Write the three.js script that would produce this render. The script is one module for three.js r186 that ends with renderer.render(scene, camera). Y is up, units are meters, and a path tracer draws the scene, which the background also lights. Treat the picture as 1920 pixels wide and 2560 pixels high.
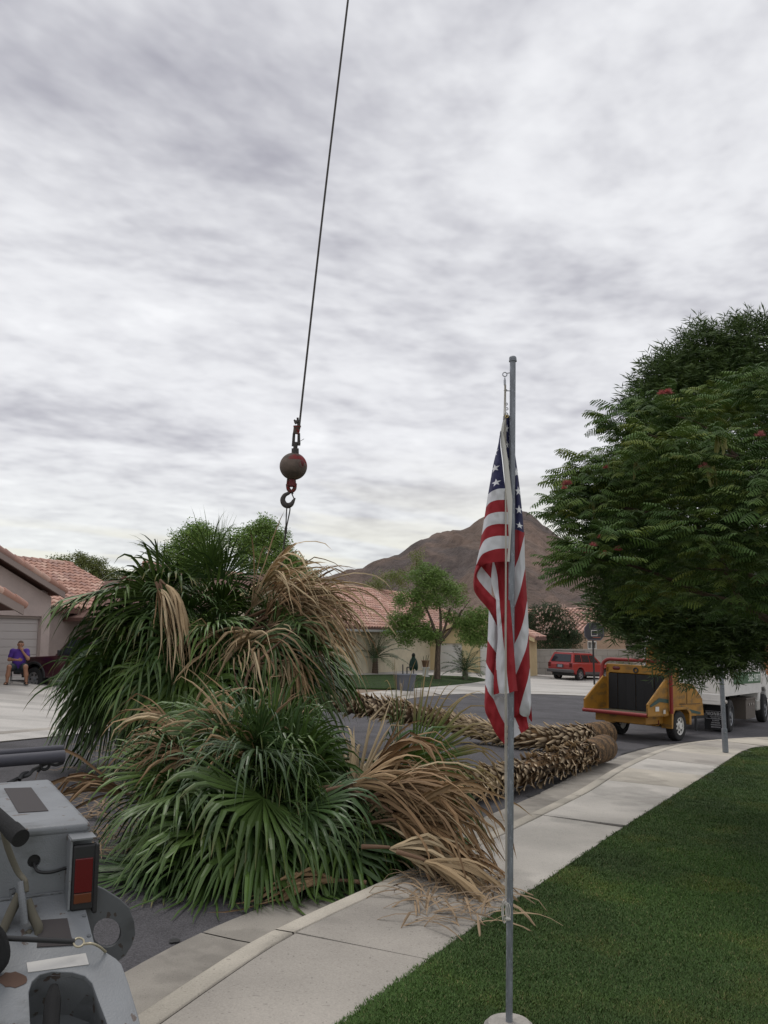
import * as THREE from 'three';
import { mergeGeometries, mergeVertices, toCreasedNormals } from 'three/addons/utils/BufferGeometryUtils.js';
import { RoundedBoxGeometry } from 'three/addons/geometries/RoundedBoxGeometry.js';
import { MarchingCubes } from 'three/addons/objects/MarchingCubes.js';

// ---------- camera, sky, sun, exposure ----------
const V3 = (x, y, z) => new THREE.Vector3(x, y, z);
const F = 2173, EPS = 0.1485, CAMH = 1.8, CE = Math.cos(EPS), SE = Math.sin(EPS);
const scene = new THREE.Scene();
const camera = new THREE.PerspectiveCamera(2 * Math.atan(1280 / F) * 180 / Math.PI, 0.75, 0.05, 9000);
camera.position.set(0, CAMH, 0);
camera.rotation.set(EPS, 0, 0);
const renderer = new THREE.WebGLRenderer();
renderer.toneMapping = THREE.LinearToneMapping;
renderer.toneMappingExposure = 1.0;
renderer.shadowMap.enabled = true;
scene.add(camera);

function mulberry(a) { return () => { a |= 0; a = a + 0x6D2B79F5 | 0; let t = Math.imul(a ^ a >>> 15, 1 | a); t = t + Math.imul(t ^ t >>> 7, 61 | t) ^ t; return ((t ^ t >>> 14) >>> 0) / 4294967296; }; }
const lerp = (a, b, t) => a + (b - a) * t, clamp = (x, a, b) => Math.max(a, Math.min(b, x)), sstep = (a, b, x) => { const t = clamp((x - a) / (b - a), 0, 1); return t * t * (3 - 2 * t); };
// hashed value noise, optionally periodic
function hash3(x, y, z) { let h = Math.imul(x, 374761393) + Math.imul(y, 668265263) + Math.imul(z, 2147483647 ^ 0x5bd1e995) | 0; h = Math.imul(h ^ h >>> 13, 1274126177); h ^= h >>> 16; return (h >>> 0) / 4294967296; }
function vnoise(x, y, seed = 0, per = 0) {
  const xi = Math.floor(x), yi = Math.floor(y); let fx = x - xi, fy = y - yi;
  fx = fx * fx * fx * (fx * (fx * 6 - 15) + 10); fy = fy * fy * fy * (fy * (fy * 6 - 15) + 10);
  const w = per ? (v) => ((v % per) + per) % per : (v) => v;
  const a = hash3(w(xi), w(yi), seed), b = hash3(w(xi + 1), w(yi), seed), c = hash3(w(xi), w(yi + 1), seed), d = hash3(w(xi + 1), w(yi + 1), seed);
  return lerp(lerp(a, b, fx), lerp(c, d, fx), fy);
}
function fbm(x, y, oct, seed = 0, per = 0, gain = 0.5) { let s = 0, a = 1, n = 0, f = 1; for (let i = 0; i < oct; i++) { s += a * vnoise(x * f, y * f, seed + i * 17, per ? per * f : 0); n += a; a *= gain; f *= 2; } return s / n; }
const s2l = (c) => { c /= 255; return c <= 0.04045 ? c / 12.92 : Math.pow((c + 0.055) / 1.055, 2.4); };

// overcast sky: layered streaky cloud deck seen from below, computed on a plane overhead
{
  const W = 2048, H = 2048, data = new Float32Array(W * H * 4);
  for (let j = 0; j < H; j++) {
    const lat = ((j + 0.5) / H - 0.5) * Math.PI, sy = Math.sin(lat), cl = Math.cos(lat);
    for (let i = 0; i < W; i++) {
      const ph = ((i + 0.5) / W - 0.5) * 2 * Math.PI, x = Math.cos(ph) * cl, zf = -Math.sin(ph) * cl, o = (j * W + i) * 4;
      let r, g, b;
      if (sy < 0) { r = g = b = 0.22; } else {
        const k = 1 / (sy + 0.075), u = x * k, v = zf * k;
        // streak axes on the cloud plane
        const A = u * 0.77 + v * 0.64, B = -u * 0.64 + v * 0.77;
        const w1 = fbm(A * 0.9 + 3, B * 0.9, 4, 11) - 0.5, w2 = fbm(A * 0.9, B * 0.9 + 9, 4, 31) - 0.5;
        const big = fbm(A * 0.6 + w1 * 1.4 + 7.3, B * 0.8 + w2 * 1.4 + 2.1, 5, 51);
        const str = fbm(A * 2.3 + w1 * 1.8, B * 3.4 + w2 * 1.8, 6, 71, 0, 0.58);
        const fine = fbm(A * 6 + w1 * 2.2, B * 8.5 + w2 * 2.2, 5, 91, 0, 0.6);
        const puff = fbm(A * 15 + w2 * 3, B * 18 + w1 * 3, 4, 131, 0, 0.6);
        let c = 0.71 + (big - 0.5) * 1.15 + (str - 0.5) * 0.72 + (fine - 0.5) * 0.5 + (puff - 0.5) * 0.36;
        const el = Math.asin(sy);
        c += 0.10 * (1 - sstep(0.1, 0.62, el)) - 0.07 * sstep(0.5, 0.66, el);
        c = clamp(c, 0, 1.15);
        c = c < 1 ? c * c * (3 - 2 * c) * 0.55 + c * 0.45 : c;
        r = lerp(s2l(170), s2l(239), c); g = lerp(s2l(170), s2l(240), c); b = lerp(s2l(181), s2l(244), c);
        // warm thin gaps low over the horizon
        const low = 1 - sstep(0.02, 0.24, el), gap = sstep(0.50, 0.66, fbm(A * 0.6 + 5, B * 2.3, 4, 171));
        r = lerp(r, s2l(244), low * gap * 0.75); g = lerp(g, s2l(240), low * gap * 0.75); b = lerp(b, s2l(226), low * gap * 0.75);
        r *= lerp(1, 0.98, low); b *= lerp(1, 0.95, low);
      }
      data[o] = r; data[o + 1] = g; data[o + 2] = b; data[o + 3] = 1;
    }
  }
  const sky = new THREE.DataTexture(data, W, H, THREE.RGBAFormat, THREE.FloatType);
  sky.mapping = THREE.EquirectangularReflectionMapping; sky.magFilter = THREE.LinearFilter; sky.minFilter = THREE.LinearFilter; sky.needsUpdate = true;
  scene.background = sky; scene.environment = sky;
}
const sun = new THREE.DirectionalLight(new THREE.Color(1, 0.95, 0.88), 0.95);
sun.position.set(-18, 70, -42); sun.target.position.set(0, 0, -15);
sun.castShadow = true; sun.shadow.radius = 34; sun.shadow.mapSize.set(2048, 2048);
Object.assign(sun.shadow.camera, { left: -60, right: 60, top: 60, bottom: -60, near: 1, far: 250 });
scene.add(sun, sun.target);

// ---------- helpers ----------
// photo pixel (1920 x 2560) -> ray in (x, y, forward)
const ray = (px, py) => { const xc = (px - 960) / F, yc = (1280 - py) / F; return [xc, yc * CE + SE, CE - yc * SE]; };
const P = (px, py, d) => { const r = ray(px, py); return V3(r[0] * d, CAMH + r[1] * d, -r[2] * d); };
const g = (x) => -0.35 - 0.045 * clamp(x, -40, 40);                       // the street tilts gently down to the right
function hit(px, py, fn) { const r = ray(px, py); let t = 0.5, pt = t; while (t < 400) { if (CAMH + r[1] * t < fn(r[0] * t, r[2] * t)) break; pt = t; t *= 1.02; } let a = pt, b = t; for (let i = 0; i < 40; i++) { const m = (a + b) / 2; if (CAMH + r[1] * m < fn(r[0] * m, r[2] * m)) b = m; else a = m; } return V3(r[0] * a, CAMH + r[1] * a, -r[2] * a); }
const G = (px, py, off = 0) => hit(px, py, (x) => g(x) + off);
const onPlane = (px, py, o, n) => { const r = ray(px, py), d = V3(r[0], r[1], -r[2]), c = V3(0, CAMH, 0); const t = o.clone().sub(c).dot(n) / d.dot(n); return c.addScaledVector(d, t); };

const used = {};
function numbered(n) { used[n] = (used[n] ?? -1) + 1; return used[n] ? n + '_' + String(used[n]).padStart(3, '0') : n; }
function shade(o) { o.castShadow = true; o.receiveShadow = true; return o; }
function tag(o, label, category, group) { o.userData.label = label; o.userData.category = category; if (group) o.userData.group = group; return o; }
function thing(name, label, category, pos, turn = 0, group) {
  const o = new THREE.Group(); o.name = numbered(name); if (pos) o.position.copy(pos); o.rotation.y = turn; scene.add(o); return tag(o, label, category, group);
}
function clean(geo) {
  let q = geo.index ? geo.toNonIndexed() : geo.clone();
  for (const k of Object.keys(q.attributes)) if (!['position', 'normal', 'uv', 'color'].includes(k)) q.deleteAttribute(k);
  if (!q.attributes.normal) q.computeVertexNormals();
  if (!q.attributes.uv) q.setAttribute('uv', new THREE.BufferAttribute(new Float32Array(q.attributes.position.count * 2), 2));
  return q;
}
function merge(list) {
  list = list.flat(9).map(clean);
  const anyC = list.some((q) => q.attributes.color);
  if (anyC) for (const q of list) if (!q.attributes.color) q.setAttribute('color', new THREE.BufferAttribute(new Float32Array(q.attributes.position.count * 3).fill(1), 3));
  return list.length === 1 ? list[0] : mergeGeometries(list);
}
// one named mesh from a list of geometries
function part(name, geos, mat, parent, opt = {}) {
  let q = merge([geos]);
  if (opt.uv) boxUV(q, opt.uv);
  const m = shade(new THREE.Mesh(q, mat)); m.name = parent === scene ? numbered(name) : name;
  if (opt.label) m.userData.label = opt.label; if (opt.kind) m.userData.kind = opt.kind;
  parent.add(m); return m;
}
function structure(name, geos, mat, opt) { const m = part(name, geos, mat, scene, opt); m.userData.kind = 'structure'; return m; }
function boxUV(q, s = 1) {                                                 // uv in metres / s, by the way each face points
  const p = q.attributes.position, n = q.attributes.normal, uv = new Float32Array(p.count * 2);
  for (let i = 0; i < p.count; i += 3) {
    let ax = 0, ay = 0, az = 0; for (let k = 0; k < 3; k++) { ax += Math.abs(n.getX(i + k)); ay += Math.abs(n.getY(i + k)); az += Math.abs(n.getZ(i + k)); }
    for (let k = 0; k < 3; k++) { const j = i + k, x = p.getX(j), y = p.getY(j), z = p.getZ(j); const [u, v] = ay >= ax && ay >= az ? [x, z] : ax >= az ? [z, y] : [x, y]; uv[j * 2] = u / s; uv[j * 2 + 1] = v / s; }
  }
  q.setAttribute('uv', new THREE.BufferAttribute(uv, 2)); return q;
}
const at = (geo, x = 0, y = 0, z = 0, rx = 0, ry = 0, rz = 0, sx = 1, sy = sx, sz = sx) => { const m = new THREE.Matrix4().compose(V3(x, y, z), new THREE.Quaternion().setFromEuler(new THREE.Euler(rx, ry, rz)), V3(sx, sy, sz)); return geo.clone().applyMatrix4(m); };
const box = (w, h, d, x, y, z, rx, ry, rz) => at(new THREE.BoxGeometry(w, h, d), x, y, z, rx, ry, rz);
const rbox = (w, h, d, r, x, y, z, rx, ry, rz, seg = 2) => at(new RoundedBoxGeometry(w, h, d, seg, Math.min(r, w / 2 - 1e-3, h / 2 - 1e-3, d / 2 - 1e-3)), x, y, z, rx, ry, rz);
const cyl = (r0, r1, h, x, y, z, rx, ry, rz, seg = 20) => at(new THREE.CylinderGeometry(r1, r0, h, seg), x, y, z, rx, ry, rz);
function rod(a, b, r0, r1 = r0, seg = 8, caps = true) { const d = b.clone().sub(a), L = d.length(), q = new THREE.CylinderGeometry(r1, r0, L, seg, 1, !caps); q.applyMatrix4(new THREE.Matrix4().compose(a.clone().addScaledVector(d, 0.5), new THREE.Quaternion().setFromUnitVectors(V3(0, 1, 0), d.normalize()), V3(1, 1, 1))); return q; }
const tube = (pts, r, seg = 24, rad = 8, closed = false) => new THREE.TubeGeometry(new THREE.CatmullRomCurve3(pts, closed), seg, r, rad, closed);
// tapered tube along points with a radius at each
function limb(pts, rad, seg = 16, sides = 8) {
  const c = new THREE.CatmullRomCurve3(pts), pos = [], uv = [], idx = [], fr = c.computeFrenetFrames(seg);
  for (let i = 0; i <= seg; i++) { const t = i / seg, p = c.getPoint(t), k = t * (rad.length - 1), a = Math.floor(k), r = lerp(rad[a], rad[Math.min(a + 1, rad.length - 1)], k - a); for (let s = 0; s <= sides; s++) { const an = s / sides * Math.PI * 2; const q = p.clone().addScaledVector(fr.normals[i], Math.cos(an) * r).addScaledVector(fr.binormals[i], Math.sin(an) * r); pos.push(q.x, q.y, q.z); uv.push(s / sides, t * 4); } }
  for (let i = 0; i < seg; i++) for (let s = 0; s < sides; s++) { const a = i * (sides + 1) + s, b = a + sides + 1; idx.push(a, b, a + 1, b, b + 1, a + 1); }
  const q = new THREE.BufferGeometry(); q.setAttribute('position', new THREE.Float32BufferAttribute(pos, 3)); q.setAttribute('uv', new THREE.Float32BufferAttribute(uv, 2)); q.setIndex(idx); q.computeVertexNormals(); return q;
}
// extrude a 2-D outline [x,y] by depth d (towards +z), small bevel
function ext(pts, d, bev = 0, holes = []) { const s = new THREE.Shape(pts.map((p) => new THREE.Vector2(p[0], p[1]))); for (const h of holes) s.holes.push(new THREE.Path(h.map((p) => new THREE.Vector2(p[0], p[1])))); return new THREE.ExtrudeGeometry(s, { depth: d - 2 * bev, bevelEnabled: bev > 0, bevelSize: bev, bevelThickness: bev, bevelSegments: 2, bevelOffset: -bev, curveSegments: 16 }).translate(0, 0, bev); }
const circle = (cx, cy, r, n = 24) => Array.from({ length: n }, (_, i) => [cx + r * Math.cos(i / n * 2 * Math.PI), cy + r * Math.sin(i / n * 2 * Math.PI)]);
// grid of points -> geometry (uvs in metres along the grid unless given)
function sheet(rows, uvf) {
  const R = rows.length, C = rows[0].length, pos = [], uv = [], idx = [];
  for (let i = 0; i < R; i++) for (let j = 0; j < C; j++) { const p = rows[i][j]; pos.push(p.x, p.y, p.z); const t = uvf ? uvf(i, j, p) : [p.x, p.z]; uv.push(t[0], t[1]); }
  for (let i = 0; i < R - 1; i++) for (let j = 0; j < C - 1; j++) { const a = i * C + j, b = a + C; idx.push(a, a + 1, b, a + 1, b + 1, b); }
  const q = new THREE.BufferGeometry(); q.setAttribute('position', new THREE.Float32BufferAttribute(pos, 3)); q.setAttribute('uv', new THREE.Float32BufferAttribute(uv, 2)); q.setIndex(idx); q.computeVertexNormals(); return q;
}
// eight corners (bottom ring, top ring) -> closed solid with flat faces
function hexa(b, t) { const pos = [], quad = (p, q, r, s) => pos.push(p, q, r, p, r, s), n = b.length; for (let i = 0; i < n; i++) { const j = (i + 1) % n; quad(b[i], b[j], t[j], t[i]); } for (let i = 1; i < n - 1; i++) { pos.push(t[0], t[i], t[i + 1], b[0], b[i + 1], b[i]); } const q = new THREE.BufferGeometry(); q.setAttribute('position', new THREE.Float32BufferAttribute(pos.flatMap((p) => [p.x, p.y, p.z]), 3)); q.computeVertexNormals(); return q; }
function tint(geo, fn) { const q = geo, p = q.attributes.position, c = new Float32Array(p.count * 3), v = V3(0, 0, 0); for (let i = 0; i < p.count; i++) { const k = fn(v.fromBufferAttribute(p, i), i); c.set(k, i * 3); } q.setAttribute('color', new THREE.BufferAttribute(c, 3)); return q; }

// ---------- procedural textures ----------
function tex(n, fn, srgb = true) {
  const d = new Uint8Array(n * n * 4);
  for (let j = 0; j < n; j++) for (let i = 0; i < n; i++) { const c = fn(i / n, j / n), o = (j * n + i) * 4; d[o] = clamp(c[0], 0, 255); d[o + 1] = clamp(c[1], 0, 255); d[o + 2] = clamp(c[2], 0, 255); d[o + 3] = 255; }
  const t = new THREE.DataTexture(d, n, n); t.wrapS = t.wrapT = THREE.RepeatWrapping; t.magFilter = THREE.LinearFilter; t.minFilter = THREE.LinearMipmapLinearFilter; t.generateMipmaps = true; if (srgb) t.colorSpace = THREE.SRGBColorSpace; t.needsUpdate = true; return t;
}
const grey = (f) => (u, v) => { const k = f(u, v) * 255; return [k, k, k]; };
const std = (o) => new THREE.MeshStandardMaterial({ roughness: 0.85, side: THREE.DoubleSide, ...o });
const rgb = (r, g2, b) => new THREE.Color().setRGB(r, g2, b);
function mottle(base, amp, per, spk, seed) { return tex(512, (u, v) => { const a = fbm(u * per, v * per, 5, seed, per), b = vnoise(u * 256, v * 256, seed + 5, 256), k = 1 + (a - 0.5) * amp + (b - 0.5) * spk; return base.map((c) => c * k); }); }
const T = {
  asphalt: tex(1024, (u, v) => { const a = fbm(u * 4, v * 4, 5, 3, 4), b = vnoise(u * 512, v * 512, 8, 512), st = sstep(0.55, 0.75, fbm(u * 6, v * 6, 4, 13, 6)); const k = 0.8 + a * 0.32 + (b - 0.5) * 0.42 - st * 0.13; return [82 * k, 80 * k, 83 * k]; }),
  concrete: tex(1024, (u, v) => { const a = fbm(u * 3, v * 3, 6, 23, 3), b = vnoise(u * 512, v * 512, 28, 512), st = sstep(0.52, 0.72, fbm(u * 5, v * 5, 5, 33, 5)), sp = vnoise(u * 190, v * 190, 39, 190) > 0.93 ? 0.86 : 1; const k = (0.86 + a * 0.28 + (b - 0.5) * 0.1 - st * 0.1) * sp; return [181 * k, 176 * k, 168 * k]; }),
  driveway: tex(1024, (u, v) => { const a = fbm(u * 3, v * 3, 6, 123, 3), st = sstep(0.5, 0.7, fbm(u * 2, v * 7, 5, 133, 2)), b = vnoise(u * 400, v * 400, 28, 400); const k = 0.86 + a * 0.24 - st * 0.09 + (b - 0.5) * 0.08; return [184 * k, 180 * k, 174 * k]; }),
  stuccoPink: mottle([188, 172, 165], 0.12, 6, 0.10, 43), stuccoCream: mottle([206, 196, 172], 0.12, 6, 0.1, 53), stuccoTan: mottle([172, 146, 124], 0.12, 6, 0.1, 63),
  soil: mottle([128, 112, 94], 0.4, 8, 0.3, 73), grassBase: mottle([48, 66, 24], 0.6, 12, 0.5, 83),
  rough: tex(512, grey((u, v) => 0.35 + 0.4 * fbm(u * 8, v * 8, 5, 93, 8) + 0.25 * vnoise(u * 256, v * 256, 99, 256)), false),
  grain: tex(512, grey((u, v) => 0.5 * vnoise(u * 180, v * 180, 103, 180) + 0.5 * vnoise(u * 360, v * 360, 104, 360)), false),
  bark: tex(512, (u, v) => { const a = fbm(u * 22, v * 5, 4, 143, 22), k = 0.55 + a * 0.8; return [96 * k, 82 * k, 70 * k]; }),
  coir: tex(512, (u, v) => { const a = fbm(u * 40, v * 22, 4, 153, 0), b = vnoise(u * 200, v * 200, 155, 200), c = fbm(u * 4, v * 7, 4, 157, 4 * 1), k = 0.32 + a * 0.75 + (b - 0.5) * 0.35 + (c - 0.5) * 0.7; return [142 * k, 110 * k, 74 * k]; }),
  worn: tex(1024, (u, v) => { const a = fbm(u * 5, v * 5, 6, 163, 5), chip = sstep(0.735, 0.76, fbm(u * 18, v * 18, 5, 173, 18)), dirt = sstep(0.5, 0.8, fbm(u * 4, v * 9, 5, 183, 4)); const k = 0.9 + a * 0.2; return [lerp(118 * k, 82, chip * 0.8) - dirt * 26, lerp(121 * k, 68, chip * 0.8) - dirt * 27, lerp(124 * k, 60, chip * 0.8) - dirt * 29]; }),
  rust: tex(512, (u, v) => { const a = fbm(u * 7, v * 7, 6, 193, 7), r = sstep(0.56, 0.66, fbm(u * 3 + 0.3, v * 3, 5, 203, 3)); const k = 0.7 + a * 0.6; return [lerp(92 * k, 120, r), lerp(80 * k, 34, r), lerp(72 * k, 34, r)]; }),
  galv: tex(512, (u, v) => { const a = fbm(u * 9, v * 9, 5, 213, 9), s = sstep(0.62, 0.7, fbm(u * 16, v * 30, 4, 223, 16)); const k = 0.85 + a * 0.3 + s * 0.22; return [124 * k, 128 * k, 134 * k]; }),
};
const rep = (t, x, y = x) => { const c = t.clone(); c.repeat.set(x, y); c.needsUpdate = true; return c; };
const M = {
  asphalt: std({ map: rep(T.asphalt, 0.25), bumpMap: rep(T.grain, 1), bumpScale: 0.006, roughness: 0.92 }),
  concrete: std({ map: rep(T.concrete, 0.37), bumpMap: rep(T.grain, 0.8), bumpScale: 0.003, roughness: 0.9 }),
  concrete2: std({ map: rep(T.concrete, 0.29), color: rgb(0.8, 0.78, 0.76), bumpMap: rep(T.grain, 0.8), bumpScale: 0.003, roughness: 0.9 }),
  concrete3: std({ map: rep(T.concrete, 0.33), color: rgb(1, 0.97, 0.9), bumpMap: rep(T.grain, 0.8), bumpScale: 0.003, roughness: 0.9 }),
  gutter: std({ map: rep(T.concrete, 0.6), color: rgb(0.66, 0.645, 0.62), roughness: 0.9, bumpMap: rep(T.grain, 0.8), bumpScale: 0.003 }),
  driveway: std({ map: rep(T.driveway, 0.14), roughness: 0.9 }),
  pink: std({ map: rep(T.stuccoPink, 0.5), bumpMap: rep(T.grain, 0.7), bumpScale: 0.01 }), cream: std({ map: rep(T.stuccoCream, 0.5), bumpMap: rep(T.grain, 0.7), bumpScale: 0.01 }), tan: std({ map: rep(T.stuccoTan, 0.5), bumpMap: rep(T.grain, 0.7), bumpScale: 0.01 }),
  soil: std({ map: rep(T.soil, 0.2) }), grassBase: std({ map: rep(T.grassBase, 0.5) }),
  white: std({ color: rgb(0.66, 0.65, 0.62), roughness: 0.6 }), offwhite: std({ color: rgb(0.55, 0.52, 0.48), roughness: 0.7 }),
  black: std({ color: rgb(0.014, 0.014, 0.015), roughness: 0.55 }), rubber: std({ color: rgb(0.018, 0.018, 0.019), roughness: 0.85, bumpMap: rep(T.grain, 2), bumpScale: 0.004 }),
  dark: std({ color: rgb(0.03, 0.03, 0.032), roughness: 0.7 }), steel: std({ color: rgb(0.35, 0.36, 0.38), roughness: 0.42, metalness: 0.8 }),
  glass: std({ color: rgb(0.02, 0.024, 0.03), roughness: 0.08 }), chrome: std({ color: rgb(0.6, 0.6, 0.62), roughness: 0.22, metalness: 1 }),
  redLens: std({ color: rgb(0.105, 0.007, 0.009), roughness: 0.25 }), bark: std({ map: rep(T.bark, 1), bumpMap: T.bark, bumpScale: 0.02 }),
  coir: std({ map: rep(T.coir, 2, 0.45), bumpMap: rep(T.coir, 2, 0.45), bumpScale: 0.02, roughness: 0.95 }),
  galv: std({ map: rep(T.galv, 1, 6), roughness: 0.5, metalness: 0.35 }), rope: std({ color: rgb(0.5, 0.48, 0.44), roughness: 0.95 }),
};
// ---------- the ground ----------
// plan curves hold (x, 0, z) world points
const flat = (p) => V3(p.x, 0, p.z);
const kerbPts = [[353, 2533], [500, 2436], [660, 2338], [1000, 2183], [1300, 2046], [1438, 1980], [1536, 1922], [1599, 1893], [1669, 1868], [1742, 1854], [1829, 1847], [1920, 1843]].map(([x, y]) => flat(G(x, y, 0.12)));
{ const d = kerbPts[0].clone().sub(kerbPts[1]).normalize(); kerbPts.unshift(kerbPts[0].clone().addScaledVector(d, 6)); kerbPts.unshift(kerbPts[0].clone().addScaledVector(d, 8)); kerbPts.push(V3(14, 0, -24.4), V3(20, 0, -23.5), V3(38, 0, -17)); }
const near = new THREE.CatmullRomCurve3(kerbPts, false, 'centripetal');
const lawnPts = [[857, 2560], [1000, 2455], [1166, 2333], [1288, 2250], [1355, 2208], [1438, 2150], [1560, 2067], [1665, 2000], [1741, 1952], [1777, 1929], [1826, 1896], [1861, 1876], [1920, 1865]].map(([x, y]) => flat(G(x, y, 0.13)));
{ const d = lawnPts[0].clone().sub(lawnPts[1]).normalize(); lawnPts.unshift(lawnPts[0].clone().addScaledVector(d, 6)); lawnPts.unshift(lawnPts[0].clone().addScaledVector(d, 8)); lawnPts.push(V3(13, 0, -21.5), V3(20, 0, -20.5), V3(38, 0, -14)); }
const lawnEdge = new THREE.CatmullRomCurve3(lawnPts, false, 'centripetal');
const farPts = [[-20, -7.6], [-13.6, 4.4], [-7.4, 16.8], [-3.3, 25], [-0.6, 31], [1.2, 36.5], [4.2, 41], [9.5, 43.3], [16, 39.2], [24, 30], [40, 20]].map(([x, z]) => V3(x, 0, -z));
const far = new THREE.CatmullRomCurve3(farPts, false, 'centripetal');
const NS = 420;
const sampled = (c) => { const p = c.getSpacedPoints(NS); return p.map((q, i) => { const a = p[Math.max(0, i - 1)], b = p[Math.min(NS, i + 1)], d = b.clone().sub(a).normalize(); return { p: q, d, left: V3(d.z, 0, -d.x), right: V3(-d.z, 0, d.x) }; }); };
const nearS = sampled(near), lawnS = sampled(lawnEdge), farS = sampled(far);
const nearLen = near.getLength(), farLen = far.getLength();
function farDist(x, zf) {                                                  // metres behind the far kerb (negative on the street)
  let best = 1e9, s = 1; const z = -zf;
  for (const q of farS) { const dx = x - q.p.x, dz = z - q.p.z, d = dx * dx + dz * dz; if (d < best) { best = d; s = dx * q.left.x + dz * q.left.z > 0 ? 1 : -1; } }
  return Math.sqrt(best) * s;
}
const Eoff = (d) => 0.05 + 0.03 * clamp(d, 0, 14);
const E = (x, zf) => g(x) + Eoff(Math.max(0, farDist(x, zf)));
const GE = (px, py, off = 0) => hit(px, py, (x, z) => E(x, z) + off);
const farAt = (t, d, off = 0) => { const k = clamp(t, 0, 1) * NS, i = Math.min(NS - 1, Math.floor(k)), f = k - i, a = farS[i], b = farS[i + 1]; const p = a.p.clone().lerp(b.p, f), l = a.left.clone().lerp(b.left, f).normalize(); p.addScaledVector(l, d); p.y = g(p.x) + Eoff(d) + off; return p; };
const farT = (x, zf) => { let best = 1e9, bi = 0; farS.forEach((q, i) => { const d = (x - q.p.x) ** 2 + (-zf - q.p.z) ** 2; if (d < best) { best = d; bi = i; } }); return bi / NS; };

// desert soil to the horizon (three strips so that the tilt is exact)
structure('ground', [[-3500, -40], [-40, 40], [40, 3500]].map(([a, b]) => { const rows = []; for (const z of [40, 0, -60, -400, -3500]) rows.push([a, b].map((x) => V3(x, g(x) - 0.06, z))); return sheet(rows); }), M.soil);
// the asphalt: one sheet filling the space between the two kerbs and back behind the camera
{
  const rows = []; for (let i = 0; i <= 160; i++) { const a = nearS[Math.round(i / 160 * NS)], b = farS[Math.round(i / 160 * NS)]; const p = a.p.clone().addScaledVector(a.left, 0.58), q = b.p.clone().addScaledVector(b.left, -0.42); rows.push(Array.from({ length: 9 }, (_, k) => { const r = p.clone().lerp(q, k / 8); r.y = g(r.x); return r; })); }
  structure('street', sheet(rows), M.asphalt);
}
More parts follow.
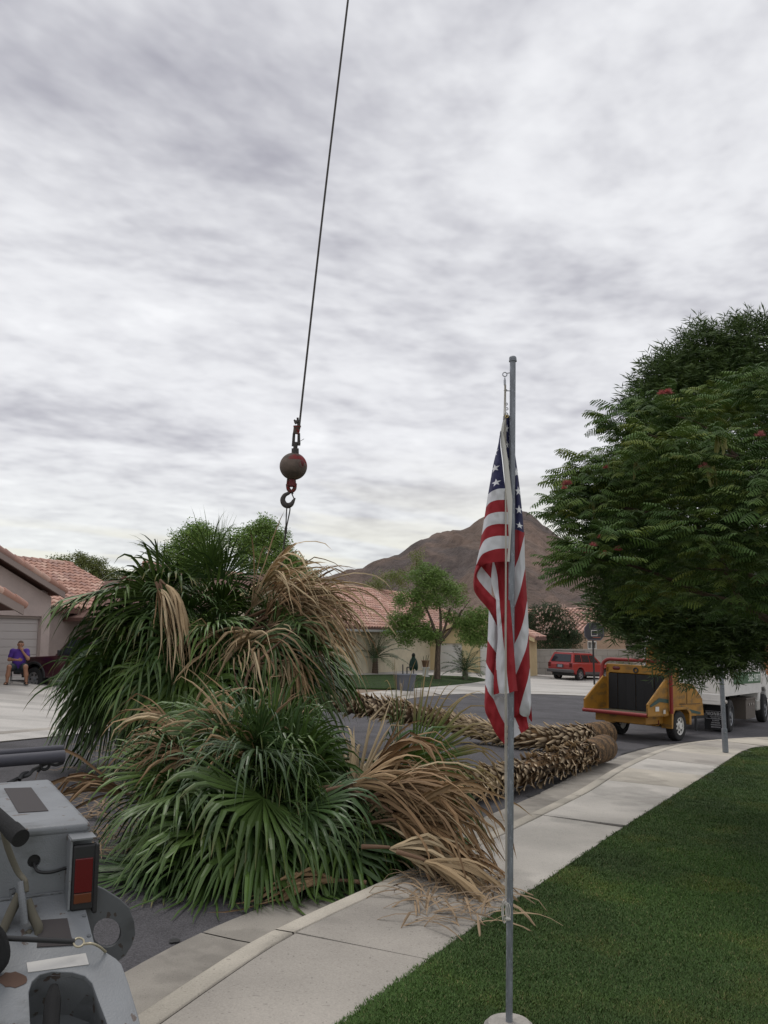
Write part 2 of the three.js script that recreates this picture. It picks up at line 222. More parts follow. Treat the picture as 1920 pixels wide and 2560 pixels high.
// near kerb, gutter pan and pavement slabs, each its own piece
const kerb = new THREE.Group(); kerb.name = 'kerb'; kerb.userData.kind = 'structure'; scene.add(kerb);
const pave = new THREE.Group(); pave.name = 'pavement'; pave.userData.kind = 'structure'; scene.add(pave);
const lawnAtKerb = (q) => { let best = 1e9, r = null; for (const l of lawnS) { const dx = l.p.x - q.p.x, dz = l.p.z - q.p.z, al = Math.abs(dx * q.d.x + dz * q.d.z), ac = dx * q.right.x + dz * q.right.z; if (ac > 0 && ac < 6 && al < best) { best = al; r = l.p; } } return r; };
{
  const prof = [[-0.06, 0.012], [-0.035, 0.06], [-0.01, 0.115], [0.02, 0.13], [0.16, 0.135], [0.165, 0.05]];
  const i0 = 8, joints = []; let acc = 0, anchor = 0;
  const target = G(1286, 2119, 0.12); let bi = 0, bd = 1e9; nearS.forEach((q, i) => { const d = (q.p.x - target.x) ** 2 + (q.p.z - target.z) ** 2; if (d < bd) { bd = d; bi = i; } });
  const step = 1.80, per = nearLen / NS; for (let k = -12; k < 30; k++) { const i = bi + k * step / per; if (i > 2 && i < NS - 2) joints.push(i); }
  const atI = (k) => { const i = Math.min(NS - 1, Math.floor(k)), f = k - i, a = nearS[i], b = nearS[i + 1]; return { p: a.p.clone().lerp(b.p, f), d: a.d, left: a.left, right: a.right }; };
  const rnd = mulberry(5);
  for (let j = 0; j < joints.length - 1; j++) {
    const a = joints[j] + 0.009 / per, b = joints[j + 1] - 0.009 / per, n = 6, lift = (rnd() - 0.5) * 0.006;
    const line = (off, y, a2 = a, b2 = b) => Array.from({ length: n + 1 }, (_, k) => { const q = atI(lerp(a2, b2, k / n)), r = q.p.clone().addScaledVector(q.right, off); r.y = g(r.x) + y; return r; });
    part('kerb_segment', sheet(prof.map(([o, y]) => line(o, y))), M.concrete3, kerb);
    part('gutter_segment', sheet([[-0.6, 0.006], [-0.3, -0.006 + 0.01], [-0.06, 0.012]].map(([o, y]) => line(o, y))), M.gutter, kerb);
    // slab: from the kerb back to the lawn edge
    const q0 = atI(a), q1 = atI(b), top = [];
    for (let k = 0; k <= n; k++) { const q = atI(lerp(a, b, k / n)), l = lawnAtKerb(q); if (!l) continue; const s = q.p.clone().addScaledVector(q.right, 0.186), e = l.clone(); top.push(Array.from({ length: 4 }, (_, m) => { const r = s.clone().lerp(e, m / 3); r.y = g(r.x) + 0.135 + lift; return r; })); }
    if (top.length < 2) continue;
    const rim = [...top.map((r) => r[0]), ...top[top.length - 1].slice(1), ...top.slice(0, -1).reverse().map((r) => r[3]), ...top[0].slice(1, 3).reverse(), top[0][0]];
    const skirt = sheet([rim, rim.map((p) => p.clone().setY(p.y - 0.09))]);
    part('slab', [sheet(top), skirt], [M.concrete, M.concrete2, M.concrete, M.concrete3][Math.floor(rnd() * 4)], pave);
  }
  // dark earth in the joints
  const soil = []; for (let i = 4; i < NS - 30; i += 4) { const q = nearS[i], l = lawnAtKerb(q); if (!l) continue; const a = q.p.clone().addScaledVector(q.right, 0.14), b = l.clone().addScaledVector(q.right, 0.03); a.y = g(a.x) + 0.121; b.y = g(b.x) + 0.121; soil.push([a, b]); }
  part('joint_soil', sheet(soil), std({ color: rgb(0.05, 0.042, 0.035) }), pave);
  // black crack sealant smeared along the edge of the gutter, in broken irregular dabs
  const dabs = [], r2 = mulberry(77); const pos = [];
  for (let i = 30; i < 260; i += i < 130 ? 0.12 : 0.4) {
    const q = atI(i), o0 = -0.64 + (fbm(i * 0.21, 3, 3, 5) - 0.5) * 0.14, w = 0.085 * sstep(0.40, 0.56, fbm(i * 0.35, 8, 5, 6)) * (0.25 + r2() * 0.9); if (w < 0.01) { if (dabs.length > 1) pos.push(sheet(dabs.slice())); dabs.length = 0; continue; }
    const a = q.p.clone().addScaledVector(q.right, o0 - w / 2), b = q.p.clone().addScaledVector(q.right, o0 + w / 2 + 0.03 * r2()); a.y = g(a.x) + 0.011; b.y = g(b.x) + 0.0125; dabs.push([a, b]);
  }
  if (dabs.length > 1) pos.push(sheet(dabs));
  structure('tar_strip', pos, std({ color: rgb(0.018, 0.018, 0.019), roughness: 0.6 }));
}
// far kerb, driveways, yards
const farStrip = (t0, t1, rows, n = 40) => sheet(rows.map((d) => Array.from({ length: n + 1 }, (_, i) => { const u = i / n, dd = d[0]; return farAt(lerp(t0 + (d[2] ?? 0), t1 + (d[3] ?? 0), u), dd, d[1]); })));
{
  structure('far_kerb', farStrip(0, 1, [[-0.45, -0.04], [-0.08, -0.035], [0.02, 0.03], [0.12, 0.05], [0.3, 0.05]], 160), M.concrete2);
  structure('far_yard', farStrip(0, 1, [[0.3, 0.02], [1, 0.02], [4, 0.02], [9, 0.02], [16, 0.02], [30, 0.0], [60, -0.2]], 160), M.soil);
  const tL0 = farT(-9.5, 12.6), tL1 = farT(-1.9, 28.2);
  structure('driveway', farStrip(tL0, tL1, [[-0.44, -0.028], [0.3, 0.058], [1.2, 0.058], [3, 0.058], [7, 0.058], [11.5, 0.058]], 40), M.driveway);
  const tM0 = farT(0.4, 34), tM1 = farT(2.6, 39.4), tR1 = farT(17, 38.2);
  structure('sidewalk_strip', farStrip(tL1 + 0.004, tR1 + 0.03, [[0.3, 0.052], [1.3, 0.052]], 60), M.concrete);
  structure('driveway', farStrip(tM1 - 0.012, tR1, [[-0.42, -0.03], [0.3, 0.064], [1.3, 0.064], [5, 0.066, 0, 0], [13, 0.066, 0, 0], [18, 0.066, 0, 0]], 40), M.driveway);
  const lf = [[640, 1712], [760, 1714], [905, 1719], [1000, 1721], [1056, 1717], [1130, 1711], [1185, 1705], [1213, 1700]], lb = [[640, 1694], [760, 1690], [900, 1687], [1000, 1686], [1090, 1688], [1150, 1690], [1190, 1693], [1214, 1698]];
  const lc = [lf, lb].map((l) => new THREE.CatmullRomCurve3(l.map(([x, y]) => GE(x, y, 0.1)), false, 'centripetal').getPoints(42));
  const lrows = Array.from({ length: 9 }, (_, k) => lc[0].map((p, i) => { const r = p.clone().lerp(lc[1][i], k / 8); r.y = E(r.x, -r.z) + 0.1; return r; })); lrows.unshift(lrows[0].map((p) => p.clone().setY(p.y - 0.05)));
  structure('front_lawn', sheet(lrows), std({ map: rep(tex(512, (u, v) => { const a = fbm(u * 8, v * 8, 5, 283, 8), b = vnoise(u * 200, v * 200, 5, 200), k = 0.6 + a * 0.5 + (b - 0.5) * 0.5; return [62 * k, 92 * k, 30 * k]; }), 0.5), bumpMap: rep(T.grain, 1), bumpScale: 0.05, roughness: 1 }));
}
// ---------- near lawn: earth plus real blades ----------
{
  const rows = []; for (let i = 0; i <= 120; i++) { const q = lawnS[Math.round(i / 120 * NS)]; rows.push([0, 0.6, 2, 5, 10, 22].map((d) => { const p = q.p.clone().addScaledVector(q.right, d); p.y = g(p.x) + 0.118; return p; })); }
  structure('lawn_soil', sheet(rows), M.grassBase);
  const tuft = (n, r, seed, hgt) => { const R = mulberry(seed), pos = [], col = []; for (let i = 0; i < n; i++) { const a = R() * 6.283, d = Math.sqrt(R()) * r, x = Math.cos(a) * d, z = Math.sin(a) * d, h = hgt * (0.6 + 0.6 * R()), la = R() * 6.283, ln = h * (0.2 + 0.7 * R()), w = 0.0022 + R() * 0.0016, wx = Math.cos(la + 1.57) * w, wz = Math.sin(la + 1.57) * w, mx = x + Math.cos(la) * ln * 0.35, mz = z + Math.sin(la) * ln * 0.35, tx = x + Math.cos(la) * ln, tz = z + Math.sin(la) * ln, my = h * 0.6, ty = h * 0.92; pos.push(x - wx, 0, z - wz, x + wx, 0, z + wz, mx + wx, my, mz + wz, x - wx, 0, z - wz, mx + wx, my, mz + wz, mx - wx, my, mz - wz, mx - wx, my, mz - wz, mx + wx, my, mz + wz, tx, ty, tz); const dry = R() < 0.07, k = 0.7 + R() * 0.6, c = dry ? [0.17 * k, 0.15 * k, 0.06 * k] : [0.050 * k, 0.096 * k, 0.012 * k]; for (let q = 0; q < 9; q++) col.push(...c); } const q = new THREE.BufferGeometry(); q.setAttribute('position', new THREE.Float32BufferAttribute(pos, 3)); q.setAttribute('color', new THREE.Float32BufferAttribute(col, 3)); q.computeVertexNormals(); return q; };
  const mat = std({ vertexColors: true, roughness: 0.7, color: rgb(1, 1, 1) });
  const R = mulberry(12), lists = [[], [], []];
  const put = (p, s) => { const m = new THREE.Matrix4().compose(p, new THREE.Quaternion().setFromEuler(new THREE.Euler(0, R() * 6.28, 0)), V3(s, s * (0.8 + R() * 0.4), s)); lists[Math.floor(R() * 3)].push(m); };
  for (let i = 0; i < NS; i++) {
    const q = lawnS[i]; const zf = -q.p.z; if (zf < 2.5 || q.p.x > 30) continue;
    for (let d = 0.03; d < 17; ) {
      const dens = 0.10 + d * 0.004 + Math.max(0, zf - 8) * 0.004;
      const p = q.p.clone().addScaledVector(q.right, d + (R() - 0.5) * dens).addScaledVector(q.d, (R() - 0.5) * 0.3); p.y = g(p.x) + 0.116;
      const pz = -p.z; const yy = p.y - CAMH, zc = pz * CE + yy * SE, px = 960 + p.x / zc * F; 
      if (zc > 1 && px > 300 && px < 3000) put(p, d < 0.15 ? 0.75 : 1);
      d += dens;
    }
  }
  // fill the open ground in view more evenly
  for (let k = 0; k < 100000; k++) { const px = k < 60000 ? 800 + R() * 1150 : 1900 + R() * 1300, py = 1870 + Math.pow(R(), 0.85) * 720, r = ray(px, py), p = G(px, py, 0.116); let ok = false, best = 1e9, side = 0; for (let i = 0; i < NS; i += 3) { const l = lawnS[i], d = (p.x - l.p.x) ** 2 + (p.z - l.p.z) ** 2; if (d < best) { best = d; side = (p.x - l.p.x) * l.right.x + (p.z - l.p.z) * l.right.z; } } if (side > 0.05) put(p, 1); }
  const gl = new THREE.Group(); gl.name = 'grass'; scene.add(gl); gl.userData.kind = 'stuff'; gl.userData.label = 'short dark green mown lawn right of the concrete pavement'; gl.userData.category = 'grass';
  lists.forEach((l, k) => { const im = new THREE.InstancedMesh(tuft(46, 0.085, 40 + k, 0.034), mat, l.length); l.forEach((m, i) => { im.setMatrixAt(i, m); const v = new THREE.Vector3().setFromMatrixPosition(m), a = fbm(v.x * 0.9, v.z * 0.9, 4, 61), b = sstep(0.52, 0.68, fbm(v.x * 1.7, v.z * 1.7, 4, 67)); im.setColorAt(i, rgb(lerp(0.85, 1.35, b) * (0.6 + a * 0.8), lerp(0.95, 1.15, b) * (0.6 + a * 0.8), lerp(0.9, 1.05, b) * (0.6 + a * 0.8))); }); im.name = 'grass_blades'; im.userData.kind = 'stuff'; gl.add(shade(im)); });
  console.log('tufts', lists.map((l) => l.length).join());
  // yard grass of the house across the street
}
// ---------- the bare desert mountain ----------
{
  // crest: bearing (as pixel column) and height above eye level in pixels at the crest distance
  const crest = [[-1400, 20], [-400, 60], [300, 95], [620, 135], [800, 165], [850, 178], [905, 192], [960, 212], [1000, 222], [1035, 250], [1060, 264], [1110, 281], [1160, 288], [1185, 300], [1215, 317], [1260, 326], [1300, 330], [1335, 322], [1370, 290], [1400, 266], [1440, 240], [1480, 232], [1560, 200], [1700, 150], [1900, 120], [2400, 100], [3400, 40]];
  const hpx = (px) => { let i = 1; while (i < crest.length - 1 && crest[i][0] < px) i++; const [a, b] = [crest[i - 1], crest[i]], t = clamp((px - a[0]) / (b[0] - a[0]), 0, 1); return lerp(a[1], b[1], t * t * (3 - 2 * t) * 0.4 + t * 0.6); };
  const rows = [], cols = [];
  for (let j = 0; j <= 90; j++) {
    const row = [], crow = [], t = j / 90;
    for (let i = 0; i <= 360; i++) {
      const px = lerp(-1400, 3400, i / 360), bx = (px - 960) / F, dist = lerp(520, 1500, Math.pow(t, 1.1)), dc = 1150 + 90 * Math.sin(px * 0.006);
      const top = hpx(px) / F * dc, up = dist < dc ? Math.pow(clamp((dist - 540) / (dc - 540), 0, 1), 1.35) : 1 - 0.8 * (dist - dc) / (1500 - dc);
      const x = bx * dist, gul = fbm(x * 0.016 + 40, dist * 0.007, 5, 301), rdg = 1 - Math.abs(2 * fbm(x * 0.008 + gul * 0.8, dist * 0.004 + 4, 4, 311) - 1), rock = fbm(x * 0.07, dist * 0.05, 3, 321);
      const mid = Math.sin(Math.PI * clamp(up, 0, 1));
      const y = top * up * (1 - 0.0 * mid) + (gul - 0.5) * 46 * mid + (rdg - 0.6) * 52 * mid * clamp(top / 120, 0.3, 1) + (rock - 0.5) * 9 * clamp(up * 2, 0, 1);
      row.push(V3(x, y + CAMH - 2, -dist));
    }
    rows.push(row);
  }
  const m = sheet(rows, (i, j, p) => [p.x / 60, p.z / 60]);
  tint(m, (v) => { const a = fbm(v.x * 0.02, v.z * 0.012 + v.y * 0.03, 5, 331), b = fbm(v.x * 0.09, v.y * 0.16 + v.z * 0.02, 4, 341), d = sstep(0.5, 0.64, fbm(v.x * 0.013 + v.y * 0.02, v.z * 0.008, 5, 351)); const k = 0.72 + (a - 0.5) * 0.5 + (b - 0.5) * 0.55; return [lerp(0.265, 0.178, d) * k, lerp(0.185, 0.138, d) * k, lerp(0.145, 0.124, d) * k]; });
  structure('mountain', m, std({ vertexColors: true, roughness: 1, map: rep(mottle([236, 236, 236], 0.5, 16, 0.3, 361), 1), bumpMap: T.rough, bumpScale: 3 }));
}
// ---------- houses ----------
const tileMats = [[0.47, 0.27, 0.205], [0.54, 0.33, 0.26], [0.42, 0.235, 0.18], [0.60, 0.40, 0.32], [0.50, 0.30, 0.24], [0.40, 0.25, 0.21]].map(([r, g2, b]) => std({ color: rgb(r, g2, b), roughness: 0.9, bumpMap: rep(T.rough, 1), bumpScale: 0.006 }));
const tileGeo = (() => {                                                   // one barrel tile: x across, y up the slope, z off the roof
  const w = 0.25, L = 0.43, pos = [], n = 7, ring = (y, s, z0) => Array.from({ length: n }, (_, i) => { const a = Math.PI * (1 - i / (n - 1)); return V3(Math.cos(a) * w / 2 * s, y, z0 + Math.sin(a) * 0.11 * s); });
  const a = ring(0, 1, 0.035), b = ring(L, 0.86, 0.005), c = ring(0, 0.80, 0.033);
  const quad = (p, q, r, s) => { for (const v of [p, q, r, p, r, s]) pos.push(v.x, v.y, v.z); };
  for (let i = 0; i < n - 1; i++) { quad(a[i], a[i + 1], b[i + 1], b[i]); quad(c[i], c[i + 1], a[i + 1], a[i]); }
  const q = new THREE.BufferGeometry(); q.setAttribute('position', new THREE.Float32BufferAttribute(pos, 3)); q.computeVertexNormals(); return q;
})();
// tiles over a slope: o = eave corner, ax along the eave, up the slope (unit vectors, in the parent's frame)
function tiles(parent, o, ax, up, width, slope, single, sp = 0.29, ex = 0.36, keep = () => true) {
  const nrm = ax.clone().cross(up).normalize(); if (nrm.y < 0) nrm.negate();
  const basis = new THREE.Matrix4().makeBasis(ax, up, nrm), R = mulberry(Math.round(width * 100 + slope * 7)), list = [];
  for (let j = 0; j * ex < slope - 0.1; j++) for (let i = 0; i < Math.floor(width / sp); i++) { const x = (i + 0.5) * sp + (R() - 0.5) * 0.014, y = j * ex + (R() - 0.5) * 0.03; if (!keep(x, y)) continue; const m = basis.clone(); m.setPosition(o.clone().addScaledVector(ax, x).addScaledVector(up, y).addScaledVector(nrm, 0.012)); m.multiply(new THREE.Matrix4().makeRotationZ((R() - 0.5) * 0.05)); list.push(m); }
  if (single) for (const m of list) { const t = shade(new THREE.Mesh(tileGeo, tileMats[Math.floor(R() * 6)])); t.name = 'roof_tile'; t.applyMatrix4(m); parent.add(t); }
  else { const im = shade(new THREE.InstancedMesh(tileGeo, std({ color: rgb(1, 1, 1), roughness: 0.9 }), list.length)); list.forEach((m, i) => { im.setMatrixAt(i, m); im.setColorAt(i, tileMats[Math.floor(R() * 6)].color); }); im.name = 'roof_tiles'; im.userData.kind = 'stuff'; parent.add(im); }
}
const ridgeTiles = (parent, a, b, n) => { const d = b.clone().sub(a), L = d.length() / n, dir = d.clone().normalize(); for (let i = 0; i < n; i++) { const p = a.clone().addScaledVector(dir, i * L), q = p.clone().addScaledVector(dir, L * 1.12); const t = part('ridge_tile', rod(p.setY(p.y + 0.02), q, 0.135, 0.115, 10), tileMats[(i * 5 + (i >> 1)) % 6], parent); } };
function frameHouse(name, label, ox, ozf, dx, dzf, y0) { const h = thing(name, label, 'house', V3(ox, y0, -ozf), Math.atan2(dzf, dx)); return h; }
// slab of roof: eave edge a->b, ridge edge d->c
const roofSlab = (a, b, c, d, t = 0.14) => hexa([a, b, c, d].map((p) => p.clone().setY(p.y - t)), [a, b, c, d]);
// gable wall in the local x/y plane extruded back by th (towards -z)
const gableWall = (pts, z, th, holes = []) => ext(pts, th, 0, holes).translate(0, 0, z - th);
const deckMat = std({ color: rgb(0.13, 0.07, 0.055), roughness: 0.95 });

// left house (local x along the street, +z towards the street)
{
  const y0 = 0.5, h = frameHouse('pink_stucco_house', 'pinkish stucco house with tiled gable over a pale garage door, behind the seated man', -7.4, 16.8, 0.447, 0.894, y0);
  const q = (s, y, d) => V3(s, y - y0, -d), sl = 0.425, wall = [], roof = new THREE.Group(); roof.name = 'roof';
  const apex = 7.75, eR = 11.24, eY = 3.6, top = eY + sl * (eR - apex);
  // garage front
  wall.push(gableWall([[4.6, -0.8], [4.9, -0.8], [4.9, 2.7], [10.62, 2.7], [10.62, -0.8], [11, -0.8], [11, eY - 0.2], [apex, top - 0.3], [4.6, eY - 0.25]].map(([x, y]) => [x, y - y0]), -10.6, 0.25));
  wall.push(box(0.2, 4.4, 6, 10.9, 1.5 - y0, -13.8));
  // nearer wing at the left edge
  wall.push(gableWall([[0, -0.8], [6.5, -0.8], [6.5, 2.75], [3.4, 4.1], [0, 2.75]].map(([x, y]) => [x, y - y0]), -8, 0.25), box(0.25, 3.5, 2.3, 6.37, 1 - y0, -9.4));
  wall.push(box(5.6, 4.2, 0.25, 13.9, 0.9 - y0, -11.5), gableWall([[-0.2, -0.8], [-9.4, -0.8], [-9.4, 2.9], [-4.8, 4.95], [-0.2, 2.9]].map(([x, y]) => [x, y - y0]), 0, 0.25).rotateY(-Math.PI / 2).translate(16.6, 0, -11.6 - 9.4 + 9.4));
  part('wall', wall, M.pink, h, { uv: 1 });
  const door = new THREE.Group(); door.name = 'garage_door'; h.add(door);
  for (let i = 0; i < 8; i++) part('panel', rbox(5.7, 0.262, 0.05, 0.012, 7.76, 0.55 + 0.135 + i * 0.269 - y0, -10.78), std({ color: rgb(0.46, 0.42, 0.40), roughness: 0.6 }), door);
  part('door_header', box(5.76, 0.09, 0.08, 7.76, 2.66 - y0, -10.70), std({ color: rgb(0.3, 0.25, 0.22) }), h);
  h.add(roof);
  const rm = tileMats[2];
  part('roof_deck', [roofSlab(q(apex, top, 10.2), q(eR, eY, 10.2), q(eR, eY, 17), q(apex, top, 17)), roofSlab(q(apex, top, 10.2), q(2 * apex - eR, eY, 10.2), q(2 * apex - eR, eY, 17), q(apex, top, 17)), roofSlab(q(3.4, 4.5, 7.6), q(7.2, 2.9, 7.6), q(7.2, 2.9, 11), q(3.4, 4.5, 11)), roofSlab(q(3.4, 4.5, 7.6), q(-0.4, 2.9, 7.6), q(-0.4, 2.9, 11), q(3.4, 4.5, 11)), roofSlab(q(8, 3.0, 11), q(17, 3.0, 11), q(17, 5.22, 16), q(8, 5.22, 16)), roofSlab(q(8, 3.0, 21), q(17, 3.0, 21), q(17, 5.22, 16), q(8, 5.22, 16))], deckMat, roof);
  part('fascia', [hexa([q(apex, top - 0.26, 10.18), q(eR, eY - 0.24, 10.18), q(eR, eY - 0.24, 10.25), q(apex, top - 0.26, 10.25)], [q(apex, top - 0.02, 10.18), q(eR, eY - 0.02, 10.18), q(eR, eY - 0.02, 10.25), q(apex, top - 0.02, 10.25)]), hexa([q(3.4, 4.15, 7.58), q(7.2, 2.62, 7.58), q(7.2, 2.62, 7.66), q(3.4, 4.15, 7.66)], [q(3.4, 4.48, 7.58), q(7.2, 2.88, 7.58), q(7.2, 2.88, 7.66), q(3.4, 4.48, 7.66)])], std({ color: rgb(0.30, 0.24, 0.215) }), h);
  ridgeTiles(roof, q(apex, top + 0.02, 10.26), q(eR + 0.06, eY + 0.03, 10.26), 9);
  ridgeTiles(roof, q(3.4, 4.53, 7.66), q(7.26, 2.93, 7.66), 9);
  ridgeTiles(roof, q(8, 5.26, 16), q(17, 5.26, 16), 20);
  const up = q(0, 5.22, 16).sub(q(0, 3.0, 11)).normalize();
  tiles(roof, q(11.3, 3.0, 11), V3(1, 0, 0), up, 5.75, 5.5, true, 0.30, 0.37);
}
// middle house
const bx0 = -0.46, bz0 = 50;
{
  const y0 = 0, h = frameHouse('cream_stucco_house', 'cream stucco house with a long red tiled roof beneath the mountain', bx0, bz0, 0.447, 0.894, y0);
  const q = (t, y, d) => V3(t, y, -d), roof = new THREE.Group(); roof.name = 'roof';
  part('wall', [box(21.6, 3.6, 0.3, -3.0, 0.75, -0.15), gableWall([[-20, -1], [-11.6, -1], [-11.6, 2.55], [-15.8, 4.15], [-20, 2.55]], 3.1, 0.3), box(0.3, 3.5, 4, -11.75, 0.8, 1.2), box(12, 3.6, 0.3, 13.7, 0.75, -0.3)], M.cream, h, { uv: 1 });
  // wing with two garage doors, its front looking at us (plane x = 7.85, towards the street)
  const wing = ext([[-0.3, -1], [0.5, -1], [0.5, 1.72], [2.15, 1.72], [2.15, -1], [3.3, -1], [3.3, 1.72], [5.2, 1.72], [5.2, -1], [6.4, -1], [6.4, 1.95], [3.2, 3.35], [-0.3, 1.95]], 0.3).rotateY(-Math.PI / 2).translate(8.15, 0, 0);
  part('wing_wall', [wing, box(1.9, 3.2, 0.3, 9.1, 0.4, 6.24)], std({ map: rep(T.stuccoCream, 0.5), color: rgb(1, 0.9, 0.68), bumpMap: rep(T.grain, 0.7), bumpScale: 0.01 }), h, { uv: 1 });
  for (const [a, b] of [[0.5, 2.15], [3.3, 5.2]]) { const dgrp = new THREE.Group(); dgrp.name = 'garage_door'; h.add(dgrp); for (let i = 0; i < 4; i++) part('panel', rbox(0.05, 0.52, b - a - 0.02, 0.012, 8.02, -0.14 + i * 0.53, (a + b) / 2), M.white, dgrp); }
  part('wall_trim', [box(0.12, 2.9, 0.5, 7.75, 0.55, 0.15)], std({ color: rgb(0.62, 0.5, 0.3) }), h);
  h.add(roof);
  const E0 = q(-12.6, 2.54, -0.5), E1 = q(18, 2.54, -0.5), R0 = q(-12.6, 5.5, 6), R1 = q(18, 5.5, 6);
  part('roof_deck', [roofSlab(E0, E1, R1, R0), roofSlab(q(-12.6, 2.54, 12.5), q(18, 2.54, 12.5), R1, R0), roofSlab(q(-15.8, 4.45, -3.5), q(-11.1, 2.7, -3.5), q(-11.1, 2.7, 8), q(-15.8, 4.45, 8)), roofSlab(q(-15.8, 4.45, -3.5), q(-20.5, 2.7, -3.5), q(-20.5, 2.7, 8), q(-15.8, 4.45, 8)),
    roofSlab(V3(7.3, 3.62, 3.2), V3(7.3, 2.05, 7.0), V3(10.2, 2.05, 7.0), V3(10.2, 3.62, 3.2)), roofSlab(V3(7.3, 3.62, 3.2), V3(7.3, 2.05, -0.6), V3(10.2, 2.05, -0.6), V3(10.2, 3.62, 3.2))], deckMat, roof);
  const fas = (a, b, t) => hexa([a.clone().setY(a.y - t), b.clone().setY(b.y - t), b.clone().add(V3(0.05, -t, 0.05)), a.clone().add(V3(0.05, -t, 0.05))], [a, b, b.clone().add(V3(0.05, 0, 0.05)), a.clone().add(V3(0.05, 0, 0.05))]);
  part('fascia', [fas(V3(7.22, 3.6, 3.2), V3(7.22, 2.03, 7.05), 0.22), fas(V3(7.22, 3.6, 3.2), V3(7.22, 2.03, -0.6), 0.22), fas(q(-15.8, 4.43, -3.58), q(-11.1, 2.68, -3.58), 0.22), fas(q(-15.8, 4.43, -3.58), q(-20.5, 2.68, -3.58), 0.22)], std({ color: rgb(0.55, 0.44, 0.25) }), h);
  part('gutter', [box(24, 0.12, 0.12, 0.4, 2.42, 0.58)], std({ color: rgb(0.36, 0.36, 0.35), roughness: 0.5 }), h);
  const up = R0.clone().sub(E0).normalize();
  tiles(roof, E0, V3(1, 0, 0), up, 30.5, R0.distanceTo(E0), false, 0.34, 0.40);
  tiles(roof, V3(10.2, 2.05, 7.0), V3(-1, 0, 0), V3(0, 1.57, -3.8).normalize(), 2.9, 4.1, false, 0.34, 0.4);
  tiles(roof, q(-11.1, 2.7, 8), V3(0, 0, 1), V3(-4.7, 1.75, 0).normalize(), 11.4, 4.9, false, 0.34, 0.4);
  ridgeTiles(roof, R0, R1, 40); ridgeTiles(roof, V3(7.34, 3.64, 3.2), V3(7.34, 2.08, 7.05), 8); ridgeTiles(roof, q(-15.8, 4.47, -3.46), q(-11.1, 2.74, -3.46), 12);
  for (const [t, d] of [[-2.2, 2.3], [-0.8, 2.2], [-1.9, 1.2]]) part('roof_vent', [cyl(0.14, 0.14, 0.42, t, 2.54 + (d + 0.5) * 0.455 + 0.16, -d, 0, 0, 0, 10), at(new THREE.SphereGeometry(0.19, 10, 6), t, 2.54 + (d + 0.5) * 0.455 + 0.36, -d, 0, 0, 0, 1, 0.5, 1)], std({ color: rgb(0.42, 0.17, 0.09) }), roof);
}
// right house
{
  const y0 = -0.6, h = frameHouse('tan_stucco_house', 'tan stucco house with tiled gable roof behind the red car', 14.3, 66, 0.6, 0.8, y0);
  const q = (w, y, r) => V3(w, y - y0, -r), roof = new THREE.Group(); roof.name = 'roof';
  part('wall', [gableWall([[0.3, -0.5], [10.1, -0.5], [10.1, 2.3], [5.2, 4.2], [0.3, 2.3]].map(([x, y]) => [x, y - y0]), 0, 0.3, [[[2.3, 0.72], [4.0, 0.72], [4.0, 1.86], [2.3, 1.86]].map(([x, y]) => [x, y - y0])]), box(0.3, 3.4, 12, 0.45, 0.7 - y0, -6.2)], M.tan, h, { uv: 1 });
  const w = new THREE.Group(); w.name = 'window'; h.add(w);
  const wx = 3.15, wy = 1.29 - y0;
  part('frame', [box(1.7, 0.08, 0.12, wx, wy + 0.53, -0.02), box(1.7, 0.08, 0.12, wx, wy - 0.53, -0.02), box(0.08, 1.14, 0.12, wx - 0.81, wy, -0.02), box(0.08, 1.14, 0.12, wx + 0.81, wy, -0.02), box(0.06, 1.0, 0.1, wx, wy, -0.05), box(1.56, 0.05, 0.1, wx, wy, -0.06)], M.white, w);
  for (const s of [-1, 1]) part('pane', box(0.72, 1.0, 0.02, wx + s * 0.39, wy, -0.13), std({ color: rgb(0.16, 0.17, 0.17), roughness: 0.15 }), w);
  h.add(roof);
  const E0 = q(-0.2, 2.28, 12), E1 = q(-0.2, 2.28, -0.5), R0 = q(5.2, 4.46, 12), R1 = q(5.2, 4.46, -0.5);
  part('roof_deck', [roofSlab(E0, E1, R1, R0), roofSlab(q(10.6, 2.28, 12), q(10.6, 2.28, -0.5), R1, R0)], deckMat, roof);
  tiles(roof, E1, V3(0, 0, -1), R1.clone().sub(E1).normalize(), 12.4, R1.distanceTo(E1), false, 0.36, 0.42);
  ridgeTiles(roof, R0, R1, 18); ridgeTiles(roof, q(5.2, 4.5, -0.42), q(-0.26, 2.32, -0.42), 12);
}
// salmon house wall beyond the truck, at the right edge
{
  const h = thing('salmon_stucco_house', 'salmon orange stucco house wall beyond the white truck', 'house', V3(24, -1.2, -50));
  part('wall', [box(9, 4.6, 0.3, 0, 2.3, 0), box(0.3, 4.6, 9, -4.35, 2.3, -4.6)], std({ map: rep(T.stuccoTan, 0.5), color: rgb(1.15, 0.72, 0.5), bumpMap: rep(T.grain, 0.7), bumpScale: 0.01 }), h, { uv: 1 });
  part('roof', [roofSlab(V3(-5, 4.5, 0.6), V3(5, 4.5, 0.6), V3(5, 6.4, -4.6), V3(-5, 6.4, -4.6))], tileMats[0], h);
}
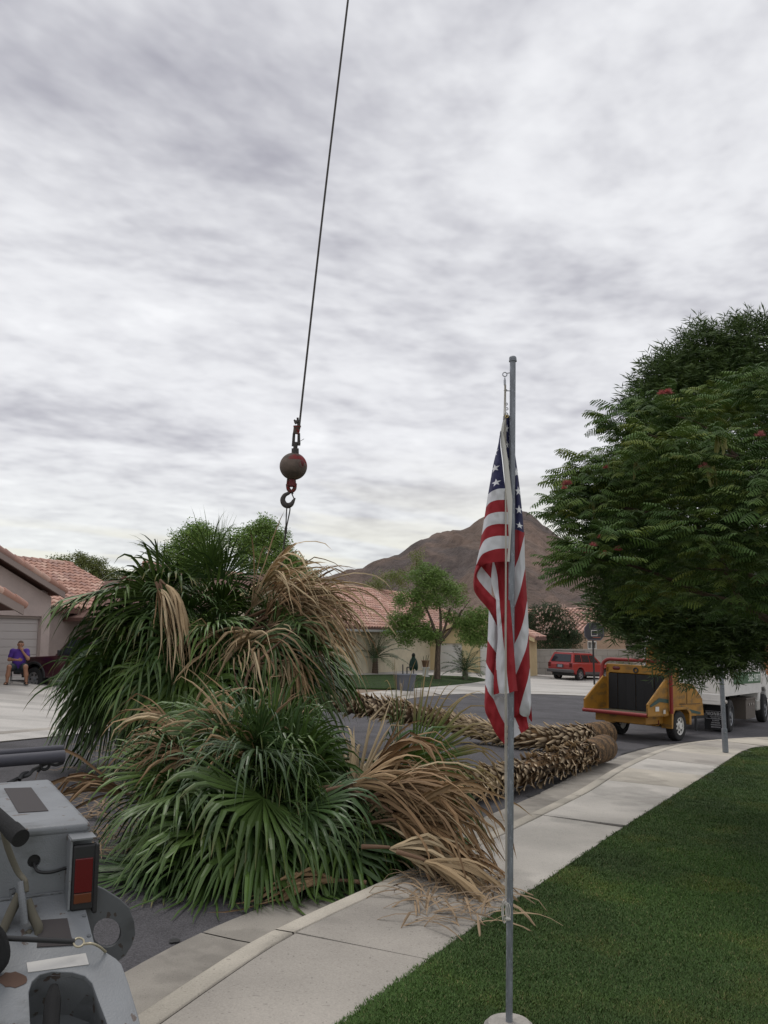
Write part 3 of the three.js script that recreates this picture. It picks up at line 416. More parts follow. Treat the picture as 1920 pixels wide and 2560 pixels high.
// block garden wall behind the red car: courses of blocks
{
  const a = V3(8.2, -0.15, -57.5), b = V3(21, 0, -60), d = b.clone().sub(a), L = d.length(), h = thing('block_wall', 'pale grey concrete block garden wall behind the red car', 'wall', V3(a.x, -1.22, a.z), Math.atan2(-d.z, d.x));
  const mats = [[0.36, 0.345, 0.31], [0.33, 0.315, 0.285], [0.39, 0.37, 0.335]].map((c) => std({ color: rgb(...c), roughness: 0.95, bumpMap: rep(T.grain, 0.7), bumpScale: 0.008 })), R = mulberry(31);
  part('wall_core', box(L, 2.2, 0.14, L / 2, 1.18, 0), std({ color: rgb(0.27, 0.26, 0.235) }), h);
  const gb = [0, 1, 2].map(() => rbox(0.79, 0.388, 0.2, 0.012, 0, 0, 0, 0, 0, 0, 1));
  for (let r = 0; r < 6; r++) for (let k = 0; k < Math.floor(L / 0.8); k++) { const m = shade(new THREE.Mesh(gb[0], mats[Math.floor(R() * 3)])); m.name = 'block'; m.position.set(0.4 + k * 0.8 + (r % 2) * 0.4, 0.3 + r * 0.4, (R() - 0.5) * 0.006); h.add(m); }
  part('wall_cap', rbox(L, 0.06, 0.24, 0.01, L / 2, 2.53, 0), mats[2], h);
}
// ---------- leaf kits ----------
function leafQuad(pos, o, dir, side, len, wid, fold = 0.25) {               // a small pointed leaf of four triangles
  const n = dir.clone().cross(side).normalize(), m = o.clone().addScaledVector(dir, len * 0.45), t = o.clone().addScaledVector(dir, len).addScaledVector(n, -len * 0.12), c = m.clone().addScaledVector(n, -wid * fold), a = m.clone().addScaledVector(side, wid / 2), b = m.clone().addScaledVector(side, -wid / 2);
  for (const v of [o, a, c, a, t, c, o, c, b, c, t, b]) pos.push(v.x, v.y, v.z);
}
const geoOf = (pos) => { const q = new THREE.BufferGeometry(); q.setAttribute('position', new THREE.Float32BufferAttribute(pos, 3)); q.computeVertexNormals(); return q; };
const randDir = (R) => { const z = R() * 2 - 1, a = R() * 6.283, s = Math.sqrt(1 - z * z); return V3(s * Math.cos(a), z, s * Math.sin(a)); };
function leafCluster(n, len, wid, spread, seed, droop = 0.3) { const R = mulberry(seed), pos = []; for (let i = 0; i < n; i++) { const d = randDir(R); d.y = d.y * 0.6 - droop * 0.5; d.normalize(); const o = randDir(R).multiplyScalar(spread * Math.cbrt(R())), s = d.clone().cross(randDir(R)).normalize(); leafQuad(pos, o, d, s, len * (0.7 + R() * 0.6), wid * (0.7 + R() * 0.6)); } return geoOf(pos); }
function scatter(name, parent, geos, mat, mats4, colors) {
  const per = geos.map(() => []); mats4.forEach((m, i) => per[i % geos.length].push(i));
  const grp = new THREE.Group(); grp.name = name; grp.userData.kind = 'stuff'; parent.add(grp);
  per.forEach((ids, k) => { if (!ids.length) return; const im = shade(new THREE.InstancedMesh(geos[k], mat, ids.length)); ids.forEach((i, j) => { im.setMatrixAt(j, mats4[i]); im.setColorAt(j, colors[i]); }); im.name = 'leaves'; im.userData.kind = 'stuff'; grp.add(im); });
  return grp;
}
const leafMat = (o = {}) => new THREE.MeshPhysicalMaterial({ side: THREE.DoubleSide, roughness: 0.55, color: rgb(1, 1, 1), ...o });
// a tree: base point, limb polylines (absolute), crown blobs [x, y, z, r, count, flatten]
function tree(name, label, category, base, limbs, blobs, geos, colA, colB, seed, opt = {}) {
  const t = thing(name, label, category, base), R = mulberry(seed), loc = (p) => p.clone().sub(base);
  part('trunk', limbs.map(([pts, rad]) => limb(pts.map(loc), rad, 14, 9)), opt.bark ?? M.bark, t);
  const ms = [], cs = [];
  for (const [x, y, z, r, n, fl = 0.8] of blobs) {
    const c = loc(V3(x, y, z)), ph = R() * 100;
    for (let i = 0; i < n; i++) { const d = randDir(R); const bump = 0.5 + 0.9 * fbm(d.x * 2.6 + ph, d.y * 2.2 + d.z * 1.7 + ph, 3, 7); const rr = r * bump * Math.pow(R(), 0.33); const p = c.clone().add(V3(d.x * rr, d.y * rr * fl, d.z * rr)); const s = 0.75 + R() * 0.5; ms.push(new THREE.Matrix4().compose(p, new THREE.Quaternion().setFromEuler(new THREE.Euler((R() - 0.5) * 0.9, R() * 6.28, (R() - 0.5) * 0.9)), V3(s, s, s))); const k = R(); cs.push(rgb(lerp(colA[0], colB[0], k), lerp(colA[1], colB[1], k), lerp(colA[2], colB[2], k))); }
  }
  scatter('crown', t, geos, opt.mat ?? leafMat(), ms, cs);
  return t;
}
const smallLeaf = [1, 2, 3].map((k) => leafCluster(22, 0.13, 0.05, 0.24, 900 + k));
const at2 = (px, py, d) => P(px, py, d);
const blob = (px, py, d, rpx, n, fl) => { const p = P(px, py, d); return [p.x, p.y, p.z, rpx / F * d, n, fl]; };
{
  // sparse olive coloured tree behind the pink house
  const D = 52, b = P(190, 1620, D); b.y = 0;
  tree('background_tree', 'sparse olive green tree rising behind the pink house roof', 'tree', b, [[[b.clone(), P(190, 1500, D), P(170, 1440, D)], [0.2, 0.12, 0.04]], [[P(190, 1500, D), P(225, 1450, D), P(235, 1410, D)], [0.1, 0.05, 0.02]], [[P(188, 1520, D), P(150, 1470, D), P(140, 1420, D)], [0.08, 0.05, 0.02]]],
    [blob(150, 1420, D, 34, 120), blob(200, 1405, D, 32, 100), blob(240, 1420, D, 34, 120), blob(180, 1450, D, 50, 220), blob(240, 1460, D, 46, 220), blob(130, 1455, D, 36, 140), blob(285, 1440, D, 30, 80)], smallLeaf, [0.12, 0.15, 0.04], [0.18, 0.21, 0.055], 401);
  // two fresh green trees behind the fallen crowns
  const D2 = 43, b2 = P(470, 1650, D2); b2.y = 0.2;
  tree('background_tree', 'fresh green leafy tree behind the fallen palm, left of the upright fronds', 'tree', b2, [[[b2.clone(), P(470, 1500, D2), P(490, 1340, D2)], [0.22, 0.15, 0.04]]], [blob(470, 1345, D2, 40, 110), blob(500, 1325, D2, 34, 70), blob(440, 1385, D2, 46, 140), blob(500, 1410, D2, 70, 260), blob(520, 1350, D2, 46, 120)], smallLeaf, [0.13, 0.23, 0.045], [0.2, 0.32, 0.07], 411);
  const b3 = P(670, 1650, D2); b3.y = 0.2;
  tree('background_tree', 'fresh green leafy tree behind the lifting hook and slings', 'tree', b3, [[[b3.clone(), P(668, 1500, D2), P(650, 1330, D2)], [0.25, 0.16, 0.04]], [[P(668, 1500, D2), P(700, 1420, D2), P(720, 1380, D2)], [0.14, 0.08, 0.03]]], [blob(665, 1315, D2, 36, 100), blob(630, 1340, D2, 40, 110), blob(690, 1350, D2, 42, 130), blob(640, 1390, D2, 60, 240), blob(715, 1395, D2, 38, 120), blob(735, 1420, D2, 36, 110), blob(690, 1440, D2, 66, 240), blob(600, 1350, D2, 44, 100), blob(770, 1440, D2, 26, 40)], smallLeaf, [0.13, 0.23, 0.045], [0.2, 0.32, 0.07], 421);
  // front yard tree of the cream house: forking trunk, thin airy crown
  const base = GE(1093, 1690), D3 = 46.5;
  base.copy(P(1093, 1690, D3)); base.y = E(base.x, -base.z);
  const fk = P(1096, 1612, D3);
  tree('yard_tree', 'young airy green tree with forked trunk on the lawn of the cream house', 'tree', base, [[[base.clone(), P(1094, 1650, D3), fk], [0.19, 0.15, 0.14]], [[fk.clone(), P(1085, 1570, D3), P(1065, 1520, D3), P(1040, 1480, D3)], [0.12, 0.08, 0.05, 0.02]], [[fk.clone(), P(1102, 1560, D3), P(1095, 1500, D3), P(1060, 1430, D3)], [0.11, 0.08, 0.05, 0.02]], [[fk.clone(), P(1112, 1570, D3), P(1125, 1520, D3)], [0.11, 0.07, 0.06]], [[fk.clone(), P(1130, 1570, D3), P(1155, 1525, D3)], [0.09, 0.07, 0.055]], [[P(1140, 1550, D3), P(1150, 1535, D3), P(1175, 1500, D3)], [0.05, 0.03, 0.015]]],
    [[1040, 1445, 24, 22], [1072, 1430, 26, 30], [1100, 1448, 30, 44], [1068, 1462, 26, 34], [1008, 1500, 24, 24], [1035, 1485, 22, 24], [1062, 1500, 26, 32], [1100, 1495, 28, 36], [1128, 1470, 22, 24], [1145, 1500, 20, 16], [996, 1548, 26, 36], [1025, 1560, 28, 48], [1055, 1575, 26, 46], [1078, 1592, 24, 36], [1040, 1530, 22, 26], [985, 1575, 20, 20], [1152, 1558, 24, 36], [1180, 1545, 26, 40], [1200, 1560, 24, 36], [1168, 1590, 24, 40], [1195, 1598, 22, 36], [1215, 1530, 20, 20], [1015, 1598, 20, 22], [1120, 1540, 18, 14], [1225, 1590, 20, 26]].map(([x, y, r, n]) => blob(x, y, D3, r * 1.12, n * 1.6)), smallLeaf, [0.11, 0.19, 0.035], [0.18, 0.28, 0.06], 431);
  // taller wispy tree behind
  const D4 = 63, b4 = P(1040, 1640, D4); b4.y = 0;
  tree('background_tree', 'wispy yellowish green tree standing behind the red tiled roof', 'tree', b4, [[[b4.clone(), P(1045, 1500, D4), P(1040, 1380, D4)], [0.2, 0.12, 0.02]]], [blob(1045, 1390, D4, 22, 22), blob(1040, 1425, D4, 34, 40), blob(960, 1450, D4, 36, 60), blob(1000, 1450, D4, 36, 60), blob(930, 1468, D4, 22, 30), blob(1090, 1470, D4, 40, 60), blob(1140, 1480, D4, 34, 60)], smallLeaf, [0.13, 0.17, 0.04], [0.2, 0.24, 0.06], 441);
  // oleander
  const D5 = 61, b5 = P(1385, 1660, D5); b5.y = -0.6;
  tree('oleander_bush', 'large dark oleander bush with pale flowers above the garden wall', 'bush', b5, [[[b5.clone(), P(1385, 1600, D5), P(1375, 1540, D5)], [0.12, 0.08, 0.03]]], [blob(1345, 1540, D5, 34, 110), blob(1380, 1530, D5, 34, 110), blob(1400, 1560, D5, 44, 180), blob(1340, 1590, D5, 44, 170), blob(1400, 1605, D5, 50, 220), blob(1425, 1590, D5, 30, 100), blob(1320, 1560, D5, 30, 70)], smallLeaf, [0.022, 0.045, 0.014], [0.045, 0.08, 0.022], 451);
  const fl = [], cs = [], R = mulberry(5), fg = leafCluster(7, 0.07, 0.06, 0.06, 77, -0.5);
  for (let i = 0; i < 70; i++) { const p = P(1395 + (R() - 0.5) * 110, 1548 + (R() - 0.5) * 70, D5 - 1.1 - R()); fl.push(new THREE.Matrix4().makeTranslation(p.x - b5.x, p.y - b5.y, p.z - b5.z)); cs.push(rgb(0.6, 0.45, 0.38)); }
  scatter('flowers', scene.getObjectByName('oleander_bush'), [fg], leafMat(), fl, cs);
  // loose green shrub right of the chipper's hoop
  const b6 = GE(1525, 1694);
  tree('green_shrub', 'pale feathery green shrub between the red car and the yellow chipper', 'bush', b6, [[[b6.clone(), b6.clone().add(V3(0, 0.7, 0))], [0.04, 0.02]]], [[b6.x, b6.y + 0.7, b6.z, 0.9, 130, 1], [b6.x + 0.7, b6.y + 0.8, b6.z, 0.9, 120, 1], [b6.x - 0.4, b6.y + 0.4, b6.z, 0.6, 60, 1]], [leafCluster(20, 0.22, 0.03, 0.2, 950, -0.8)], [0.09, 0.15, 0.04], [0.14, 0.2, 0.06], 461);
}
// feather-leaved date palms
function featherFrond(o, dir, len, R, leaf = 0.34, pairs = 24) {
  const pts = [], q = o.clone(), d = dir.clone(), pos = []; for (let i = 0; i <= 12; i++) { pts.push(q.clone()); q.addScaledVector(d, len / 12); d.y -= 0.055 + i * 0.008; d.normalize(); }
  const c = new THREE.CatmullRomCurve3(pts);
  for (let i = 0; i < pairs; i++) { const t = 0.16 + 0.84 * i / pairs, p = c.getPoint(t), tg = c.getTangent(t), s = tg.clone().cross(V3(0, 1, 0)).normalize(), L = leaf * Math.sin(Math.PI * (0.15 + 0.8 * (i / pairs))) * (0.8 + 0.4 * R()) + 0.05; for (const k of [-1, 1]) { const dd = s.clone().multiplyScalar(k).addScaledVector(tg, 0.75).add(V3(0, 0.1 - 0.35 * R(), 0)).normalize(); leafQuad(pos, p, dd, tg.clone().addScaledVector(dd, -tg.dot(dd)).normalize(), L, 0.035); } }
  return [limb(pts, [0.018, 0.005], 10, 5), geoOf(pos)];
}
const palmGreen = std({ color: rgb(0.04, 0.075, 0.022), roughness: 0.5 }), palmGreen2 = std({ color: rgb(0.06, 0.10, 0.03), roughness: 0.5 });
function datePalm(label, base, h, n, len, seed) {
  const t = thing('date_palm', label, 'palm'), R = mulberry(seed); t.position.copy(base);
  const tr = []; for (let i = 0; i < 7; i++) tr.push(cyl(0.2 - i * 0.006, 0.16 - i * 0.006, h / 7 * 1.1, 0, h / 7 * (i + 0.5), 0, 0, 0, 0, 9));
  part('trunk', tr, M.bark, t);
  for (let i = 0; i < n; i++) { const a = i * 2.399, el = lerp(1.35, 0.05, Math.pow(i / n, 0.8)), d = V3(Math.cos(a) * Math.cos(el), Math.sin(el), Math.sin(a) * Math.cos(el)); part('frond', featherFrond(V3(0, h, 0), d, len * (0.8 + 0.3 * R()), R), R() < 0.5 ? palmGreen : palmGreen2, t); }
}
{ const p = P(938, 1684, 48.5); p.y = E(p.x, -p.z); datePalm('larger spreading date palm under the gutter of the cream house', p, 0.9, 26, 2.1, 501); }
{ const p = P(1163, 1692, 48); p.y = E(p.x, -p.z); datePalm('small date palm between the two white garage doors', p, 0.55, 20, 1.6, 511); }
// ---------- flagpole and flag ----------
{
  const base = G(1272, 2588, 0.12), zb = -base.z;
  const FP = (px, py, dz = 0) => { const r = ray(px, py), t = (zb - dz) / r[2]; return V3(r[0] * t, CAMH + r[1] * t, -r[2] * t); };
  const top = FP(1282, 895), pole = thing('flagpole', 'grey galvanized flagpole with rope halyard standing on the lawn by the pavement', 'flagpole', base), L = (p) => p.clone().sub(base);
  part('pole', [rod(L(base.clone().setY(base.y - 0.05)), L(top), 0.0185, 0.0175, 20)], M.galv, pole);
  part('pole_cap', [at(new THREE.SphereGeometry(0.0215, 16, 8, 0, 7, 0, 1.57), ...L(top).toArray(), 0, 0, 0, 1, 0.6, 1), cyl(0.022, 0.022, 0.012, ...L(top).add(V3(0, -0.006, 0)).toArray()), cyl(0.0235, 0.0235, 0.008, ...L(top).add(V3(0, -0.018, 0)).toArray())], M.galv, pole);
  part('footing', [cyl(0.16, 0.13, 0.1, 0, 0.0, 0, 0, 0, 0, 28), cyl(0.13, 0.11, 0.02, 0, 0.058, 0, 0, 0, 0, 28)], M.concrete, pole);
  const ring = (px, py, r, tr, tilt = 0) => at(new THREE.TorusGeometry(r, tr, 8, 20), ...L(FP(px, py, 0.004)).toArray(), tilt, 0, 0);
  part('eye_bolt', [ring(1262, 936, 0.0125, 0.0032), rod(L(FP(1268, 933, 0)), L(FP(1282, 931, 0)), 0.003)], M.steel, pole);
  part('eye_bolt', [ring(1264, 976, 0.008, 0.0028, 1.2), rod(L(FP(1268, 977, 0)), L(FP(1282, 977, 0)), 0.003)], M.steel, pole);
  part('pulley', [rbox(0.013, 0.036, 0.012, 0.004, ...L(FP(1262, 956, 0.004)).toArray()), rod(L(FP(1262, 944, 0.004)), L(FP(1262, 966, 0.004)), 0.004)], M.steel, pole);
  part('snap_hook', [ring(1266, 1010, 0.006, 0.0025), ring(1267, 1022, 0.007, 0.0025), ring(1266, 1036, 0.009, 0.003)], M.steel, pole);
  const hal = [[1262, 962], [1261, 1010], [1260, 1050], [1261, 1100], [1263, 1200], [1264, 1405], [1263, 1600], [1263, 1750], [1263, 1900], [1264, 2100], [1264, 2245]].map(([x, y]) => L(FP(x, y, y > 1060 && y < 1380 ? 0.03 : y > 1380 && y < 1800 ? 0.085 : 0.03)));
  const hal2 = hal.map((p, i) => p.clone().add(V3(0.006 + 0.002 * Math.sin(i), 0, -0.004)));
  const knot = [];
  for (const [dx, w, h] of [[0, 0.013, 0.05], [0.012, 0.012, 0.042], [-0.008, 0.012, 0.06]]) { const c = L(FP(1264, 2278, 0.03)).add(V3(dx, 0, 0.004)); knot.push(tube(Array.from({ length: 12 }, (_, i) => c.clone().add(V3(Math.cos(i / 12 * 6.283) * w, Math.sin(i / 12 * 6.283) * h, Math.sin(i * 2) * 0.003))), 0.0032, 40, 6, true)); }
  knot.push(at(new THREE.SphereGeometry(0.011, 10, 8), ...L(FP(1268, 2297, 0.035)).toArray()), at(new THREE.SphereGeometry(0.009, 10, 8), ...L(FP(1273, 2298, 0.035)).toArray()));
  part('halyard', [tube(hal, 0.0034, 120, 6), tube(hal2.slice(0, 2).concat(hal2.slice(4)), 0.0032, 120, 6)], std({ color: rgb(0.42, 0.39, 0.34), roughness: 0.95 }), pole);
  part('rope_knot', knot, M.rope, pole);

  // the cloth: thirteen stripes and a starred canton, drawn once
  const cv = document.createElement('canvas'); cv.width = 1500; cv.height = 910; const c = cv.getContext('2d');
  for (let i = 0; i < 13; i++) { c.fillStyle = i % 2 ? '#c9c9cc' : '#8f141f'; c.fillRect(0, i * 70, 1500, 70.5); }
  c.fillStyle = '#20224a'; c.fillRect(0, 0, 600, 490);
  c.fillStyle = '#dcdcde';
  const starAt = (x, y, r) => { c.beginPath(); for (let k = 0; k < 10; k++) { const a = -Math.PI / 2 + k * Math.PI / 5, q = k % 2 ? r * 0.4 : r; c[k ? 'lineTo' : 'moveTo'](x + Math.cos(a) * q, y + Math.sin(a) * q); } c.closePath(); c.fill(); };
  for (let r = 0; r < 9; r++) for (let k = 0; k < (r % 2 ? 5 : 6); k++) starAt(600 / 12 * (1 + 2 * k + (r % 2)), 490 / 10 * (1 + r), 27);
  const ft = new THREE.CanvasTexture(cv); ft.colorSpace = THREE.SRGBColorSpace; ft.anisotropy = 8;
  const weave = rep(T.grain, 3);
  const cloth = new THREE.MeshPhysicalMaterial({ map: ft, side: THREE.DoubleSide, roughness: 0.75, sheen: 0.3, sheenRoughness: 0.6, transmission: 0, bumpMap: weave, bumpScale: 0.0006 });
  const flag = thing('hanging_flag', 'red white and blue striped flag with stars hanging limp from the flagpole', 'flag', FP(1270, 1405, 0)), fl = (p) => p.sub(flag.position);
  const cr = (a, b, c2, d, t) => 0.5 * (2 * b + (c2 - a) * t + (2 * a - 5 * b + 4 * c2 - d) * t * t + (3 * b - a - 3 * c2 + d) * t * t * t);
  // rows of [stripe, u0, u1, points]; smooth between control points
  const patch = (rows, name = 'cloth_fold', sub = 6) => {
    const ny = rows.length, nx = rows[0][3].length, I = (i, n) => clamp(i, 0, n - 1), out = [], uvs = [];
    for (let a = 0; a <= (ny - 1) * sub; a++) {
      const y = Math.min(a / sub, ny - 1 - 1e-6), yi = Math.floor(y), ty = y - yi, line = [], ul = [];
      for (let b = 0; b <= (nx - 1) * sub; b++) {
        const x = Math.min(b / sub, nx - 1 - 1e-6), xi = Math.floor(x), tx = x - xi, q = [0, 0, 0];
        for (let k = 0; k < 3; k++) { const col = [-1, 0, 1, 2].map((dy) => { const R2 = rows[I(yi + dy, ny)][3], f = (i) => R2[I(i, nx)][k] ?? 0; return cr(f(xi - 1), f(xi), f(xi + 1), f(xi + 2), tx); }); q[k] = nx && ny > 2 ? cr(...col, ty) : lerp(col[1], col[2], ty); }
        const r0 = rows[yi], r1 = rows[I(yi + 1, ny)], f = x / (nx - 1);
        const wr = (vnoise(q[0] * 0.09, q[1] * 0.05, 7) - 0.5) * 0.016 + (vnoise(q[0] * 0.25, q[1] * 0.12, 9) - 0.5) * 0.005;
        line.push(fl(FP(q[0], q[1], q[2] + wr))); ul.push([lerp(lerp(r0[1], r0[2], f), lerp(r1[1], r1[2], f), ty), 1 - lerp(r0[0], r1[0], ty) / 13]);
      }
      out.push(line); uvs.push(ul);
    }
    return part(name, sheet(out, (i, j) => uvs[i][j]), cloth, flag);
  };
  const heading = [[[1256, 1056], [1263, 1050]], [[1251, 1082], [1258, 1084]], [[1252, 1110], [1263, 1108]], [[1257, 1150], [1270, 1150]], [[1263, 1215], [1277, 1213]], [[1267, 1250], [1281, 1250]], [[1270, 1300], [1280, 1300]], [[1272, 1345], [1277, 1345]], [[1267, 1404], [1274, 1404]]];
  { const rows = heading.map(([a, b], i) => [a, [(a[0] + b[0]) / 2, (a[1] + b[1]) / 2, 0.008], b].map((p, k) => fl(FP(p[0], p[1], 0.036 + (p[2] ?? 0) + (vnoise(i * 3.1, k, 5) - 0.5) * 0.004)))); part('heading_band', sheet(rows), std({ color: rgb(0.6, 0.58, 0.54), roughness: 0.9 }), flag); }
  part('grommet', at(new THREE.TorusGeometry(0.008, 0.0025, 8, 16), ...fl(FP(1267, 1041, 0.03)).toArray()), std({ color: rgb(0.5, 0.38, 0.16), metalness: 1, roughness: 0.35 }), flag);
  const Z = [0.034, 0.055, 0.035, -0.015];
  const row = (v, u0, u1, ...p) => [v, u0, u1, p.map((q, i) => [q[0], q[1], q[2] ?? Z[i]])];
  // inner dark canton side between heading and pole
  patch([row(0, 0.02, 0.1, [1258, 1040, 0.0], [1268, 1036, 0.0], [1276, 1042, -0.02]), row(2, 0.02, 0.12, [1256, 1090, 0.0], [1268, 1090, -0.01], [1280, 1090, -0.03]), row(4, 0.02, 0.14, [1264, 1150, 0.0], [1274, 1150, -0.01], [1284, 1150, -0.03]), row(6.9, 0.02, 0.14, [1272, 1240, 0.0], [1280, 1240, -0.01], [1286, 1240, -0.03])]);
  // front lobe
  patch([row(1.6, 0.02, 0.024, [1252, 1076], [1251, 1078], [1250, 1080], [1250, 1082]), row(3, 0.005, 0.02, [1251, 1112], [1250, 1112], [1247, 1112], [1245, 1113]), row(4.2, 0.005, 0.035, [1255, 1148], [1249, 1148], [1241, 1150], [1235, 1153]), row(5.6, 0.005, 0.055, [1259, 1186], [1248, 1186], [1235, 1190], [1227, 1196]), row(7, 0.005, 0.075, [1263, 1221], [1245, 1222], [1230, 1228], [1220, 1236]), row(8, 0, 0.12, [1267, 1250], [1245, 1250], [1226, 1256], [1215, 1268]), row(9, 0, 0.13, [1269, 1280], [1245, 1280], [1222, 1286], [1210, 1299]), row(10, 0, 0.14, [1271, 1311], [1243, 1310], [1217, 1318], [1204, 1338]), row(11, 0, 0.15, [1272, 1340], [1240, 1340], [1212, 1350], [1198, 1376]), row(12, 0, 0.16, [1271, 1371], [1238, 1373], [1206, 1386], [1191, 1412]), row(13, 0, 0.17, [1266, 1404], [1240, 1405], [1213, 1410], [1202, 1418])]);
  // bottom stripe turning under and hanging down
  const zl = [-0.01, -0.02, -0.03, -0.035, -0.03, -0.02, -0.01];
  patch([[12, 0.16, 0.6, [[1191, 1411], [1185, 1437], [1184, 1470], [1195, 1493], [1222, 1525], [1236, 1552], [1243, 1570]].map((p, i) => [...p, zl[i] - 0.02])], [12.5, 0.16, 0.6, [[1197, 1414], [1188, 1436], [1188, 1457], [1199, 1476], [1224, 1505], [1239, 1527], [1245, 1552]].map((p, i) => [...p, zl[i] + 0.012])], [13, 0.17, 0.6, [[1203, 1417], [1194, 1432], [1193, 1445], [1205, 1462], [1227, 1487], [1241, 1502], [1247, 1535]].map((p, i) => [...p, zl[i]])]]);
  // inside of the lobe
  patch([[12, 0.2, 0.4, [[1200, 1420, -0.04], [1193, 1441, -0.045], [1205, 1462, -0.045], [1229, 1488, -0.04]]], [11, 0.2, 0.4, [[1203, 1416, -0.06], [1213, 1428, -0.07], [1222, 1439, -0.06], [1229, 1447, -0.04]]]]);
  patch([[11, 0.5, 0.6, [[1203, 1416, -0.06], [1213, 1428, -0.07], [1222, 1439, -0.06], [1229, 1448, -0.045]]], [10, 0.5, 0.6, [[1208, 1408, -0.06], [1220, 1402, -0.07], [1231, 1400, -0.06], [1232, 1440, -0.045]]]]);
  patch([[12, 0.5, 0.9, [[1232, 1400, -0.05], [1228, 1445, -0.02], [1232, 1472, -0.02], [1241, 1502, 0.0]]], [11.5, 0.5, 0.9, [[1233, 1400, -0.06], [1236, 1445, -0.03], [1240, 1472, -0.02], [1246, 1502, 0.01]]], [11, 0.5, 0.9, [[1234, 1400, -0.06], [1243, 1436, -0.05], [1246, 1470, -0.03], [1249, 1502, 0.01]]]]);
  patch([[11, 0.5, 0.9, [[1232, 1398, -0.07], [1243, 1436, -0.055], [1246, 1470, -0.035], [1250, 1512, 0.0]]], [10.5, 0.5, 0.9, [[1248, 1398, -0.09], [1254, 1436, -0.08], [1257, 1470, -0.06], [1260, 1512, -0.01]]], [10, 0.5, 0.9, [[1275, 1398, -0.06], [1274, 1436, -0.04], [1274, 1470, -0.03], [1276, 1512, -0.0]]]]);
  // middle pleat: white beside red, ending in the hemmed fly end
  const mid = [[1500, 1240, 1249, 1274], [1530, 1241, 1251, 1277], [1560, 1243, 1254, 1280], [1600, 1244, 1258, 1283], [1650, 1240, 1264, 1287], [1700, 1242, 1269, 1291], [1729, 1247, 1273, 1294]];
  patch(mid.map(([y, a, b], i) => [5.99, 0, 0, [[a, y + (i === 6 ? 4 : 0), 0.02], [(a + b) / 2 - 1, y + (i === 6 ? 4 : 0), 0.055], [b, y + (i === 6 ? 4 : 0), 0.06]]]).map((r, i) => { r[0] = 5.95; r[1] = 0.6 + i * 0.06; r[2] = r[1]; return r; }).map((r) => r), 'cloth_fold');
  patch(mid.map(([y, , b, c2], i) => [6.5, 0.6 + i * 0.06, 0.6 + i * 0.06, [[b, y + (i === 6 ? 4 : 0), 0.06], [(b + c2) / 2, y, 0.066], [c2, y - (i === 6 ? 2 : 0), 0.03]]]));
  patch([[6.2, 0.7, 0.7, [[1242, 1636, 0.0], [1243, 1640, 0.02]]], [6.4, 0.8, 0.8, [[1235, 1680, 0.01], [1242, 1690, 0.025]]], [6.6, 0.99, 0.99, [[1234, 1737, 0.015], [1248, 1733, 0.03]]]]);
  // left face with slanting stripes
  const zd = [-0.05, -0.01, 0.0, -0.02], R4 = (v, u, ...p) => [v, u, u + 0.05, p.map((q, i) => [...q, zd[i]])];
  patch([R4(12, 0.6, [1222, 1525], [1230, 1540], [1237, 1554], [1245, 1570]), R4(11, 0.7, [1219, 1601], [1226, 1612], [1234, 1623], [1243, 1636]), R4(10, 0.8, [1215, 1656], [1221, 1669], [1229, 1681], [1238, 1695]), R4(9, 0.88, [1213, 1713], [1219, 1727], [1226, 1738], [1236, 1750])]);
  patch([[9, 0.8, 0.99, [[1213, 1711, -0.05], [1219, 1725, -0.01], [1234, 1749, -0.01], [1248, 1783, -0.015], [1262, 1810, -0.02]]], [8.5, 0.8, 0.99, [[1212, 1735, -0.05], [1216, 1752, 0.0], [1228, 1780, 0.0], [1243, 1818, -0.01], [1262, 1838, -0.02]]], [8, 0.8, 0.99, [[1211, 1758, -0.06], [1214, 1781, -0.02], [1226, 1806, -0.02], [1240, 1835, -0.03], [1262, 1862, -0.03]]]]);
  patch([[9.9, 0.8, 0.8, [[1232, 1738, -0.05], [1248, 1740, -0.06], [1274, 1742, -0.05]]], [9.5, 0.9, 0.9, [[1240, 1766, -0.045], [1254, 1776, -0.055], [1276, 1786, -0.05]]], [9.1, 0.99, 0.99, [[1256, 1806, -0.04], [1264, 1812, -0.045], [1276, 1816, -0.045]]]]);
  // right face beside the pole
  const zr = [-0.05, -0.005, -0.01, -0.045], R5 = (v, u0, u1, ...p) => [v, u0, u1, p.map((q, i) => [...q, zr[i]])];
  patch([R5(0.6, 0.236, 0.226, [1287, 1130], [1285, 1128], [1282, 1126], [1278, 1124]), R5(2, 0.24, 0.215, [1294, 1178], [1290, 1178], [1285, 1178], [1278, 1178]), R5(3.5, 0.244, 0.205, [1300, 1228], [1295, 1228], [1288, 1228], [1278, 1228]), R5(5.2, 0.25, 0.205, [1306, 1285], [1299, 1284], [1290, 1283], [1280, 1282]), R5(7, 0.255, 0.205, [1310, 1332], [1302, 1328], [1293, 1325], [1282, 1323])]);
  patch([R5(7, 0.5, 0.5, [1310, 1332], [1302, 1328], [1293, 1325], [1282, 1323]), R5(6, 0.55, 0.55, [1311, 1337], [1304, 1366], [1296, 1396], [1283, 1428]), R5(5, 0.62, 0.62, [1313, 1421], [1307, 1449], [1299, 1481], [1283, 1528]), R5(4, 0.7, 0.7, [1318, 1501], [1310, 1546], [1299, 1582], [1284, 1614]), R5(3, 0.8, 0.8, [1322, 1583], [1316, 1619], [1304, 1652], [1287, 1694]), R5(2, 0.9, 0.9, [1325, 1669], [1319, 1701], [1308, 1738], [1297, 1779]), R5(1, 0.99, 0.99, [1328, 1756], [1326, 1776], [1324, 1786], [1321, 1793])]);
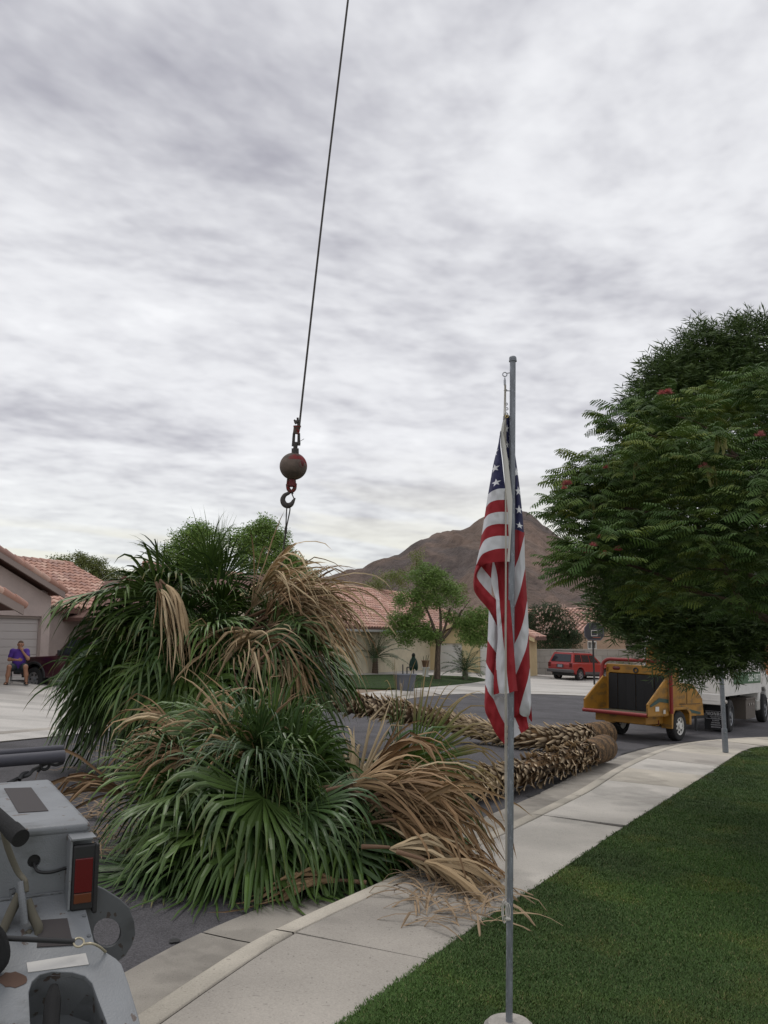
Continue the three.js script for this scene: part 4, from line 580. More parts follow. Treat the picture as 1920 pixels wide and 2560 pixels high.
  patch([[2.9, 0.9, 0.9, [[1278, 1690, -0.05], [1290, 1690, -0.04]]], [2.5, 0.95, 0.95, [[1279, 1735, -0.05], [1294, 1735, -0.035]]], [2.1, 0.99, 0.99, [[1280, 1800, -0.05], [1299, 1781, -0.03]]]]);
  patch([[2.9, 0.95, 0.95, [[1278, 1772, -0.06], [1298, 1776, -0.06], [1316, 1788, -0.06]]], [2.5, 0.97, 0.97, [[1285, 1795, -0.07], [1303, 1800, -0.075], [1319, 1806, -0.07]]], [2.1, 0.99, 0.99, [[1303, 1833, -0.06], [1312, 1828, -0.065], [1322, 1820, -0.06]]]]);
  patch([[1.9, 0.95, 0.95, [[1278, 1775, -0.065], [1290, 1800, -0.065], [1304, 1832, -0.065]]], [1.1, 0.99, 0.99, [[1278, 1846, -0.06], [1284, 1845, -0.06], [1292, 1840, -0.06]]]]);
  patch([[0.9, 0.95, 0.95, [[1326, 1750, -0.05], [1330, 1790, -0.06], [1330, 1804, -0.06]]], [0.1, 0.99, 0.99, [[1320, 1756, -0.07], [1321, 1790, -0.07], [1328, 1804, -0.07]]]]);
}
// ---------- the crane's ball and hook ----------
{
  const D = 14, k = D / F, o = P(733.5, 1166, D), h = thing('crane_hook', 'rusty crane headache ball and hook hanging on a steel cable in the sky', 'crane hook', o), q = (px, py, dz = 0) => P(px, py, D - dz).sub(o);
  part('cable', tube([q(748, 1068), q(759.5, 960), q(813, 480), q(870, 0), q(905, -300), q(960, -760)], 0.0165, 60, 8), std({ color: rgb(0.065, 0.06, 0.055), roughness: 0.7 }), h);
  const rust = std({ map: T.rust, roughness: 0.8, bumpMap: T.rough, bumpScale: 0.01 }), steel = std({ color: rgb(0.075, 0.068, 0.064), roughness: 0.6, metalness: 0.4, bumpMap: T.rough, bumpScale: 0.006 });
  part('wire_clip', [rbox(0.07, 0.05, 0.06, 0.012, ...q(741, 1055).toArray(), 0, 0, 0.5), rod(q(735, 1050), q(747, 1059), 0.016), rod(q(744, 1044), q(746, 1070), 0.018)], steel, h);
  part('wedge_socket', [rod(q(743, 1066), q(740, 1085), 0.055, 0.052, 14), rod(q(743, 1064), q(743, 1068), 0.062, 0.062, 14)], rust, h);
  part('clevis', [rod(q(735, 1083), q(733, 1116), 0.022, 0.026), rod(q(747, 1083), q(747, 1114), 0.022, 0.026), rod(q(731, 1108), q(751, 1108), 0.024, 0.024), rod(q(749, 1104), q(760, 1097), 0.004)], steel, h);
  part('swivel_neck', [rod(q(739, 1108), q(738, 1128), 0.036, 0.034, 14), rod(q(738, 1121), q(738, 1136), 0.058, 0.06, 16)], steel, h);
  part('ball', new THREE.SphereGeometry(34.3 * k, 48, 32).rotateY(0.6), rust, h);
  // a raised red painted boss on the ball
  part('ball_boss', [at(new THREE.SphereGeometry(0.06, 16, 10), ...q(753, 1158, 0.13).toArray(), 0, 0, 0, 0.8, 1, 0.6), at(new THREE.TorusGeometry(0.045, 0.008, 6, 16), ...q(753, 1161, 0.155).toArray(), 0, 0.7, 0)], std({ color: rgb(0.12, 0.02, 0.022), roughness: 0.7 }), h);
  part('hook_swivel', [rod(q(722, 1196), q(721, 1214), 0.03, 0.036), rod(q(735, 1196), q(735, 1214), 0.03, 0.036), limb([q(719, 1210), q(722, 1224), q(728, 1228), q(735, 1224), q(738, 1208)], [0.03, 0.034, 0.032, 0.034, 0.03], 16, 8)], rust, h);
  part('hook_cheek', rbox(0.085, 0.13, 0.1, 0.02, ...q(730, 1207, 0.03).toArray()), std({ color: rgb(0.13, 0.022, 0.025), roughness: 0.7, bumpMap: T.rough, bumpScale: 0.006 }), h);
  part('hook', limb([q(728, 1226), q(723, 1232), q(712, 1238), q(707, 1249), q(711, 1260), q(720, 1264), q(729, 1260), q(734, 1251), q(738, 1245)], [0.022, 0.026, 0.034, 0.043, 0.05, 0.05, 0.038, 0.024, 0.01], 40, 12), steel, h);
  part('latch', [rod(q(728, 1230), q(735, 1247), 0.011, 0.008), rod(q(729, 1228), q(732, 1235), 0.016)], steel, h);
  const s = thing('wire_sling', 'thin wire rope sling hanging from the crane hook down into the palm crown', 'sling', P(716, 1270, D)), w = (px, py, dz = 0) => P(px, py, D - dz).sub(s.position);
  const wm = std({ color: rgb(0.05, 0.045, 0.04), roughness: 0.8 });
  part('strand', tube([w(719, 1258, 0.05), w(717, 1270, 0.05), w(714.5, 1322)], 0.011, 20, 6), wm, s); part('strand', tube([w(722, 1258, -0.05), w(725, 1270, -0.05), w(720, 1300), w(715.5, 1322)], 0.011, 20, 6), wm, s);
  part('ferrule', rod(w(715, 1318), w(714, 1334), 0.022), wm, s); part('leg', tube([w(714, 1332), w(708, 1380), w(704, 1430), w(700, 1560, -0.1)], 0.013, 20, 6), wm, s);
}
// ---------- rear corner of the crane carrier at the lower left ----------
{
  const O = P(228, 2056, 4.3), th = Math.atan2(0.468, 0.884), cr = thing('crane_carrier', 'worn grey rear deck of a mobile crane with red tail lamp and shackle', 'crane', O, th);
  const inv = (p) => cr.worldToLocal(p.clone()); cr.updateMatrixWorld(true);
  const paint = std({ map: rep(T.worn, 0.9), roughness: 0.5, metalness: 0.1, bumpMap: T.rough, bumpScale: 0.003 }), grip = std({ color: rgb(0.055, 0.048, 0.048), roughness: 0.95, bumpMap: rep(T.grain, 3), bumpScale: 0.004 });
  const holed = ext([[-2.4, -0.34], [0, -0.34], [0, -0.03], [-0.008, -0.02], [-0.03, -0.014], [-2.4, -0.014]], 0.03, 0, [circle(-0.255, -0.155, 0.03, 20)]).translate(0, 0, -0.035);
  part('deck_box', [ext([[-1.55, -0.34], [-0.036, -0.34], [-0.036, -0.03], [-0.05, -0.01], [-1.55, -0.01]].map((p) => p), 2.4, 0).rotateY(-Math.PI / 2), rbox(2.4, 0.05, 1.56, 0.022, -1.2, -0.025, -0.78)], paint, cr, { uv: 1 });
  part('rear_face', holed, paint, cr, { uv: 1 });
  part('wire_hole', cyl(0.03, 0.03, 0.004, -0.255, -0.155, -0.034, Math.PI / 2), M.black, cr);
  // lay flat patches on a plane of the deck
  const onLocal = (px, py, o, n) => { const ow = cr.localToWorld(o.clone()), nw = n.clone().transformDirection(cr.matrixWorld); return inv(onPlane(px, py, ow, nw)); };
  const topP = (px, py) => onLocal(px, py, V3(0, 0.0, 0), V3(0, 1, 0));
  const flatPatch = (pts, lift, t) => { const b = pts.map((p) => p.clone()), up = lift; return hexa(b, b.map((p) => p.clone().add(up))); };
  part('grip_patch', flatPatch([topP(10, 1972), topP(78, 1970), topP(121, 2028), topP(46, 2033)], V3(0, 0.004, 0)), grip, cr);
  // tail lamp in its hood
  const hood = []; hood.push(rbox(0.115, 0.012, 0.14, 0.004, -0.05, -0.05, 0.06), rbox(0.012, 0.32, 0.13, 0.004, -0.105, -0.21, 0.055), rbox(0.115, 0.3, 0.02, 0.004, -0.05, -0.2, 0.0));
  part('lamp_hood', hood, paint, cr, { uv: 1 });
  const lamp = new THREE.Group(); lamp.name = 'tail_lamp'; cr.add(lamp);
  part('lamp_frame', [rbox(0.11, 0.30, 0.03, 0.012, -0.043, -0.225, 0.112), rbox(0.022, 0.32, 0.06, 0.01, 0.012, -0.235, 0.105)], M.black, lamp);
  part('red_lens', [rbox(0.082, 0.155, 0.012, 0.004, -0.046, -0.215, 0.128)], M.redLens, lamp);
  part('amber_lens', rbox(0.08, 0.045, 0.012, 0.004, -0.046, -0.318, 0.128), std({ color: rgb(0.12, 0.035, 0.014), roughness: 0.3 }), lamp);
  part('wire', tube([V3(-0.255, -0.165, -0.02), V3(-0.24, -0.195, 0.03), V3(-0.19, -0.205, 0.04), V3(-0.11, -0.195, 0.03)], 0.0075, 24, 8), M.black, cr);
  // sloping plate below, with the arch for the pintle
  const pn = V3(0, 1, 0.54).normalize(), po = V3(0, -0.31, 0), ex = V3(1, 0, 0), ey = pn.clone().cross(ex).normalize().negate();
  const pl = (px, py) => { const p = onLocal(px, py, po, pn).sub(po); return [p.dot(ex), p.dot(ey)]; };
  const fromPl = (geo) => geo.applyMatrix4(new THREE.Matrix4().makeBasis(ex, ey.clone(), ex.clone().cross(ey)).setPosition(po));
  const outl = [[205, 2222], [212, 2262], [224, 2310], [237, 2362], [290, 2396], [304, 2410], [322, 2460], [346, 2540], [380, 2680], [-140, 2700], [-140, 2222]].map((p) => pl(...p));
  const arch = [[80, 2640], [74, 2520], [72, 2480], [80, 2455], [100, 2437], [130, 2429], [180, 2431], [212, 2440], [230, 2458], [245, 2500], [265, 2552], [290, 2640]].map((p) => pl(...p));
  const shp = ext(outl, 0.024, 0.004, [arch]);
  const up = ex.clone().cross(ey); if (up.y < 0) shp.translate(0, 0, -0.024 + 0.024); 
  part('deck_plate', fromPl(shp), paint, cr, { uv: 1 });
  const nUp = pn.clone().multiplyScalar(1), P3 = (px, py) => { const [a, b] = pl(px, py); return po.clone().addScaledVector(ex, a).addScaledVector(ey, b).addScaledVector(nUp, up.y > 0 ? 0.0245 : 0.0005); };
  part('grip_patch', flatPatch([P3(98, 2302), P3(168, 2297), P3(183, 2364), P3(92, 2369)], nUp.clone().multiplyScalar(0.004)), grip, cr);
  part('reflective_strip', flatPatch([P3(66, 2408), P3(214, 2384), P3(222, 2412), P3(70, 2432)], nUp.clone().multiplyScalar(0.003)), std({ map: rep(mottle([168, 166, 162], 0.5, 6, 0.2, 551), 3), roughness: 0.5 }), cr);
  part('rust_patch', flatPatch(circle(32, 2450, 1, 18).map(([x, y]) => P3(32 + (x - 32) * 36, 2450 + (y - 2450) * (19 + 3 * Math.sin(x * 9)))), nUp.clone().multiplyScalar(0.002)), std({ map: T.rust, color: rgb(1.1, 0.9, 0.8), roughness: 0.95 }), cr);
  // pocket behind the arch and the tongue in it
  const deep = (pts, d) => hexa(pts.map((p) => p.clone().addScaledVector(nUp, -d)), pts.map((p) => p.clone().addScaledVector(nUp, -0.03)));
  { const rimP = [[66, 2640], [64, 2480], [76, 2444], [110, 2426], [190, 2428], [240, 2446], [272, 2540], [296, 2640]].map(([x, y]) => P3(x, y)), low = rimP.map((p) => p.clone().addScaledVector(nUp, -0.25)), hi = rimP.map((p) => p.clone().addScaledVector(nUp, -0.03));
    part('pocket', [sheet([hi, low]), hexa([P3(40, 2410), P3(280, 2410), P3(340, 2680), P3(40, 2680)].map((p) => p.clone().addScaledVector(nUp, -0.28)), [P3(40, 2410), P3(280, 2410), P3(340, 2680), P3(40, 2680)].map((p) => p.clone().addScaledVector(nUp, -0.25)))], paint, cr, { uv: 1 }); }
  part('rubber_tongue', limb([P3(138, 2446).addScaledVector(nUp, -0.05), P3(135, 2480).addScaledVector(nUp, -0.04), P3(131, 2540).addScaledVector(nUp, -0.05), P3(128, 2620).addScaledVector(nUp, -0.06)], [0.02, 0.034, 0.034, 0.03], 14, 10), M.rubber, cr);
  part('bolt_heads', [[210, 2290], [222, 2340], [206, 2255]].map(([x, y]) => { const c = P3(x, y); return new THREE.CylinderGeometry(0.009, 0.009, 0.01, 6).applyMatrix4(new THREE.Matrix4().compose(c, new THREE.Quaternion().setFromUnitVectors(V3(0, 1, 0), nUp), V3(1, 1, 1))); }), paint, cr, { kind: 'stuff' });
  part('weld_bead', [limb([V3(-2.2, -0.312, 0.006), V3(-1.1, -0.314, 0.008), V3(-0.2, -0.312, 0.006), V3(-0.01, -0.313, 0.006)], [0.008, 0.01, 0.008, 0.009], 30, 6)], paint, cr);
  // upright plate with a round hole beside the deck
  const vp = (px, py) => { const p = onLocal(px, py, V3(0, 0, 0.06), V3(0, 0, 1)); return [p.x, p.y]; };
  const ring = Array.from({ length: 28 }, (_, i) => vp(268 + 37 * Math.cos(i / 28 * 6.283), 2332 + 39 * Math.sin(i / 28 * 6.283)));
  part('lifting_plate', ext([[205, 2215], [236, 2212], [262, 2224], [300, 2248], [324, 2270], [336, 2305], [339, 2335], [330, 2364], [312, 2392], [296, 2402], [205, 2440]].map((p) => vp(...p)), 0.03, 0.004, [ring]).translate(0, 0, 0.03), std({ map: rep(T.worn, 0.9), color: rgb(0.5, 0.5, 0.5), roughness: 0.6 }), cr, { uv: 1 });
  // black rubber buffer sticking out at the left
  const A = (px, py, d) => inv(P(px, py, d));
  part('rubber_buffer', [rod(A(-30, 2020, 3.95), A(48, 2092, 3.78), 0.034, 0.036, 18), rod(A(30, 2075, 3.82), A(52, 2096, 3.77), 0.04, 0.04, 18)], M.rubber, cr);
  part('shackle', [limb([A(52, 2205, 4.0), A(56, 2250, 3.96), A(62, 2310, 3.93)], [0.018, 0.017, 0.016], 12, 10), limb([A(30, 2222, 4.02), A(36, 2240, 4.02), A(60, 2236, 4.0)], [0.014, 0.016, 0.014], 10, 8)], std({ map: rep(T.worn, 3), roughness: 0.5, metalness: 0.3 }), cr);
  part('sling_strap', [limb([A(-5, 2030, 3.98), A(20, 2120, 4.02), A(45, 2180, 4.03), A(64, 2205, 4.0), A(66, 2230, 3.98)], [0.012, 0.015, 0.014, 0.012, 0.012], 20, 8), limb([A(50, 2235, 3.99), A(28, 2280, 3.95), A(5, 2330, 3.9)], [0.022, 0.022, 0.02], 12, 8), limb([A(68, 2250, 3.99), A(82, 2290, 3.97), A(97, 2325, 3.95), A(88, 2345, 3.94), A(66, 2330, 3.94), A(60, 2350, 3.92)], [0.02, 0.022, 0.022, 0.02, 0.018, 0.018], 20, 8)], std({ color: rgb(0.11, 0.10, 0.075), roughness: 0.95 }), cr);
  part('pin_cable', [rod(A(-40, 2343, 3.72), A(186, 2354, 3.88), 0.011, 0.012, 10)], M.black, cr);
  part('cable_eye', [at(new THREE.TorusGeometry(0.022, 0.005, 8, 20), ...A(197, 2356, 3.88).toArray(), -0.9, 0, 0), tube([A(209, 2360, 3.88), A(230, 2359, 3.88), A(250, 2368, 3.9), A(264, 2380, 3.92)], 0.006, 20, 8)], std({ color: rgb(0.4, 0.36, 0.26), roughness: 0.4, metalness: 0.7 }), cr);
  part('brake_hose', limb([A(-40, 2310, 3.7), A(-6, 2350, 3.72), A(0, 2400, 3.7), A(-40, 2440, 3.65)], [0.035, 0.04, 0.04, 0.035], 16, 10), M.rubber, cr);
  // stowed pipes and the chain hanging under them
  const pm = std({ color: rgb(0.06, 0.06, 0.075), roughness: 0.55, metalness: 0.3, bumpMap: T.rough, bumpScale: 0.004 });
  part('pipe', rod(A(-60, 1889, 6.0), A(157, 1871, 6.4), 0.026, 0.026, 18), pm, cr); part('pipe', rod(A(-60, 1908, 5.9), A(161, 1890, 6.2), 0.042, 0.042, 20), pm, cr);
  part('hook_chain', [tube([A(158, 1906, 6.2), A(140, 1912, 6.2), A(120, 1908, 6.2), A(104, 1914, 6.2), A(84, 1924, 6.1), A(70, 1938, 6.0), A(50, 1944, 6.0), A(20, 1958, 5.9)], 0.013, 60, 8), at(new THREE.TorusGeometry(0.03, 0.011, 8, 18), ...A(112, 1913, 6.2).toArray()), rod(A(104, 1918, 6.2), A(94, 1928, 6.2), 0.013), tube([A(70, 1932, 6.05), A(56, 1936, 6.0), A(48, 1950, 5.95)], 0.014, 16, 8)], std({ color: rgb(0.03, 0.03, 0.032), roughness: 0.7 }), cr);
  // chassis and the outrigger that carries this corner (mostly below the frame)
  part('outrigger_leg', [rbox(0.16, 0.7, 0.16, 0.01, -0.9, -0.55, -0.9), rbox(0.5, 0.06, 0.5, 0.02, -0.9, -1.12, -0.9)], paint, cr, { uv: 1 });
}
// ---------- felled fan palms ----------
const frondGreens = [[0.054, 0.100, 0.022], [0.070, 0.122, 0.026], [0.044, 0.086, 0.024], [0.088, 0.144, 0.030]].map((c) => c);
const gmat = new THREE.MeshPhysicalMaterial({ vertexColors: true, side: THREE.DoubleSide, roughness: 0.42, specularIntensity: 0.8, color: rgb(1, 1, 1) });
const dmat = std({ vertexColors: true, roughness: 0.8, color: rgb(1, 1, 1) });
const groundY = (p) => g(p.x) + 0.02;
function ribbon(acc, o, d0, side, L, wf, droop, R, col, opt = {}) {          // one leaf segment: a drooping folded strip
  const n = opt.n ?? 8, p = o.clone(), d = d0.clone(), w = V3(0, 0, 0), st = L / n, tw = (R() - 0.5) * (opt.twist ?? 0.5), kink = R() < (opt.kink ?? 0.25) ? 0.35 + R() * 0.4 : 2; let s = side.clone();
  const rows = [];
  for (let i = 0; i <= n; i++) {
    const t = i / n, hw = wf(t) * 0.5, nn = d.clone().cross(s).normalize();
    const gy = groundY(p); if (p.y < gy) { p.y = gy + R() * 0.02; if (d.y < 0) { d.y *= 0.1; d.normalize(); } }
    const f = opt.fold ?? 0.35;
    rows.push([p.clone().addScaledVector(s, hw).addScaledVector(nn, hw * f), p.clone(), p.clone().addScaledVector(s, -hw).addScaledVector(nn, hw * f), t]);
    p.addScaledVector(d, st);
    const a = droop(t) * st; d.y -= a * Math.max(0.25, Math.sqrt(Math.max(0, 1 - d.y * d.y))); if (Math.abs(t - kink) < 0.5 / n) { d.y -= 0.7; } const jt = opt.jit ?? 0.12; d.x += (R() - 0.5) * jt * t; d.z += (R() - 0.5) * jt * t; d.y += (R() - 0.5) * jt * 0.6; d.normalize();
    s.addScaledVector(d, -s.dot(d)).normalize(); if (t > 0.3) s.applyAxisAngle(d, tw / n * 1.6);
  }
  for (let i = 0; i < n; i++) { const a = rows[i], b = rows[i + 1], ca = col(a[3]), cb = col(b[3]); const put = (v, c) => { acc.p.push(v.x, v.y, v.z); acc.c.push(c[0], c[1], c[2]); }; for (const k of [0, 1]) { if (i === n - 1) { put(a[k], ca); put(a[k + 1], ca); put(b[1], cb); } else { put(a[k], ca); put(a[k + 1], ca); put(b[k], cb); put(a[k + 1], ca); put(b[k + 1], cb); put(b[k], cb); } } }
}
const accGeo = (acc) => { const q = new THREE.BufferGeometry(); q.setAttribute('position', new THREE.Float32BufferAttribute(acc.p, 3)); q.setAttribute('color', new THREE.Float32BufferAttribute(acc.c, 3)); q.computeVertexNormals(); return q; };
// one fan frond: petiole then a pleated fan; dir is the direction it leaves the heart
function fanFrond(o, dir, R, k = {}) {
  const dead = k.dead, pet = k.pet ?? 1.1, rad = k.rad ?? 1.0, pts = [], p = o.clone(), d = dir.clone().normalize(), sag = k.sag ?? (dead ? 0.5 : 1.0);
  const steps = 8; for (let i = 0; i <= steps; i++) { pts.push(p.clone()); if (i === steps) break; p.addScaledVector(d, pet / steps); const gy = groundY(p) + 0.05; if (p.y < gy) { p.y = gy; d.y = Math.max(d.y, 0.02); } d.y -= sag * pet / steps * (0.3 + i / steps); d.normalize(); }
  const acc = { p: [], c: [] };
  let nrm = V3(0, 1, 0).addScaledVector(d, -d.y); if (nrm.lengthSq() < 0.02) nrm = V3(0.3, 0, 1).addScaledVector(d, -d.z); nrm.normalize().applyAxisAngle(d, k.roll ?? (R() - 0.5) * (dead ? 2.6 : R() < 0.5 ? 1.4 : 3.0));
  const side = d.clone().cross(nrm).normalize();
  const fdry = !dead && R() < 0.2 ? 0.1 + 0.25 * R() : 0, ftone = 0.75 + 0.5 * R(); const base = dead ? [[0.42, 0.30, 0.17], [0.34, 0.225, 0.12], [0.50, 0.385, 0.235], [0.25, 0.155, 0.08]][Math.floor(R() * 4)] : frondGreens[Math.floor(R() * 4)];
  const N = dead ? 17 : 40, span = dead ? (k.span ?? 0.9) : (k.span ?? 2.0) * (0.8 + 0.25 * R()), dA = 2 * span / N, neat = R() < 0.5, split = dead ? 0.2 : (neat ? 0.5 : 0.36) + R() * 0.12;
  for (let i = 0; i < N; i++) {
    const a = lerp(-span, span, (i + 0.5) / N) + (dead ? (R() - 0.5) * 0.3 : 0), L = rad * (1 - 0.22 * Math.pow(Math.abs(a) / 2.2, 2)) * (dead ? 0.45 + 0.75 * R() : 0.82 + 0.34 * R());
    const dd = d.clone().multiplyScalar(Math.cos(a)).addScaledVector(side, Math.sin(a)).addScaledVector(nrm, (i % 2 ? 0.05 : -0.03) + 0.16 * Math.cos(a) + (R() - 0.5) * (dead ? 0.9 : neat ? 0.05 : 0.2)).normalize();
    const sd = side.clone().multiplyScalar(Math.cos(a)).addScaledVector(d, -Math.sin(a)).normalize();
    const dw = 0.03 + 0.035 * R() * R(); const w = dead ? (t) => dw * (0.35 + 0.9 * Math.sin(Math.PI * Math.min(0.98, t * 0.85 + 0.12))) * (1 - t * 0.5) : (t) => { const r = t * L, full = Math.max(0.008, r * dA * 1.08), ws = split * L * dA * 1.05; return t < split ? full : ws * 0.9 * Math.pow(Math.max(0, 1 - (t - split) / (1 - split)), 0.75); };
    const tone = (0.76 + R() * 0.48) * ftone, dry = k.dry ?? fdry;
    const col = (t) => { const q = dead ? 0 : sstep(lerp(1.02, 0.25, dry), lerp(1.25, 0.75, dry), t + (R() - 0.5) * 0.06) * (dry > 0 ? 1 : R() < 0.5 ? 0.8 : 0.3); return [lerp(base[0], 0.27, q) * tone, lerp(base[1], 0.19, q) * tone, lerp(base[2], 0.085, q) * tone]; };
    const dr = k.droop ?? 1; ribbon(acc, p, dd, sd, L, w, dead ? (t) => dr * (1.2 + 2.8 * t) : (t) => dr * (t < split * 0.85 ? (neat ? 0.12 : 0.4) : 2.4 + 9 * (t - split * 0.85)), R, col, { n: dead ? 9 : 9, fold: dead ? 0.7 : 0.3, twist: dead ? 4.5 : 1.6, kink: dead ? 0.6 : neat ? 0.15 : 0.35, jit: dead ? 0.5 : neat ? 0.1 : 0.25 });
  }
  const pc = dead ? [0.17, 0.10, 0.06] : [0.075, 0.10, 0.035];
  const pet_g = limb(pts, [dead ? 0.022 : 0.026, 0.013], 10, 6); tint(pet_g, () => pc);
  if (k.threads) for (let i = 0; i < 14; i++) { const a = (R() - 0.5) * 2 * span, dd = d.clone().multiplyScalar(Math.cos(a)).addScaledVector(side, Math.sin(a)).normalize(); ribbon(acc, p.clone().addScaledVector(dd, rad * 0.6), dd.clone().add(randDir(R).multiplyScalar(0.4)).normalize(), side, 0.4, (t) => 0.004, (t) => 2 + 3 * t, R, () => [0.3, 0.23, 0.14], { n: 6 }); }
  return [pet_g, accGeo(acc)];
}
// leaf-base boot: a short curved pointed scale
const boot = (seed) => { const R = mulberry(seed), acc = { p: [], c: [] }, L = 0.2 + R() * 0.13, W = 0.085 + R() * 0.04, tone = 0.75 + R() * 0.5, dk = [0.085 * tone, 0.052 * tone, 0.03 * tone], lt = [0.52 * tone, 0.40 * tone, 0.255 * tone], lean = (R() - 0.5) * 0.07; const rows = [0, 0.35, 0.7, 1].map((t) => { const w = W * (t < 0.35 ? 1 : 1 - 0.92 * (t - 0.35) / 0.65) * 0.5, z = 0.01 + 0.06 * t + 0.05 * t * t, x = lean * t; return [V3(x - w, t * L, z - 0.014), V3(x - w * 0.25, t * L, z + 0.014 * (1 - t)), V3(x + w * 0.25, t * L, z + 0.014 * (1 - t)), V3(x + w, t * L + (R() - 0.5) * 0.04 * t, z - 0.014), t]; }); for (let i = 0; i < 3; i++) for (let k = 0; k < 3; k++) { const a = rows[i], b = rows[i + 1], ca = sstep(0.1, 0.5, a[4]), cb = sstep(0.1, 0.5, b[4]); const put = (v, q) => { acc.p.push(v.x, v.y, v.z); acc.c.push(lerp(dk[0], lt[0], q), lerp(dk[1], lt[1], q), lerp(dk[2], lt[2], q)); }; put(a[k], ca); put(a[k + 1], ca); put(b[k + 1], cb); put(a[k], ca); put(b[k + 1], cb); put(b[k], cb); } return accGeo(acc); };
const bootKinds = Array.from({ length: 8 }, (_, i) => boot(600 + i));
function palmTrunk(t, pts, rad, coirFrom, seed, around, ts = 0.21) {         // pts run from crown to base; boots lean to the crown; coirFrom: parameter where bare fibre begins
  const c = new THREE.CatmullRomCurve3(pts), Ltot = c.getLength(), R = mulberry(seed), core = [], n = 30;
  for (let i = 0; i <= n; i++) core.push(c.getPoint(i / n * coirFrom));
  part('trunk', limb(core, rad.map((r) => r * 0.86), 40, 16), M.coir, t);
  const tail = []; for (let i = 0; i <= 10; i++) tail.push(c.getPoint(lerp(coirFrom - 0.01, 1, i / 10)));
  const rb = rad[rad.length - 1] * 1.04, tg = limb(tail, [rb * 0.9, rb * 1.02, rb * 1.06, rb * 1.08, rb * 1.06], 16, 26), en = tail[10].clone(), td = c.getTangent(1);
  const cap = new THREE.CircleGeometry(rb * 1.06, 26).applyMatrix4(new THREE.Matrix4().compose(en, new THREE.Quaternion().setFromUnitVectors(V3(0, 0, 1), td), V3(1, 1, 1)));
  part('trunk_base', [tg, cap], M.coir, t, { label: 'smooth brown fibrous sawn trunk base' });
  const rows = Math.floor(Ltot * coirFrom / 0.10), all = [];
  for (let r = 0; r < rows; r++) { const u = (r + 0.5) / rows * coirFrom, p = c.getPoint(u), tg2 = c.getTangent(u).negate(), rr = lerp(rad[0], rad[rad.length - 1], u / coirFrom); const ref = V3(0, 1, 0).addScaledVector(tg2, -tg2.y).normalize(), s2 = tg2.clone().cross(ref);
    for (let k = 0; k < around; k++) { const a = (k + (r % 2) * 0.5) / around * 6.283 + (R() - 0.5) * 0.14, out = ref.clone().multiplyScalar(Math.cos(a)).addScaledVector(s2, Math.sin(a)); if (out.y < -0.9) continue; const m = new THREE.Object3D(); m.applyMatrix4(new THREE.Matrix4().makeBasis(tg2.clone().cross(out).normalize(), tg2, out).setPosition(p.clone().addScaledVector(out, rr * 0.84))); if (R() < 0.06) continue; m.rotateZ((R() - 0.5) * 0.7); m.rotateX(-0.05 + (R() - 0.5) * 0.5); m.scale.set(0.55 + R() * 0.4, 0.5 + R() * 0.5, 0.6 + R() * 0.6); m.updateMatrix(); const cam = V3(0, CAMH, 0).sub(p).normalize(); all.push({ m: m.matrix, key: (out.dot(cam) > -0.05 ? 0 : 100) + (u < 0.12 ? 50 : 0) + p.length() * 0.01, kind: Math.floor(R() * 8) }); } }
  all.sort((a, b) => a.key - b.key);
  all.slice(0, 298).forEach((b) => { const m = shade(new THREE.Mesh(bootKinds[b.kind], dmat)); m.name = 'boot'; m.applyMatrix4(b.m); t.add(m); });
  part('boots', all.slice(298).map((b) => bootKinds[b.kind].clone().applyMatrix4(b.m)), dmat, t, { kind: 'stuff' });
}
function addFrond(t, o, dir, R, k) { part(k.dead ? 'dead_frond' : 'frond', fanFrond(o, dir, R, k), k.dead ? dmat : gmat, t, k.label ? { label: k.label } : {}); }
const zeroThing = (name, label, category) => thing(name, label, category, V3(0, 0, 0));
const pxDir = (a, b) => b.clone().sub(a).normalize();
